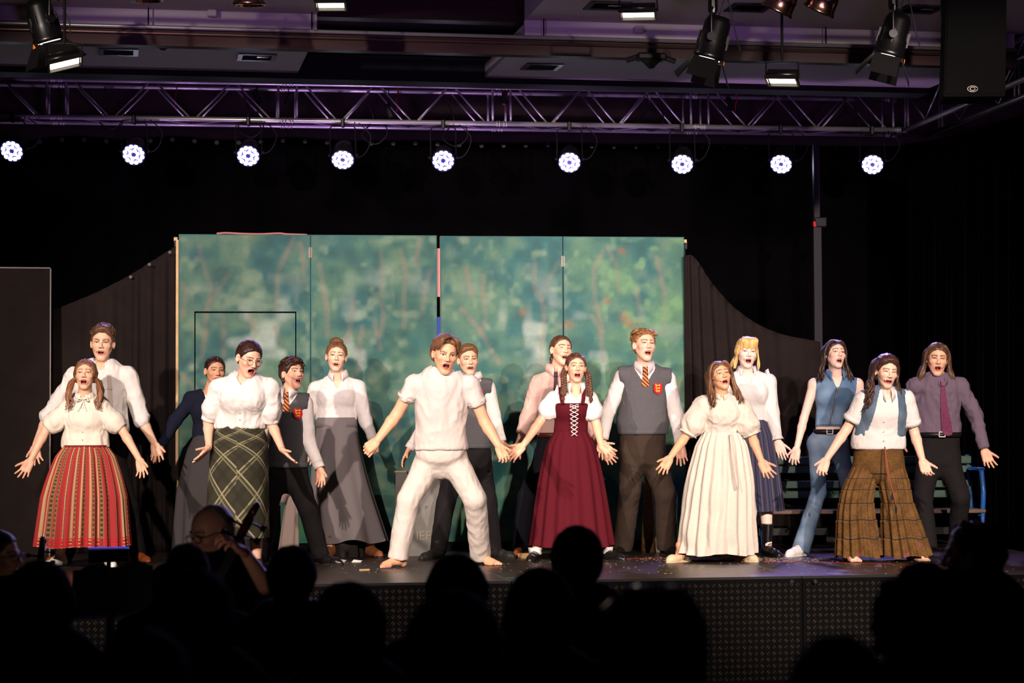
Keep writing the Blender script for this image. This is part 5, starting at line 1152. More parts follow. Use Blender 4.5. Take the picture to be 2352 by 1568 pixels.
r = MB(); r.tube([V(-8.5,0,0), V(XE-2.5,0,0)], .016, 8); r.obj('upper_tube', M_ALU, q, True); r = MB(); r.tube([V(-8.5,.01,-.045), V(XE-2.5,.01,-.045)], .012, 8); r.obj('lower_tube', mat('bronze_rail', (120,96,84), rough=.35, metal=.8), q, True)
for px in (340,714,1262,1957):
    x = at(px,60,17.0)[0]-2.5; r = MB(); r.tube([V(x,0,0), V(x,0,.16)], .006, 6); r.obj('hanger_rod', M_STEELD, q)
for px, py, up, l in ((590,130,0,'square downlight in the left soffit by the dark gap'),(272,118,0,'unlit square downlight in the left soffit near the spotlight'),(1245,152,0,'square downlight at the inner end of the right soffit'),(1395,12,1,'glinting square downlight beside the black flood lamp'),(1720,16,1,'square downlight behind the copper par can'),(2112,20,1,'glinting square downlight left of the loudspeaker')):
    z = zA if up else zB; p = onz(px, py, z); o = empty('downlight', p); tag(o, l, 'downlight', 'recessed ceiling downlights')
    r = MB()
    for sx, sy, w, h_ in ((0,-.14,.32,.04),(0,.14,.32,.04),(-.14,0,.04,.24),(.14,0,.04,.24)): r.box((sx*1.0, sy*1.0, -.006), (w, h_, .012))
    r.obj('frame', mat('downlight_frame', (60,54,54), rough=.4, metal=.5), o); r = MB(); r.box((0,0,-.002), (.24,.24,.004)); r.obj('recess', M_BLACK, o)
    if py in (130,12,20): r = MB(); r.box((.05,-.03,-.008), (.10,.05,.006)); r.obj('reflector', STEEL, o)
# ceiling projectors mounts, small blocks along the fascia
for px, py, l in ((487,31,'small white sensor box on the left ceiling fascia'),(1467,68,'small white sensor box on the right ceiling fascia')):
    p = at(px, py, depth(V(at(px,py,17)[0], y0, zA))-.05); q = MB(); q.box(p, (.075,.06,.055), bev=.01); tag(q.obj('sensor_box', M_CEIL), l, 'sensor')
for px, py, l in ((375,98,'dark wall projector mount under the left beam'),(1495,140,'dark projector mount under the right beam')):
    p = at(px, py, 17.3); o = empty('projector_mount', p); tag(o, l, 'mount'); r = MB(); r.box((0,0,.03), (.24,.12,.06), bev=.015); r.obj('body', M_STEELD, o)
    r = MB(); r.lathe([(.02,-.06),(.06,-.02),(.09,.0)], 12); r.obj('dome', M_STEELD, o)
    for sx in (-1,1): r = MB(); r.tube([V(sx*.11,0,.03), V(sx*.2,0,.0)], .022, 8); r.obj('arm', M_STEELD, o)

# ------------------------------------------------------------------ painted backdrop flats
A0, A1 = at(410,1250,18.5), at(1575,1250,18.96); A1[2] = A0[2]; EX = nrm(A1-A0); EN = np.cross(EX, V(0,0,1))   # EN points toward the audience
def onflat(px, py):
    r = FWD+RGT*((px-W/2)/FPX)-UPC*((py-H/2)/FPX); t = np.dot(A0-CAM, EN)/np.dot(r, EN); p = CAM+r*t; return np.dot(p-A0, EX), p[2]
TR = [[(672,548),(638,623),(634,708)],[(456,565),(470,621),(484,657),(477,708),(473,769),(467,823)],[(531,621),(503,657),(484,691)],[(416,651),(425,680),(425,724)],[(515,730),(517,817)],[(576,724),(585,764),(583,830)],[(632,752),(644,792)],[(733,607),(747,680),(750,769)],[(874,578),(877,680),(874,769)],[(857,741),(874,803)],[(919,573),(933,629),(926,702),(924,752)],[(966,550),(952,607)],[(989,621),(966,719)],[(812,682),(801,752),(795,786)],[(829,752),(823,859)],[(1069,615),(1084,676)],[(1111,634),(1111,730),(1103,764),(1142,833)],[(1057,710),(1103,764)],[(1226,607),(1230,665),(1245,691),(1245,749),(1237,844)],[(1279,603),(1253,661),(1245,688)],[(1383,577),(1364,615),(1367,684),(1379,753),(1383,829)],[(1394,565),(1417,611),(1421,665)],[(1356,726),(1379,760)],[(1509,592),(1528,684),(1524,768)],[(1463,665),(1471,737)],[(690,560),(700,640)],[(420,860),(452,890)],[(905,900),(915,1010)],[(1170,900),(1180,960)],[(1560,880),(1540,980)]]
TR = [[onflat(*p) for p in t] for t in TR]
SPOT = [((onflat(x,y)), r) for x, y, r in ((1430,728,.05),(1447,744,.04),(1394,690,.03),(1303,745,.05),(1205,718,.04),(1430,577,.04))]
def paint(x, z):
    """sprayed forest colours of the canvas (linear)"""
    P = np.stack([x, z, np.zeros_like(x)], 1); L_ = lambda c: np.array(lin(c))
    n1 = vnoise(P*3.2+3)*.6+vnoise(P*7+11)*.4; n2 = vnoise(P*5.5+31)*.5+vnoise(P*13+40)*.5; n3 = vnoise(P*2.6+77)*.55+vnoise(P*9+70)*.45; n4 = vnoise(P*9+101)*.6+vnoise(P*19+5)*.4
    C = np.tile(L_((32,98,98)), (len(x),1)); mixc = lambda m, c: C*(1-m[:,None])+L_(c)*m[:,None]
    C = mixc(np.clip(n1*1.3+.38,0,1)*.75, (76,118,92)); C = mixc(np.clip(n2*1.5+.1,0,1)*.65, (102,132,104)); C = mixc(np.clip(-n2*1.6,0,1)*.7, (22,78,78))
    C = mixc(np.clip(n4*2-.25,0,1)*.5, (136,158,128)); wh = np.clip(n3*2.4-.65,0,1)*np.exp(-((z-1.95)/.85)**2); C = mixc(np.clip(wh*1.1,0,.7), (188,198,184))
    rg = np.clip((x-3.2)/.9,0,1); C = mixc(rg*.45*np.clip(n1+.6,0,1), (104,148,102)); C = mixc(rg*np.clip(n4*2.2-.2,0,1)*.5, (94,152,92))
    lw = np.clip((1.25-z)/.7,0,1); C = mixc(lw*.55, (34,96,104)); C = mixc(lw*np.clip(n3*1.6,0,1)*.4, (120,150,140)); bt = np.clip((.75-z)/.45,0,1)*np.clip(.6+n1,0,1); C = mixc(np.clip((1.25-z)/.5,0,1)*np.clip(n1*1.6+.1,0,1)*.5, (60,128,70)); C = mixc(np.clip((1.08-z)/.2,0,1)*np.clip(.5+n2*1.2,0,1)*.8, (52,130,60))
    wob = vnoise(np.stack([z*4, x*.7, x*0+9],1))*.02
    for t in TR:
        d = np.full(len(x), 9.); t = [np.array(p) for p in t]
        for a, c in zip(t[:-1], t[1:]):
            ab = c-a; u = np.clip(((x+wob-a[0])*ab[0]+(z-a[1])*ab[1])/(ab@ab), 0, 1); d = np.minimum(d, np.hypot(x+wob-a[0]-u*ab[0], z-a[1]-u*ab[1]))
        m = np.clip(1-(d-.012)/.020,0,1)*np.clip(.55+.5*n2,.2,.8); C = mixc(m*.6, (140,122,108))
    for (cx, cz), r in SPOT: m = np.exp(-((x-cx)**2+((z-cz)*1.3)**2)/r**2)*np.clip(.7+n4,0,1); C = mixc(np.clip(m,0,.5), (150,96,62))
    return C*.80*np.array([.95,1,1])
M_PAINT = mat('sprayed_canvas', (80,130,110), rough=.55, spec=.25, attr='Col', var=.07, vscale=30, bump=.06, bscale=40)
PINE = mat('raw_pine', (214,176,124), rough=.7, var=.15, vscale=8)
def canvas(name, x0, x1, z0, z1, parent, off=0., th=.02, eg=(1,1,1)):
    nx, nz = max(3, int((x1-x0)/.014)), max(3, int((z1-z0)/.014)); X, Z = np.meshgrid(np.linspace(x0,x1,nx), np.linspace(z0,z1,nz)); x = X.ravel(); z = Z.ravel()
    dz = .0022*vnoise(np.stack([x*2.2, z*2.2, x*0],1)); v = A0[None,:]*np.array([1,1,0])+x[:,None]*EX+EN*(off+dz)[:,None]; v[:,2] = z; C = paint(x, z)
    ed = np.minimum(np.minimum(x-x0+(1-eg[0]), x1-x+(1-eg[1])), z1-z+(1-eg[2])); C = np.where((ed < .012)[:,None], np.array(lin((26,92,92)))*.9, C)
    i = np.arange(nz-1)[:,None]*nx; k = np.arange(nx-1)[None,:]; f = np.stack([i+k, i+k+1, i+nx+k+1, i+nx+k], -1).reshape(-1,4)
    # back skin and rim
    bk = [A0*V(1,1,0)+EX*a+EN*(off-th)+V(0,0,c) for a, c in ((x0,z0),(x1,z0),(x1,z1),(x0,z1))]; fr = [A0*V(1,1,0)+EX*a+EN*(off-.003)+V(0,0,c) for a, c in ((x0,z0),(x1,z0),(x1,z1),(x0,z1))]
    n0 = len(v); v = np.concatenate([v, bk, fr]); f = np.concatenate([f, [[n0+3,n0+2,n0+1,n0]]+[[n0+k, n0+(k+1)%4, n0+4+(k+1)%4, n0+4+k] for k in range(4)]])
    C = np.concatenate([C, np.tile(np.array(lin((30,80,80))), (8,1))]); return mesh_obj(name, v, f, M_PAINT, parent, True, cols=C)
ZT = at(410,535,18.5)[2]; ZB = A0[2]; fx = [onflat(x, 800)[0] for x in (410,713,714,1004,1012,1293,1295,1573)]
FL = []
for k, l in enumerate(('forest-painted flat with a cut door, leftmost of four','forest-painted flat second from left, brown trunks','forest-painted flat right of the blue gap','rightmost forest-painted flat, greenest, beside the black drape')):
    o = empty('painted_flat', A0+EX*fx[2*k]-V(0,0,A0[2]-STG)); tag(o, l, 'backdrop', 'painted forest flats'); o.location = (0,0,0); x0, x1 = fx[2*k], fx[2*k+1]; FL.append(o)
    zt = ZT-(.0 if k < 2 else .004)
    if k == 0:
        d0, zd = onflat(448,717); d1, _ = onflat(679,717)
        canvas('canvas', x0, d0-.006, ZB, zt, o, eg=(1,0,1)); canvas('canvas', d1+.006, x1, ZB, zt, o, eg=(0,1,1)); canvas('canvas', d0-.006, d1+.006, zd+.008, zt, o, eg=(0,0,1))
        dr = canvas('door_leaf', d0+.004, d1-.004, ZB, zd-.006, o, off=-.004, eg=(0,0,0))
        for a, c, s_ in ((d0-.001, (ZB+zd)/2, (.010,.01,zd-ZB)), (d1+.001, (ZB+zd)/2, (.010,.01,zd-ZB)), ((d0+d1)/2, zd+.001, (d1-d0,.01,.014))):
            q = MB(); q.box(A0*V(1,1,0)+EX*a+EN*(-.028)+V(0,0,c), s_, ax=np.stack([EX,EN,V(0,0,1)])); q.obj('door_gap', M_BLACK, o)
    else: canvas('canvas', x0, x1, ZB, zt, o)
    for a in (x0+.02, x1-.02, (x0+x1)/2):
        q = MB(); q.box(A0*V(1,1,0)+EX*a-EN*.045+V(0,0,(zt+STG)/2), (.04,.04,zt-STG), ax=np.stack([EX,EN,V(0,0,1)])); q.obj('timber_batten', PINE, o)
    for c in (zt-.02, (zt+ZB)/2, ZB+.03):
        q = MB(); q.box(A0*V(1,1,0)+EX*(x0+x1)/2-EN*.045+V(0,0,c), (x1-x0-.1,.038,.038), ax=np.stack([EX,EN,V(0,0,1)])); q.obj('timber_batten', PINE, o)
    q = MB(); q.box(A0*V(1,1,0)+EX*(x0+x1)/2-EN*.06+V(0,0,(ZB+STG)/2-.002), (x1-x0,.08,ZB-STG-.005), ax=np.stack([EX,EN,V(0,0,1)])); q.obj('plinth', M_BLACK, o)
AXF = np.stack([EX,EN,V(0,0,1)])
q = MB(); q.box(A0*V(1,1,0)+EX*(fx[0]-.012)-EN*.01+V(0,0,(ZT+STG)/2-.02), (.022,.035,ZT-STG-.06), ax=AXF); q.obj('edge_batten', PINE, FL[0])
for px, py, k in ((713,580,0),(1293,600,2)):     # hinges
    x, z = onflat(px, py); h_ = empty('hinge', (0,0,0), parent=FL[k]); q = MB(); q.box(A0*V(1,1,0)+EX*x+EN*.004+V(0,0,z), (.03,.004,.09), ax=AXF); q.obj('hinge_leaf', mat('dull_hinge',(120,116,104),rough=.5,metal=.5), h_)
    q = MB(); p = A0*V(1,1,0)+EX*x+EN*.008+V(0,0,z); q.tube([p-V(0,0,.05), p+V(0,0,.05)], .006, 8); q.obj('hinge_pin', mat('dull_hinge',(120,116,104)), h_)
x, z = onflat(1008, 760); q = MB(); q.box(A0*V(1,1,0)+EX*x-EN*.05+V(0,0,onflat(1008,860)[1]), (.045,.02,1.0), ax=AXF); q.obj('blue_light_strip', mat('blue_light_strip', (30,60,170), rough=.5), FL[1])  # strip coloured blue for lamp light coming through the seam
zp = onflat(1008,625)[1]; q = MB(); q.box(A0*V(1,1,0)+EX*x-EN*.048+V(0,0,zp), (.045,.018,.42), ax=AXF); q.obj('pink_tape', mat('pink_tape', (206,150,146), rough=.6), FL[1])
q = MB(); pts = [A0*V(1,1,0)+EX*onflat(px,0)[0]-EN*.02+V(0,0,ZT+dz) for px, dz in ((498,.008),(520,.014),(560,.008),(600,.006),(640,.013),(660,.006),(705,.002))]; q.tube(spline(pts,24), .009, 6); q.obj('torn_tape', mat('torn_pink_tape', (188,120,112), rough=.7), FL[0], True)
for px in (1060,1200,1340): pass
x, z = onflat(1214,1110); q = MB(); q.box(A0*V(1,1,0)+EX*x+EN*.014+V(0,0,z), (.05,.026,.065), ax=AXF, bev=.006); tag(q.obj('switch_box', mat('white_plastic', (206,198,190), rough=.5)), 'small white switch box fixed on the painted flat', 'switch')
# clamps and rope holding the drapes at the flat corners
for px, py, l in ((400,560,'black clamp at the top left corner of the painted flats'),(1576,565,'black clamp at the top right corner of the painted flats')):
    cx_, cz_ = onflat(px, py); p = A0*V(1,1,0)+EX*(cx_+(.012 if px < 900 else -.004))-EN*.02+V(0,0,cz_); o = empty('clamp', p); tag(o, l, 'clamp'); r = MB(); r.box((0,0,0), (.03,.05,.06), bev=.006); r.obj('jaw', M_STEELD, o); r = MB(); r.tube([V(-.01,-.02,-.03), V(-.012,-.025,-.09)], .008, 7); r.obj('handle', M_STEELD, o); r = MB(); r.box((0,.02,.035), (.03,.03,.05)); r.obj('block', PINE, o)

# ------------------------------------------------------------------ drapes
M_DRAPE = mat('charcoal_drape', (36,30,28), rough=.95, spec=.03, var=.12, vscale=5, bump=.2, bscale=30)
M_CURT = mat('black_curtain', (6,5,7), rough=1.0, spec=.0, var=.2, vscale=2)
def sheet(name, top, bot, d0, d1, m, folds=9, amp=.05, rows=30, cols=140, seed=1, sag=0.):
    """hanging cloth between two photo polylines; real folds in depth"""
    T_ = spline([V(x,y,0) for x, y in top], cols); B_ = spline([V(x,y,0) for x, y in bot], cols); g = np.random.default_rng(seed); ph = g.random(4)*6.3; vv = []
    for r_ in range(rows):
        t = r_/(rows-1)
        for c in range(cols):
            u = c/(cols-1); d = d0+(d1-d0)*u; w = math.sin(folds*6.28*u+ph[0]+1.2*math.sin(5*u+ph[1]))*.6+.4*math.sin(folds*2.3*6.28*u+ph[2]+t)
            p = at(T_[c][0], T_[c][1], d); q_ = at(B_[c][0], B_[c][1], d); q_ = p+(q_-p); k = p*(1-t)+q_*t
            k = k-F0*(amp*w*(.25+.75*t)+sag*math.sin(math.pi*t)); vv.append(k)
    f = np.array([(r_*cols+c, (r_+1)*cols+c, (r_+1)*cols+c+1, r_*cols+c+1) for r_ in range(rows-1) for c in range(cols-1)])
    o = mesh_obj(name, vv, f, m, None, True); md = o.modifiers.new('thick','SOLIDIFY'); md.thickness = .006; return o
def floorline(px, d): p = at(px, 1200, d); k = (STG+.004-p[2])/ (at(px,1300,d)-p)[2]; return 1200+100*k
def fl_line(xs_, d0, d1): return [(x, floorline(x, d0+(d1-d0)*i/(len(xs_)-1))) for i, x in enumerate(xs_)]
o = sheet('side_drape', [(116,714),(210,676),(290,636),(345,602),(402,566)], fl_line((116,210,290,345,406),18.55,18.75), 18.55, 18.75, M_DRAPE, 6, .035, seed=3); tag(o, 'charcoal drape slung from left flat corner down to the black flat', 'drape')
gr = [(390,575),(343,603),(300,632)]
for px, py in gr:
    r = MB(); p = at(px, py+4, 18.6); r.lathe([(.006,-.002),(.014,-.002),(.014,.002),(.006,.002)], 10, Matrix.Translation(p)@Matrix.Rotation(math.pi/2,4,'X')); r.obj('grommet', mat('drape_grommet',(70,64,60),rough=.5,metal=.4), o)
o = sheet('side_drape', [(1572,586),(1596,592),(1640,655),(1700,717),(1780,762),(1884,785)], fl_line((1577,1620,1680,1740,1810,1900),18.98,19.3), 18.98, 19.3, M_DRAPE, 7, .045, seed=5); tag(o, 'charcoal drape sagging from right flat corner to the mast', 'drape')
# black curtain behind everything, with grommets and ties along its top
top = [(-120,318),(60,322),(160,312),(290,320),(400,313),(520,322),(660,315),(800,323),(960,322),(1110,328),(1260,326),(1400,330),(1560,329),(1700,332),(1900,335),(2150,336)]
o = sheet('back_curtain', top, fl_line([x for x, y in top], 20.9, 22.6), 20.9, 22.6, M_CURT, 16, .05, rows=16, cols=220, seed=7); tag(o, 'wide black curtain hung behind the whole stage', 'curtain')
for i in range(44):
    u = i/43; x = -60+2180*u; yy = np.interp(x, [p[0] for p in top], [p[1] for p in top])+7; p = at(x, yy, 20.9+1.7*(x+120)/2270-.09); r = MB(); r.lathe([(.008,-.003),(.022,-.003),(.022,.003),(.008,.003)], 10, Matrix.Translation(p)@Matrix.Rotation(math.pi/2,4,'X')); r.obj('grommet', mat('curtain_grommet',(46,42,40),rough=.5,metal=.3), o)
o = sheet('side_curtain', [(2080,330),(2160,318),(2260,290),(2352,262),(2420,240)], fl_line((2080,2160,2260,2352,2420),20.9,17.2), 20.9, 17.2, M_CURT, 12, .07, rows=16, cols=200, seed=9); tag(o, 'black folded curtain closing the right side of the stage', 'curtain')
# black flat on the left edge
D = 18.3; x0 = -3.6; pr = at(114,1000,D); zt = at(110,616,D)[2]
o = empty('black_flat', (pr[0], pr[1], STG)); tag(o, 'plain black flat with pale edge trim at the far left', 'flat')
q = MB(); q.box((-1.6,0,(zt-STG)/2), (3.2,.05,zt-STG)); q.obj('panel', M_DRAPE, o)
q = MB(); q.box((.004,-.02,(zt-STG)/2), (.010,.03,zt-STG)); q.obj('edge_trim', mat('grey_edge_tape',(120,116,116),rough=.5), o); q = MB(); q.box((-1.6,-.01,zt-STG+.004), (3.2,.055,.010)); q.obj('top_trim', mat('grey_edge_tape',(120,116,116)), o)
p = at(118,785,18.4); pb = at(118,905,18.4); q = MB(); q.tube([p, pb, V(pb[0],pb[1],STG+.003)], .005, 6); tag(q.obj('orange_cord', mat('orange_cord2',(190,80,40),rough=.6)), 'thin orange cord hanging beside the black flat', 'cord')
# mast carrying the truss
mp = at(1878,780,20.35); o = empty('mast', (mp[0], mp[1], STG)); tag(o, 'black telescopic mast with red locking lever behind the blonde woman', 'mast')
zt = at(1870,330,20.35)[2]-STG; zc = at(1870,510,20.35)[2]-STG
q = MB(); q.box((0,0,zc/2), (.075,.06,zc)); q.obj('lower_tube', mat('mast_black',(34,30,36),rough=.45,metal=.4), o); q = MB(); q.box((0,0,(zc+zt)/2), (.055,.045,zt-zc)); q.obj('upper_tube', mat('mast_black',(34,30,36)), o)
q = MB(); q.box((.02,-.03,zc), (.12,.08,.09), bev=.01); c = q.obj('locking_collar', M_STEELD, o); q = MB(); q.box((-.035,-.06,zc-.02), (.035,.02,.055), bev=.008); q.obj('locking_lever', mat('red_lever',(190,30,30),rough=.4), c)
q = MB(); q.box((0,0,.02), (.5,.5,.04)); q.obj('base_plate', M_STEELD, o)
# ------------------------------------------------------------------ truss
TL, TRr = at(-60,178.5,19.75), at(2066,218,20.98); TRr[2] = TL[2]; TD = nrm(TRr-TL); TLEN = np.linalg.norm(TRr-TL); HH = .345; DD = .34; TN = V(-TD[1],TD[0],0)
TR_ = empty('box_truss', TL); tag(TR_, 'aluminium box truss spanning the stage, carrying the LED lamps', 'truss')
RC = .0235
for dy in (0,DD):
    for dz in (0,-HH):
        q = MB(); a = TN*dy+V(0,0,dz); q.tube([a-TD*1.5, a+TD*TLEN], RC, 10); q.obj('chord', M_ALU, TR_, True)
def seg(o, a, c, r=.0095): q = MB(); q.tube([a,c], r, 7); return q.obj('brace', M_ALU, o, True)
J = [np.dot(at(px,240,20.2)-TL, TD) for px in (135,660,1160,1635)]; J = [J[0]-2*(J[1]-J[0])/1.0*0+J[0]*0-(J[1]-J[0])+J[0]]+J+[J[-1]+(J[-1]-J[-2])] if False else [J[0]-(J[1]-J[0])]+J+[TLEN+.02]
for s0, s1 in zip(J[:-1], J[1:]):
    L_ = s1-s0; n = 5 if L_ > 1.3 else 3; xs_ = np.linspace(s0+.13, s1-.13, n+1)
    for dy in (0,DD):
        for e in (s0+.085, s1-.085): seg(TR_, TD*e+TN*dy-V(0,0,RC), TD*e+TN*dy-V(0,0,HH-RC), .012)
        for k in range(n):
            za, zb_ = (0,-HH) if k%2 == 0 else (-HH,0); seg(TR_, TD*(xs_[k]+.03)+TN*dy+V(0,0,za*.93-.01), TD*(xs_[k+1]-.03)+TN*dy+V(0,0,zb_*.93-.01))
    for k in range(n): seg(TR_, TD*(xs_[k])+TN*(DD if k%2 else 0)-V(0,0,HH), TD*(xs_[k+1])+TN*(0 if k%2 else DD)-V(0,0,HH))
    for dy in (0,DD):
        for dz in (0,-HH):
            q = MB(); a = TD*s1+TN*dy+V(0,0,dz)
            for e in (-.045,-.02,.02,.045): q.tube([a+TD*(e-.006), a+TD*(e+.006)], RC+.006, 10)
            q.obj('coupler', M_ALU, TR_, True)
# side truss turning toward the hall
C0 = TRr+TD*.05; SD = nrm(np.cross(TD, V(0,0,1))); S_ = empty('side_truss', C0); tag(S_, 'violet-lit truss arm running from the corner toward the hall at right', 'truss'); SL = 5.2
for dx in (0,DD):
    for dz in (0,-HH): q = MB(); a = TD*dx+V(0,0,dz); q.tube([a-SD*DD, a+SD*SL], RC, 10); q.obj('chord', M_ALU, S_, True)
    for k in range(10):
        e = .1+k*.5; za, zb_ = (0,-HH) if k%2 == 0 else (-HH,0); seg(S_, TD*dx+SD*e+V(0,0,za*.93-.01), TD*dx+SD*(e+.5)+V(0,0,zb_*.93-.01))
    for e in (0.02,.10,2.0,2.1,4.0): seg(S_, TD*dx+SD*e, TD*dx+SD*e-V(0,0,HH), .012)
# cables on the truss
M_CAB = mat('black_cable', (12,11,12), rough=.6)
g = np.random.default_rng(17)
def ontr(px, py, dd=.02): q_ = TL+TD*np.dot(at(px,240,20.2)-TL, TD)+TN*dd; return at(px, py, depth(q_))
ct = [(240,230,'loose black cable hanging in the truss near its left end'),(560,250,'black cable looping under the truss by the third LED lamp'),(845,265,'black cable drooping to the fourth LED lamp'),(1030,270,'black cable running down the truss at mid span'),(1480,235,'black cable sagging inside the truss right of centre'),(1930,240,'black cable dangling in the truss near the corner')]
for px, py, l in ct:
    d = 20.0+px*.0006; p = at(px, py-30, d); q = MB(); q.tube(spline([p, at(px+12,py+10,d+.05), at(px-14,py+45,d), at(px+18,py+66,d-.08), at(px+45,py+40,d-.06), at(px+30,py+5,d)], 30), .006, 6); tag(q.obj('cable', M_CAB, None, True), l, 'cable')
for px, py, l in ((403,245,'red cable tie hanging in the truss beside the second lamp'),(912,262,'red cable tie in the truss left of the middle'),(1163,255,'red strap hanging in the truss at mid span'),(1690,262,'red strap hanging in the truss right of the joint')):
    p = ontr(px, py); q = MB(); p[2] = TL[2]; q.tube(spline([p, p+V(.01,0,-.08), p+V(-.005,0,-.15), p+V(.0,0,-.24)], 9), .006, 6); tag(q.obj('red_strap', mat('red_strap',(170,30,24),rough=.6), None, True), l, 'strap')
for px, py, l in ((663,228,'black plug connector hanging in the truss at the second joint'),(590,222,'black box clipped behind the truss'),(1158,225,'black pulley hung at the centre truss joint'),(1675,240,'black connector block hung in the truss at right'),(893,255,'black connector slanting in the truss')):
    p = ontr(px, py); q = MB(); q.box(p, (.05,.05,.14), ax=rotm(0,0,g.uniform(-35,35)).T, bev=.012); q.tube([p, V(p[0],p[1],TL[2])], .005, 6); tag(q.obj('connector', M_CAB), l, 'connector')
# ------------------------------------------------------------------ LED lamps on the truss
M_LED = mat('led_emitter', (235,238,255), emit=16, ecol=(226,228,255), rough=.3); M_LENS = mat('led_face', (40,34,90), rough=.3, emit=.25, ecol=(60,50,200)); M_HOUS = mat('lamp_housing', (16,15,17), rough=.45, metal=.2)
LED = [(27,347,-6,0),(307,355,0,0),(570,358,0,0),(787,367,0,9),(1018,369,0,-4),(1308,373,-4,0),(1567,377,-8,4),(1794,377,-16,6),(2004,378,-10,2)]
NM = ['leftmost LED lamp under the truss, at the photo edge','second LED lamp from the left, above the black flat gap','third LED lamp from the left, above the door flat','fourth LED lamp from the left, tilted lowest','fifth LED lamp, over the middle of the stage','sixth LED lamp from the left, right of the centre joint','seventh LED lamp, above the right edge of the flats','eighth LED lamp, nearest the mast','rightmost LED lamp, near the truss corner']
proto = None
for (px, py, yw, ex), l in zip(LED, NM):
    s_ = np.dot(at(px,py,20.2)-TL, TD); base = TL+TD*s_-V(0,0,HH); d = depth(base)-.04; p = at(px, py, d)
    o = empty('led_par_lamp', p, -YAW); tag(o, l, 'stage lamp', 'LED par lamps hung under the truss')
    tl = math.radians(32+ex); Rm = Matrix.Rotation(math.radians(yw),4,'Z')@Matrix.Rotation(math.pi/2+0,4,'X')@Matrix.Rotation(0,4,'X')
    # lamp axis: from housing toward the audience, tipped down
    ax = np.array(Matrix.Rotation(math.radians(yw),3,'Z')@Vector((0,-math.cos(tl),-math.sin(tl)))); q4 = Vector(ax).to_track_quat('Z','Y').to_matrix().to_4x4()
    q = MB(); q.lathe([(.05,-.22),(.085,-.20),(.10,-.12),(.108,-.02),(.112,0),(.104,.004),(.104,-.004),(.02,-.006)], 22, q4); q.obj('housing', M_HOUS, o, True)
    q = MB(); q.lathe([(.002,-.003),(.103,-.003),(.103,.0),(.002,.0)], 22, q4); q.obj('lens_plate', M_LENS, o)
    for rr, n, r1 in ((.080,12,.0195),(.040,6,.0185)):
        for k in range(n):
            a = 6.283*k/n+.2; q = MB(); q.lathe([(.001,.001),(r1,.001),(r1*.92,.006),(.001,.009)], 10, q4@Matrix.Translation((rr*math.cos(a), rr*math.sin(a), 0))); q.obj('led', M_LED, o, True)
    hz = base[2]-p[2]; q = MB(); back = -ax*.08
    for sx in (-1,1): q.tube([V(sx*.118,0,0)+back, V(sx*.118,0,hz-.07), V(sx*.10,0,hz-.05), V(0,0,hz-.05)], .007, 6)
    q.obj('yoke', M_HOUS, o); q = MB(); q.box((0,.02,hz-.015), (.035,.07,.085), bev=.008); q.obj('clamp', M_HOUS, o)
    for sx in (-1,1): q = MB(); q.tube([V(sx*.115,0,0)+back, V(sx*.14,0,0)+back], .014, 8); q.obj('tilt_knob', M_HOUS, o)
    q = MB(); q.tube(spline([V(.06,.12,.02), V(.2,.06,.06), V(.26,0,hz*.6), V(.15,.0,hz-.02)], 14), .0045, 6); q.obj('power_cable', M_CAB, o, True)
    rl = spot('lamp_beam', p+R0*ax[0]*.03-F0*.05, p+(R0*ax[0]+F0*ax[1]+V(0,0,ax[2]))*4, 90 if px < 1500 else (160 if px < 1700 else 380), (.42,.30,1.0), 60, .6, .08); rl.parent = None
    rl.location = Vector(p+(R0*ax[0]+F0*ax[1]+V(0,0,ax[2]))*.03)
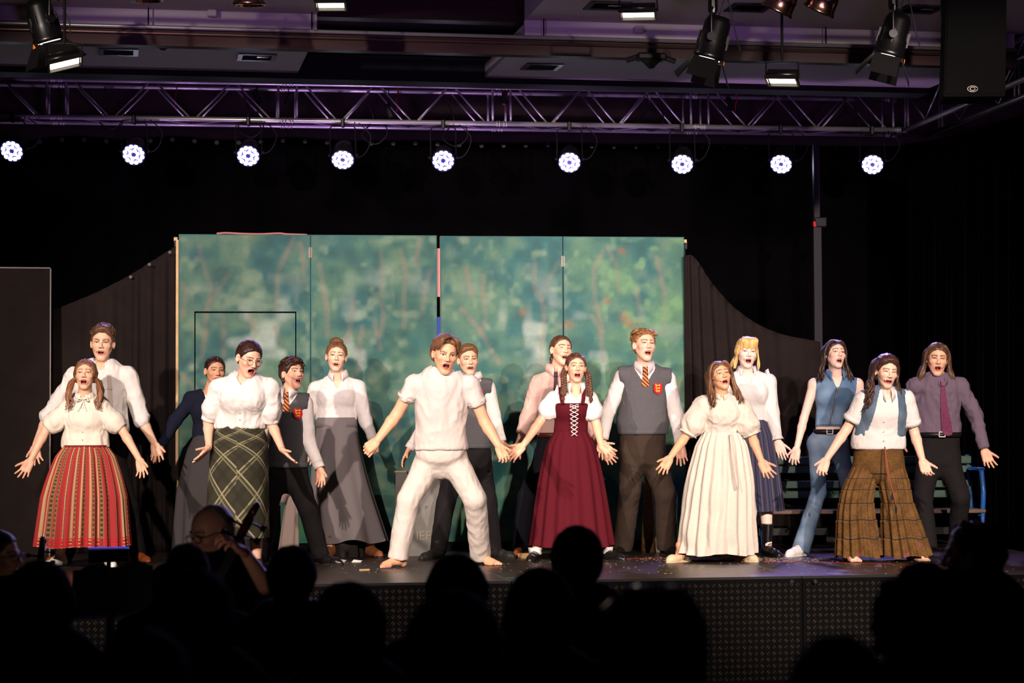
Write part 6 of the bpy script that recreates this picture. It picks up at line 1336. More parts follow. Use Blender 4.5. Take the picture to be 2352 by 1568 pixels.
# ------------------------------------------------------------------ hung lanterns, speaker
M_LAN = mat('lantern_black', (9,8,8), rough=.32, spec=.5, metal=.2); M_DOOR = mat('barn_door_black', (7,6,6), rough=.7, spec=.15); M_GLOW = mat('lit_lens', (255,244,224), emit=9, ecol=(255,238,214)); M_ORG = mat('orange_label', (220,120,40), rough=.5)
DG = 15.2
bz = at(1176,-40,DG)[2]; 
q = MB(); c0 = at(-300,-40,DG-.4); c1 = at(2700,-40,DG+.2); c0[2] = c1[2] = bz; q.tube([c0,c1], .025, 10); mstruct(q.obj('trim_3', M_STEELD, None, True))
def frame3(ax):
    z = nrm(ax); x = nrm(np.cross(V(0,0,1), z)); y = np.cross(z, x); M4 = Matrix(((x[0],y[0],z[0],0),(x[1],y[1],z[1],0),(x[2],y[2],z[2],0),(0,0,0,1))); return M4
def fresnel(px, py, label, yaw, tilt, roll=0, sc=1.0):
    p = at(px, py, DG); o = empty('fresnel_spotlight', p, -YAW); tag(o, label, 'spotlight', 'fresnel spotlights hung over the stage front')
    a, t = math.radians(yaw), math.radians(tilt); ax = V(math.sin(a)*math.cos(t), math.cos(a)*math.cos(t), -math.sin(t)); M4 = frame3(ax); k = sc
    q = MB(); prof = [(.03,-.17),(.075,-.165),(.092,-.12),(.098,.0),(.105,.02),(.105,.10),(.112,.11),(.112,.14),(.098,.14),(.096,.12)]; q.lathe([(r*k,z*k) for r, z in prof], 18, M4); q.obj('housing', M_LAN, o, True)
    for i in range(8): 
        an = i*math.pi/4; d = np.array(M4.to_3x3()@Vector((math.cos(an),math.sin(an),0))); q = MB(); q.box(d*.102*k+ax*(.0), (.006,.02,.10), ax=np.stack([np.array(M4.to_3x3()@Vector((math.cos(an+1.57),math.sin(an+1.57),0))), d, ax])); q.obj('cooling_fin', M_LAN, o)
    q = MB(); q.lathe([(.002,.122*k),(.096*k,.122*k),(.080*k,.138*k),(.002,.146*k)], 18, M4); q.obj('lens', M_GLOW, o, True)
    X = np.array(M4.to_3x3()@Vector((1,0,0))); Y = np.array(M4.to_3x3()@Vector((0,1,0)))
    for d, s_, w in ((X,Y,.10),(-X,Y,.10),(Y,X,.13),(-Y,X,.13)):
        b0 = ax*.145*k+d*.10*k; b1 = b0+ax*(.15*k)+d*.09*k; n_ = nrm(np.cross(s_, b1-b0)); q = MB(); q.poly([b0-s_*.09*k, b0+s_*.09*k, b1+s_*w*k, b1-s_*w*k], .003, n_); q.obj('barn_door', M_DOOR, o)
    hz = bz-p[2]; q = MB(); rt = np.array([math.cos(a), -math.sin(a), 0]); top = min(hz-.02, .22)
    pts = [-rt*.128*k, -rt*.128*k+V(0,0,top*.72), -rt*.10*k+V(0,0,top*.95), V(0,0,top), rt*.10*k+V(0,0,top*.95), rt*.128*k+V(0,0,top*.72), rt*.128*k]; q.tube(spline(pts,26), .0095, 8); q.obj('yoke', M_LAN, o, True)
    for sx in (-1,1): q = MB(); q.tube([rt*sx*.11*k, rt*sx*.165*k], [.022,.030], 10); q.obj('tilt_knob', M_LAN, o)
    q = MB(); q.lathe([(.03,top-.03),(.035,top),(.03,hz)], 10) ; q.obj('hook_clamp', M_LAN, o)
    q = MB(); q.tube(spline([-ax*.15+V(0,0,.03), -ax*.18+V(.05,0,.12), V(.16,.02,.05), V(.19,0,-.08)],14), .005, 6); q.obj('power_cable', M_CAB, o, True)
    q = MB(); q.poly([ax*.13+(-Y)*.115, ax*.16+(-Y)*.118+X*.03, ax*.16+(-Y)*.118-X*.03], .004, -Y); q.obj('warning_label', M_ORG, o)
    return o
fresnel(100,52,'black fresnel spotlight at the top left corner with bright lens rim',60,72)
fresnel(1638,92,'black fresnel spotlight with pale barn door, left of the copper par cans',-80,74)
fresnel(2052,86,'black fresnel spotlight hanging beside the loudspeaker',-80,74)
def flood(px, py, label, yaw=0, roll=0, w=.24, pitch=16, glow=1, dd=0.):
    p = at(px, py, DG+dd); o = empty('flood_lamp', p, -YAW); tag(o, label, 'flood lamp', 'small flood lamps hung over the stage front')
    M4 = Matrix.Rotation(math.radians(roll),4,'Y')@Matrix.Rotation(math.radians(-pitch),4,'X')@Matrix.Rotation(math.radians(yaw),4,'Z'); T_ = lambda v: np.array(M4@Vector(v))
    q = MB(); pr = []
    for t in np.linspace(0, math.pi, 9): pr.append((-.055*math.cos(t), .075*math.sin(t)))
    loop = [T_((-w/2, y, z)) for y, z in pr]; q.poly(loop, w, T_((1,0,0))); q.obj('reflector_housing', M_LAN, o, True)
    q = MB()
    for sz, cc in (((w+.02,.012,.03),(0,-.062,-.012)),((w+.02,.012,.03),(0,.062,-.012)),((.012,.13,.03),(-w/2-.004,0,-.012)),((.012,.13,.03),(w/2+.004,0,-.012))): q.box(T_(cc), sz, ax=np.array(M4.to_3x3()).T)
    q.obj('frame', M_LAN, o)
    q = MB(); q.box(T_((0,0,-.004)), (w-.02,.10,.006), ax=np.array(M4.to_3x3()).T); q.obj('glass', M_GLOW if glow else M_LAN, o)
    hz = bz-p[2]; q = MB(); q.tube([T_((-w/2-.015,0,.01)), V(-w/2-.01,0,min(hz,.12)), V(0,0,min(hz,.13)), V(w/2+.01,0,min(hz,.12)), T_((w/2+.015,0,.01))], .007, 6); q.obj('bracket', M_LAN, o)
    if hz > .14: q = MB(); q.tube([V(0,0,.12), V(0,0,hz)], .010, 8); q.obj('drop_rod', M_LAN, o)
    return o
flood(148,142,'lit flood lamp tilted below the left fresnel spotlight',18,-22,.22,dd=-.35)
flood(1797,182,'brightly lit flood lamp hanging low right of the pale barn door',-20,10,.21,dd=.3)
flood(760,8,'flood lamp at the top edge above the dark ceiling gap',0,0,.20)
flood(1466,30,'flood lamp at the top edge before the right ceiling',-6,2,.24)
M_COP = mat('copper_tinted_chrome', (168,128,110), rough=.22, metal=1.0)
def parcan(px, py, label, yaw, tilt, kl=1.0):
    p = at(px, py, DG-.1); o = empty('par_can', p, -YAW); tag(o, label, 'par can', 'chrome par cans at the top edge')
    a, t = math.radians(yaw), math.radians(tilt); ax = V(math.sin(a)*math.cos(t), math.cos(a)*math.cos(t)*.4, -math.sin(t)); M4 = frame3(ax)
    prof = [(.04,-.30),(.075,-.28),(.085,-.16),(.088,-.155),(.088,-.145),(.086,-.14),(.098,-.04),(.103,-.03),(.103,-.02),(.100,-.015),(.108,.05),(.116,.06),(.116,.075),(.104,.075),(.098,.0)]; prof = [(r_, z_*(kl if z_ < 0 else 1)) for r_, z_ in prof]; q = MB(); q.lathe(prof, 22, M4); q.obj('can', M_COP, o, True)
    q = MB(); q.lathe([(.002,-.01),(.098,-.005),(.098,.0),(.002,.004)], 20, M4); q.obj('lens', mat('par_glass',(70,60,60),rough=.15,spec=.6), o, True)
    hz = bz-p[2]; q = MB(); X = np.array(M4.to_3x3()@Vector((1,0,0))); q.tube(spline([X*.115, X*.13+V(0,0,hz*.6), V(0,0,hz), -X*.13+V(0,0,hz*.6), -X*.115], 18), .007, 6); q.obj('yoke', M_LAN, o)
    q = MB(); q.tube(spline([-ax*.28*kl, -ax*.30*kl+V(.08,0,.05*kl), V(.2,0,.1), V(.14,0,hz)], 14), .005, 6); q.obj('power_cable', M_CAB, o, True)
parcan(1795,4,'copper-tinted par can left of its twin at top right',-38,50); parcan(1890,4,'copper-tinted par can right of its twin at top right',-32,48)
parcan(572,-12,'chrome par can lens peeking in at the top above the third lamp',0,80,.55); parcan(336,-22,'chrome par can barely peeking in near the top left',0,80,.5)
# loudspeaker
D = 15.6; p = at(2243,120,D); o = empty('loudspeaker', p, -YAW); tag(o, 'large black hanging loudspeaker with small round emblem at upper right', 'loudspeaker')
w0, w1, hh, dp = .235, .205, .40, .36
q = MB(); F_ = [V(-w0+.02,0,hh), V(w0-.01,0,hh), V(w1,0,-hh+.08), V(-w0-.01,0,-hh+.08)]; B_ = [v+V((.04 if v[0] < 0 else -.04), dp, 0) for v in F_]; q.add(F_+B_, [(3,2,1,0),(4,5,6,7),(0,1,5,4),(1,2,6,5),(2,3,7,6),(3,0,4,7)])
cab = q.obj('cabinet', mat('speaker_black',(5,5,5),rough=.85,spec=.08), o); md = cab.modifiers.new('b','BEVEL'); md.width = .012; md.segments = 2
q = MB(); q.poly([v*V(.93,1,.93)+V(0,-.004,-.004) for v in F_], .006, V(0,-1,0)); gr_ = q.obj('grille', mat('speaker_grille',(4,4,4),rough=.8,spec=.08,bump=.4,bscale=300), o)
ec = V(-.035,-.012,-.265); q = MB()
for rx, rz in ((.036,.021),(.018,.012)): q.tube([ec+V(rx*math.cos(t),0,rz*math.sin(t)) for t in np.linspace(0,6.283,25)], .0035, 6)
for sx in (-1,1): q.tube([ec+V(sx*.018,0,.010), ec+V(sx*.018,0,-.010)], .003, 5)
q.obj('emblem', mat('emblem_silver',(150,140,130),rough=.4,metal=.6), gr_, True)
q = MB(); q.tube([V(0,.15,hh), V(0,.15,1.3)], .02, 8); q.obj('hanging_bracket', M_STEELD, o)
p = at(2166,60,16.2); q = MB(); q.tube([V(p[0],p[1],zB-.05), V(p[0],p[1],zA+.8)], .018, 8); tag(q.obj('hanging_pipe', M_STEELD, None, True), 'thin dark vertical pipe left of the loudspeaker', 'pipe')
# ------------------------------------------------------------------ props on stage
# park bench
B0 = onz(1738,1263); B1 = onz(2238,1259); BL = np.linalg.norm(B1-B0); BD = nrm(B1-B0); BN = V(BD[1],-BD[0],0)     # BN toward the audience
o = empty('park_bench', B0); tag(o, 'green slatted park bench with blue arm frame behind the right singers', 'bench'); AXB = np.stack([BD,BN,V(0,0,1)])
M_GRN = mat('green_bench_paint', (70,96,80), rough=.42, spec=.4, var=.15, vscale=6, bstretch=(1,8,8)); M_BLU = mat('blue_bench_iron', (34,88,160), rough=.4, spec=.4)
zz = lambda py: at(2000,py,depth((B0+B1)/2+BN*.0))[2]-STG
for y0_, y1_ in ((1048,1066),(1070,1086),(1104,1121),(1127,1144)):
    za, zb_ = zz(y1_), zz(y0_); q = MB(); q.box(BD*BL/2-BN*(.10-.0+.12*((za+zb_)/2-.4))+V(0,0,(za+zb_)/2), (BL+.04,.028,zb_-za), ax=AXB, bev=.005); q.obj('back_slat', M_GRN, o)
zs_ = zz(1172)
for k in range(4):
    q = MB(); q.box(BD*BL/2+BN*(-.02+.095*k)+V(0,0,zs_), (BL+.04,.08,.032), ax=AXB, bev=.005); q.obj('seat_slat', mat('worn_bench_seat',(104,78,62),rough=.6,var=.25,vscale=6,bstretch=(1,8,8)) if k == 3 else M_GRN, o)
q = MB(); q.box(BD*BL/2+BN*.10+V(0,0,.16), (BL,.03,.06), ax=AXB); q.obj('stretcher', M_STEELD, o)
for e in (0, BL/2, BL):
    q = MB(); P_ = lambda n_, z_: BD*e+BN*n_+V(0,0,z_)
    q.tube(spline([P_(-.22,0), P_(-.12,zs_*.6), P_(-.08,zs_), P_(-.15,.62), P_(-.20,.80)], 14), .020, 8); q.tube(spline([P_(.34,0), P_(.28,zs_*.6), P_(.27,zs_)], 8), .020, 8); q.tube([P_(-.10,zs_-.03), P_(.29,zs_-.03)], .018, 8)
    fr = q.obj('bench_frame', M_BLU, o, True)
    if e != BL/2:
        q = MB(); q.tube(spline([P_(.27,zs_-.02), P_(.30,zs_+.15), P_(.26,zz(1090)), P_(.24,zz(1079))], 12), .022, 8); q.box(P_(.10,zz(1077)), (.06,.34,.025), ax=AXB, bev=.008); q.obj('armrest', M_BLU, fr, True)
# grey letter board
p = onz(960,1278); o = empty('letter_board', p, -YAW); tag(o, 'grey upright prop box with faded lettering behind the man in white', 'prop box')
wB = 103/(FPX/depth(p)); hB = (1278-1084)/(FPX/depth(p)); q = MB(); q.box((0,.05,hB/2), (wB,.10,hB), bev=.006); q.obj('box', mat('grey_prop_paint',(118,114,108),rough=.7,var=.15,vscale=5), o)
q = MB(); q.box((0,.05,hB+.004), (wB+.01,.11,.012)); q.obj('top_edge', mat('pale_top_edge',(190,170,140),rough=.7), o)
def text(s_, size, loc, m, parent, name='lettering'):
    cu = bpy.data.curves.new(name, 'FONT'); cu.body = s_; cu.size = size; cu.extrude = .002; cu.align_x = 'LEFT'; t0 = bpy.data.objects.new(name, cu); COL.objects.link(t0); me = bpy.data.meshes.new_from_object(t0.evaluated_get(bpy.context.evaluated_depsgraph_get())); bpy.data.objects.remove(t0); me.materials.clear(); me.materials.append(m); t = bpy.data.objects.new(name, me); COL.objects.link(t); t.parent = parent; t.location = loc; t.rotation_euler = (math.pi/2,0,0); return t
sB = FPX/depth(p); text('IEF', 30/sB, ((955-960)/sB, -.003, (1278-1240)/sB), mat('faded_cream_letter',(150,142,120),rough=.8), o); text('P', 13/sB, ((976-960)/sB, -.003, (1278-1170)/sB), mat('faded_grey_letter',(96,90,82),rough=.8), o)
# brocade and white cloth hanging behind the curly-haired man
p = onz(1497,1268); o = empty('gold_hemmed_cloth', p, -YAW); tag(o, 'white cloth cone with gold brocade strip seen between brown trouser legs', 'cloth'); sB = FPX/depth(p)
q = MB(); q.lathe([(.095,.0),(.075,.25),(.05,.55),(.012,.80)], 26, Matrix.Translation((.045,.05,.0)), sy=.6); q.obj('cloth', CWD, o, True)
q = MB(); q.lathe([(.105,.0),(.08,.25),(.055,.5),(.03,.72)], 24, Matrix.Translation((-.03,-.01,.0)), sx=.62, sy=.45); q.obj('brocade', mat('gold_brocade',(120,88,46),rough=.5,var=.7,vscale=60), o, True)
# grey coat hanging behind the boy
p = onz(668,1276); o = empty('hanging_coat', p, -YAW); tag(o, 'pale grey coat draped behind the boy in black trousers', 'coat'); sB = FPX/depth(p)
class _S: root = o
cm = mat('pale_grey_coat',(140,122,114),rough=.9,bump=.2,bscale=20)
Person.loft(_S, 'coat_body', [V(.02,0,.56),V(.0,.0,.3),V(-.02,0,.0)], [.04,.065,.085], cm, n=80, rows=24, pleats=6, amp=.12, pw=.6, q=.6)
q = MB(); q.tube(spline([V(.0,-.02,.56), V(-.06,-.03,.52), V(-.09,-.03,.45)], 8), [.04,.045,.048,.05,.05,.05,.05,.048], 12); q.obj('coat_sleeve', cm, o, True)
q = MB(); q.tube([V(.02,.0,0), V(.02,.0,.62)], .012, 8); q.obj('stand', M_STEELD, o)
for fn in (p1,p2,p3,p4,p5,p6,p7,p8,p9,p10,p11,p12,p13,p14,p15,p16): fn()
# ------------------------------------------------------------------ audience and musicians in the dark hall
CLO = {k: mat('audience_'+k, c, rough=.95, spec=.05, bump=.15, bscale=30) for k, c in dict(black=(20,18,20), navy=(22,24,36), brown=(52,42,38), grey=(44,40,44), olive=(40,40,34), maroon=(48,26,30)).items()}
HAIR = {k: mat('audience_hair_'+k, c, rough=.9, spec=.05, var=.3, vscale=30, bump=.8, bscale=70) for k, c in dict(dark=(26,20,18), brown=(52,38,28), grey=(120,112,108), black=(14,12,12)).items()}
def seated(px, py, s_, label, hair='short', hc='dark', top='black', shw=.20, sc=1.0, headyaw=180, skin=(196,150,124), wide=1.0, hl=.0, face=None, lean=0., arms=True, headroll=0, pitch=0):
    """px,py: photo point of the crown; s_: photo pixels per metre there"""
    d = FPX/s_; tp = at(px, py, d); base = V(tp[0], tp[1], 0); o = empty('person', base, -YAW); ht = tp[2]
    P = Person.__new__(Person); P.root = o; P.body = []; P.skin = skin; P.sc = s_; P.w0 = base; P.d0 = d; P.Rw = np.stack([R0,F0,V(0,0,1)])
    hz = ht-.125*sc-(.012 if hair != 'bald' else 0); hcn = V(0,-lean,hz); sh = ht-.295*sc; hip = .50
    f = Field((-.45,-.45,-.01), (.45,.75,ht+.08), .018)
    if face is None:
        A = rotm(0,0,headroll).T
        f.ell(hcn+V(0,0,.02), V(.074,.092,.098)*sc, A, k=0); f.ell(hcn+V(0,.02,-.04), V(.060,.065,.075)*sc, A, k=.02)
        for sx in (-1,1): f.ell(hcn+V(sx*.080*sc,-.0,-.005), V(.010,.020,.030)*sc, k=.006)
        f.cone(hcn+V(0,0,-.05), V(0,0,sh+.02), .050*sc, .058*sc, k=.02)
    else: f.cone(hcn+V(0,.01,-.08*sc), V(0,0,sh+.02), .045*sc, .058*sc, k=.02)
    def tors(f, e):
        f.cone(V(0,0,sh-.06), V(0,-.02,hip+.12), shw*.80+e, shw*.78+e, k=.03, flat=V(0,1,0), q=.68); f.cone(V(0,-.02,hip+.15), V(0,0,hip), shw*.78+e, .175+e, k=.03, flat=V(0,1,0), q=.8)
        for sx in (-1,1):
            f.cone(V(0,0,sh+.01), V(sx*(shw-.015),0,sh-.045), .050+e*.8, .052+e, k=.03); f.cone(V(sx*(shw-.015),0,sh-.045), V(sx*(shw+.04),.05,sh-.33), .052+e, .042+e, k=.02)
    tors(f, 0)
    for sx in (-1,1):
        f.cone(V(sx*(shw+.04),.05,sh-.33), V(sx*.10,.30,hip+.14), .040, .028, k=.02); f.cone(V(sx*.10,.30,hip+.14), V(sx*.05,.36,hip+.12), .030, .020, k=.02)
        f.cone(V(sx*.09,0,hip), V(sx*.11,.42,hip-.01), .085, .058, k=.03); f.cone(V(sx*.11,.42,hip-.01), V(sx*.11,.40,.08), .056, .038, k=.02); f.cone(V(sx*.11,.40,.04), V(sx*.12,.56,.03), .04, .03, k=.02)
    f.half((0,0,.0), (0,0,1))
    v, q = f.mesh(); P.body.append((v, q, np.tile(np.array(lin(skin)), (len(v),1))))
    if face is not None: 
        h = dict(R=rotm(headyaw,pitch,headroll), c=hcn, sc=sc*1.0, neckp=V(0,0,sh+.03), neckr=.058, skin=skin, hairc=(60,44,36), open=.15, teeth=0, eye=.7, mic=0, mw=.9); h.update(face); build_head(P, h)
    v, q, C = joinm(P.body); mesh_obj('body', v, q, SKIN, o, True, cols=C)
    f = Field((-.45,-.45,.3), (.45,.6,ht), .020); tors(f, .016); f.half((0,0,hip-.04), (0,0,1)); f.cone(V(0,0,sh+.03), V(0,0,sh+.2), .066, .075, k=.01, op='cut')
    P.cloth('top', f, CLO[top], .004, 10)
    f = Field((-.3,-.3,0), (.3,.75,.8), .022); f.ell(V(0,0,hip), V(.19,.15,.10), k=0)
    for sx in (-1,1): f.cone(V(sx*.09,0,hip), V(sx*.11,.42,hip-.01), .10, .072, k=.03); f.cone(V(sx*.11,.42,hip-.01), V(sx*.11,.40,.10), .070, .060, k=.02, capb=True)
    P.cloth('trousers', f, CLO['black'], .004, 10)
    if hair in ('short','crop','long','bob','bun','curly') and face is None:
        f = Field(hcn-V(.3,.3,.55), hcn+V(.3,.3,.22), .010); A = rotm(0,0,headroll).T; t = {'short':.016,'crop':.008,'long':.020,'bob':.026,'bun':.010,'curly':.032}[hair]
        f.ell(hcn+V(0,-.004,.024), V(.076*wide+t,.094+t,.096+t)*sc, A, k=0)
        if hair in ('short','crop'): f.cone(hcn+V(0,-.05,.0), hcn+V(0,-.045,-.055), .060*sc, .045*sc, k=.03); f.half(hcn+V(0,0,-.075), V(0,-.35,1), k=.02)
        for sx in (-1,1):
            if hair in ('short','crop','bun'): f.ell(hcn+V(sx*.085*sc,.02,-.015), V(.03,.04,.04), k=.006, op='cut')
        if hair == 'bob': f.cone(hcn+V(0,-.01,.0), hcn+V(0,-.015,-.12-hl), .088*wide, .080*wide, k=.04)
        if hair == 'long': f.cone(hcn+V(0,-.03,.02), hcn+V(0,-.06,-.26-hl), .086*wide, .105*wide, k=.04, flat=V(0,1,0), q=.75)
        if hair == 'bun': f.ell(hcn+V(0,-.11,.02), V(.04,.035,.04), k=.02)
        if hair == 'curly':
            g = np.random.default_rng(int(px)); 
            for i in range(160):
                d3 = nrm(g.normal(size=3)); 
                if d3[1] < .4 and d3[2] > -.6: f.ell(hcn+V(0,-.004,.024)+d3*V(.076*wide+t,.094+t,.096+t)*sc, V(1,1,1)*g.uniform(.014,.022), k=.01)
        f.half(hcn+V(0,.045,0), V(0,-1,.55), k=.02)
        v, q = f.mesh(); n = vnormals(v, q); v = v+n*(.004*vnoise(v*V(60,60,14)))[:,None]; mesh_obj('hair', v, q, HAIR[hc], o, True)
    tag(o, label, 'person'); P.hcn = hcn; return P
def specs(P, c, R_, m=None, sc=1.0):
    b = MB(); T = lambda p: R_@(np.asarray(p)*sc)+c; m = m or mat('dark_glasses', (30,26,34), rough=.2, spec=.6)
    for sx in (-1,1):
        b.tube([T((sx*.033+.024*math.cos(a), -.098, .0+.018*math.sin(a))) for a in np.linspace(0,6.283,20)], .0022, 5); b.tube([T((sx*.056,-.094,.004)), T((sx*.076,-.04,.006)), T((sx*.082,.02,.004))], .0022, 5)
    b.tube([T((-.010,-.10,.002)), T((.010,-.10,.002))], .0022, 5); b.obj('glasses', m, P.root, True)
# row nearest the stage
A6 = seated(670,1250,640,'audience head with short hair right of the cellist, dark shirt','short','black','black',.21)
A11 = seated(1325,1204,640,'audience member with tall cropped hair in front of the maroon dress','short','black','black',.22,sc=1.06)
seated(1240,1308,800,'audience head low beside the tall cropped-hair head','bob','dark','black',.18)
seated(1048,1276,700,'audience head with bobbed hair below the barefoot man','bob','brown','black',.19)
A3 = seated(430,1240,620,'audience head with close-cropped rim-lit hair just before the cellist','crop','grey','navy',.21)
seated(92,1292,780,'large dark audience silhouette at the left edge behind the music stand','bob','black','black',.22)
# middle row
seated(445,1312,980,'audience member with rounded hair and pale brown shirt, left of centre','bob','dark','brown',.235,wide=.95)
seated(800,1336,850,'audience head with long straight hair right of the brown shirt','long','dark','black',.20,wide=1.05)
seated(1042,1357,1090,'audience head with broad long hair in the middle foreground','long','black','black',.18,wide=1.05)
# nearest row
seated(330,1452,1180,'blurred rim-lit head at the bottom left edge of the photo','bob','dark','navy',.22,wide=1.0)
A12 = seated(1500,1345,1150,'large blurred head with sunglasses pushed up on its hair','long','dark','black',.19,wide=1.12)
seated(2128,1318,980,'large dark head right of centre in front of the seated man','curly','black','black',.21,wide=1.12)
seated(1925,1440,1450,'rounded dark head at the bottom between the two large ones','crop','black','black',.17)
hc = A12.hcn; b = MB()
for sx in (-1,1): b.lathe([(.002,.0),(.030,.0),(.032,.006),(.002,.010)], 14, Matrix.Translation(hc+V(.0+sx*.036,-.045,.128))@Matrix.Rotation(.5,4,'X'), sy=.6)
for sx in (-1,1): b.tube([hc+V(sx*.066,-.04,.125), hc+V(sx*.098,.03,.09)], .004, 6)
b.obj('sunglasses', mat('glossy_sunglasses', (60,56,60), rough=.1, spec=.8), A12.root, True)
# seated man at right in profile, hand to his chin
A13 = seated(2233,1186,640,'seated man in glasses facing left at the right, hand near his chin','none','dark','brown',.24,sc=1.05,headyaw=-115,face=dict(open=.05,hairname='hair_audience_dark',hairc=(40,30,26),hair=hair_short(.010,messy=40,fl=.016,lr=.007,seed=31)),skin=(190,140,112))
specs(A13, A13.hcn, rotm(-115,0,0), sc=1.05)
w = A13.hcn+V(-.10,.02,-.20); A13.body = []; hand(A13, w, w+V(-.06,.0,.12), w+V(.02,-.05,.1), 1, .2, .6, 1.0, (190,140,112), forearm=w+V(.08,.05,-.2)); v, q, C = joinm(A13.body)
f = Field(w-V(.2,.25,.35), w+V(.3,.25,.1), .012); f.cone(w+V(.005,.003,-.02), w+V(.10,.05,-.24), .026, .040, k=.01); v2, q2 = f.mesh(); v, q, C = joinm([(v,q,C),(v2,q2,np.tile(C[0],(len(v2),1)))]); mesh_obj('raised_arm', v, q, SKIN, A13.root, True, cols=C)
# musician at the left edge, profile to the right, with glasses
A1 = seated(-2,1208,520,'musician in glasses in profile at the far left edge','none','dark','black',.20,headyaw=78,face=dict(open=.05,hairname='hair_audience_dark',hairc=(40,30,26),hair=hair_pulled(None,.010,bun=((0,.12,.0),(.035,.03,.035)))),skin=(206,156,128))
specs(A1, A1.hcn, rotm(78,0,0), mat('blue_glasses',(40,44,110),rough=.3))
# cellist
CE = seated(485,1150,520,'bald cellist in black with glasses, head bowed over the cello','none','grey','black',.21,sc=1.02,headyaw=-48,pitch=-16,face=dict(open=.05,hairc=(120,112,106),hairname='hair_cellist',hair=lambda P,h,T: put_hair(P,h,T,[shell(h,.005,line=(.035,.30),nape=-.06,ear=True,amp=.001,res=.006)])),skin=(200,150,126))
specs(CE, CE.hcn, rotm(-48,-16,0))
M_CEL = mat('cello_varnish', (70,26,14), rough=.18, spec=.6, coat=.6, var=.3, vscale=6); M_EBO = mat('ebony', (14,12,12), rough=.3, spec=.5)
def cello(label, sp, dirv, face, k=1.0, full=True):
    """sp: world point of the scroll; dirv: direction from scroll down the neck; face: fingerboard normal"""
    z = -nrm(dirv); yv = nrm(face-z*np.dot(face,z)); xv = np.cross(yv, z); T = lambda x, y, zz: V(*(xv*x*k+yv*y*k+z*zz*k)); o = empty('cello', sp); tag(o, label, 'cello')
    b = MB(); pts = [T(0, -.030*math.cos(a)*(1-a/16), .03+.030*math.sin(a)*(1-a/16)) for a in np.linspace(0, 9.5, 40)]; b.tube(pts, [.017*k*(1-.4*i/39) for i in range(40)], 9); b.obj('scroll', M_CEL, o, True)
    b = MB(); b.tube([T(0,-.015,.03), T(0,-.012,-.06), T(0,0,-.15)], [.020*k,.022*k,.018*k], 9); b.obj('pegbox', M_CEL, o, True)
    for i, zz in enumerate((-.02,-.05,-.08,-.11)):
        s_ = 1 if i%2 else -1; b = MB(); b.tube([T(-s_*.02,-.01,zz), T(s_*.065,-.01,zz)], .006*k, 7); b.tube([T(s_*.06,-.01,zz), T(s_*.085,-.01,zz)], [.013*k,.016*k], 8); b.obj('peg', M_EBO, o)
    b = MB(); b.tube([T(0,-.005,-.14), T(0,-.005,-.44)], .016*k, 9); b.obj('neck', M_CEL, o, True)
    b = MB(); b.box(T(0,.014,-.40), (.045*k,.012*k,.54*k), ax=np.stack([xv,yv,z]), bev=.003); b.obj('fingerboard', M_EBO, o)
    for i in range(4): b = MB(); x = -.012+.008*i; b.tube([T(x,.023,-.13), T(x*1.6,.055,-.92)], .0012*k, 4); b.obj('string', STEEL, o)
    pr = [(0,.08),(.05,.15),(.12,.172),(.20,.160),(.30,.118),(.40,.122),(.48,.165),(.58,.215),(.68,.205),(.74,.13),(.76,.05)]
    L_ = [T(w_, .0, -.42-l_) for l_, w_ in pr]+[T(-w_, .0, -.42-l_) for l_, w_ in pr[::-1]]; b = MB(); b.poly([p-yv*.10*k for p in L_], .11*k, yv); b.obj('body_shell', M_CEL, o)
    b = MB(); b.box(T(0,.035,-.92), (.09*k,.008*k,.06*k), ax=np.stack([xv,yv,z])); b.obj('bridge', mat('maple',(150,110,70),rough=.5), o); b = MB(); b.box(T(0,.03,-1.06), (.05*k,.012*k,.2*k), ax=np.stack([xv,yv,z])); b.obj('tailpiece', M_EBO, o)
    b = MB(); b.tube([T(0,-.05,-1.17), T(0,-.05,-1.30)], .005*k, 6); b.obj('endpin', STEEL, o); return o
dC = depth(CE.w0)-.12
sp = at(576,1186,dC); nk = at(522,1262,dC-.05); cello('cello with dark varnished scroll rising beside the cellist', sp, (nk-sp)+V(0,0,-.05), -F0+R0*.2)
# the cellist's left arm and hand on the neck
CE.body = []; loc = lambda p: CE.Rw@(p-CE.w0); wv = loc(at(562,1268,dC-.06)); el = loc(at(612,1345,dC-.02)); tipv = loc(at(534,1246,dC-.10)); hand(CE, wv, tipv, loc(at(552,1244,dC+.06)), -1, .05, .75, 1.0, (200,150,126), forearm=el)
f = Field(np.minimum(wv,el)-.12, np.maximum(wv,el)+.15, .012); f.cone(wv, el, .026, .042, k=.01); v2, q2 = f.mesh(); v, q, C = joinm(CE.body+[(v2,q2,np.tile(np.array(lin((200,150,126))),(len(v2),1)))]); mesh_obj('raised_arm', v, q, SKIN, CE.root, True, cols=C)
sp2 = at(96,1258,11.6); cello('small dark scroll of a second cello at the left, before the red skirt', sp2, V(-.12,-.1,-1), -F0, .9)
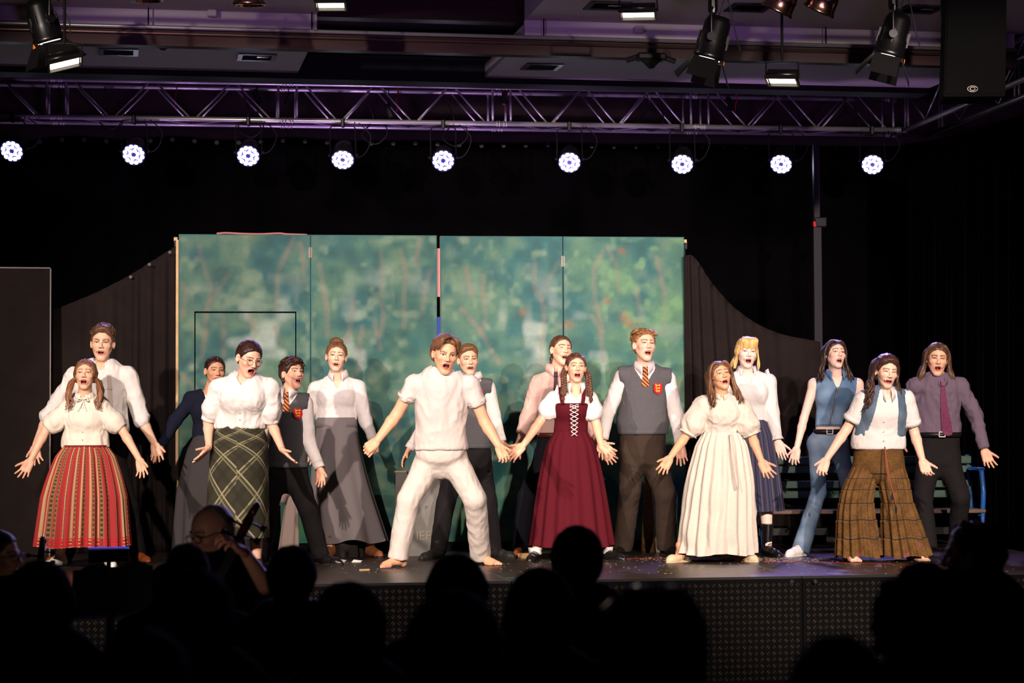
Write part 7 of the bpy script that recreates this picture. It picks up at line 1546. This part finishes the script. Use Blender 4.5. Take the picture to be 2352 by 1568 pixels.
# music stands
M_STAND = mat('music_stand_black', (14,13,14), rough=.5)
def stand(px, py, d, w, h, label, tilt=20, yaw=0, roll=0, pages=True):
    p = at(px, py, d); o = empty('music_stand', (p[0],p[1],0), -YAW+math.radians(yaw)); tag(o, label, 'music stand', 'black music stands'); zc = p[2]; t = math.radians(tilt); u = V(0,math.sin(t),math.cos(t)); n_ = V(0,-math.cos(t),math.sin(t))
    rr = math.radians(roll); X = V(math.cos(rr),0,math.sin(rr)); ax = np.stack([X,n_,np.cross(X,n_)])
    b = MB(); c = V(0,0,zc); b.box(c, (w,.012,h), ax=ax, bev=.004); b.obj('desk', M_STAND, o); b = MB(); b.box(c-u*h/2+n_*-.03, (w,.07,.012), ax=ax); b.obj('ledge', M_STAND, o)
    if pages:
        b = MB(); pts = []
        for i in range(13): x = -w*.48+w*.96*i/12; bulge = .035*abs(math.sin(math.pi*i/6))**.7; pts.append(c+X*x+u*(h/2-.01+bulge))
        pts += [c+X*w*.48-u*h*.4, c-X*w*.48-u*h*.4]; b.poly([q_-n_*.008 for q_ in pts], .005, -n_); b.obj('sheet_music', mat('sheet_music_back',(24,22,24),rough=.9), o)
    b = MB(); b.tube([V(0,0,zc-.02), V(0,0,.08)], .012, 8); b.obj('pole', M_STAND, o)
    for k in range(3): a = k*2.094; b = MB(); b.tube([V(0,0,.28), V(math.cos(a)*.28,math.sin(a)*.28,.01)], .008, 6); b.obj('leg', M_STAND, o)
stand(258,1356,9.4,.36,.20,'black music stand with open score in front of the red skirt',14,-8,4)
stand(250,1262,11.9,.22,.03,'thin blue-lit music stand edge below the red skirt hem',70,6,2,False)
so = [o for o in bpy.data.objects if o.name.startswith('music_stand') and o.type == 'EMPTY'][-1]; zz_ = at(250,1262,11.9)[2]
b = MB(); b.box((0,-.02,zz_+.012), (.22,.012,.008)); b.obj('stand_light', mat('blue_white_led', (120,130,255), emit=.5, ecol=(90,100,255)), so)
pl_ = bpy.data.lights.new('cellist_fill', 'POINT'); pl_.energy = .9; pl_.color = (1.0,.72,.62); pl_.shadow_soft_size = .05; po = bpy.data.objects.new('cellist_fill', pl_); COL.objects.link(po); po.location = at(390,1300,8.9)  # unseen warm point lamp added to brighten the cellist
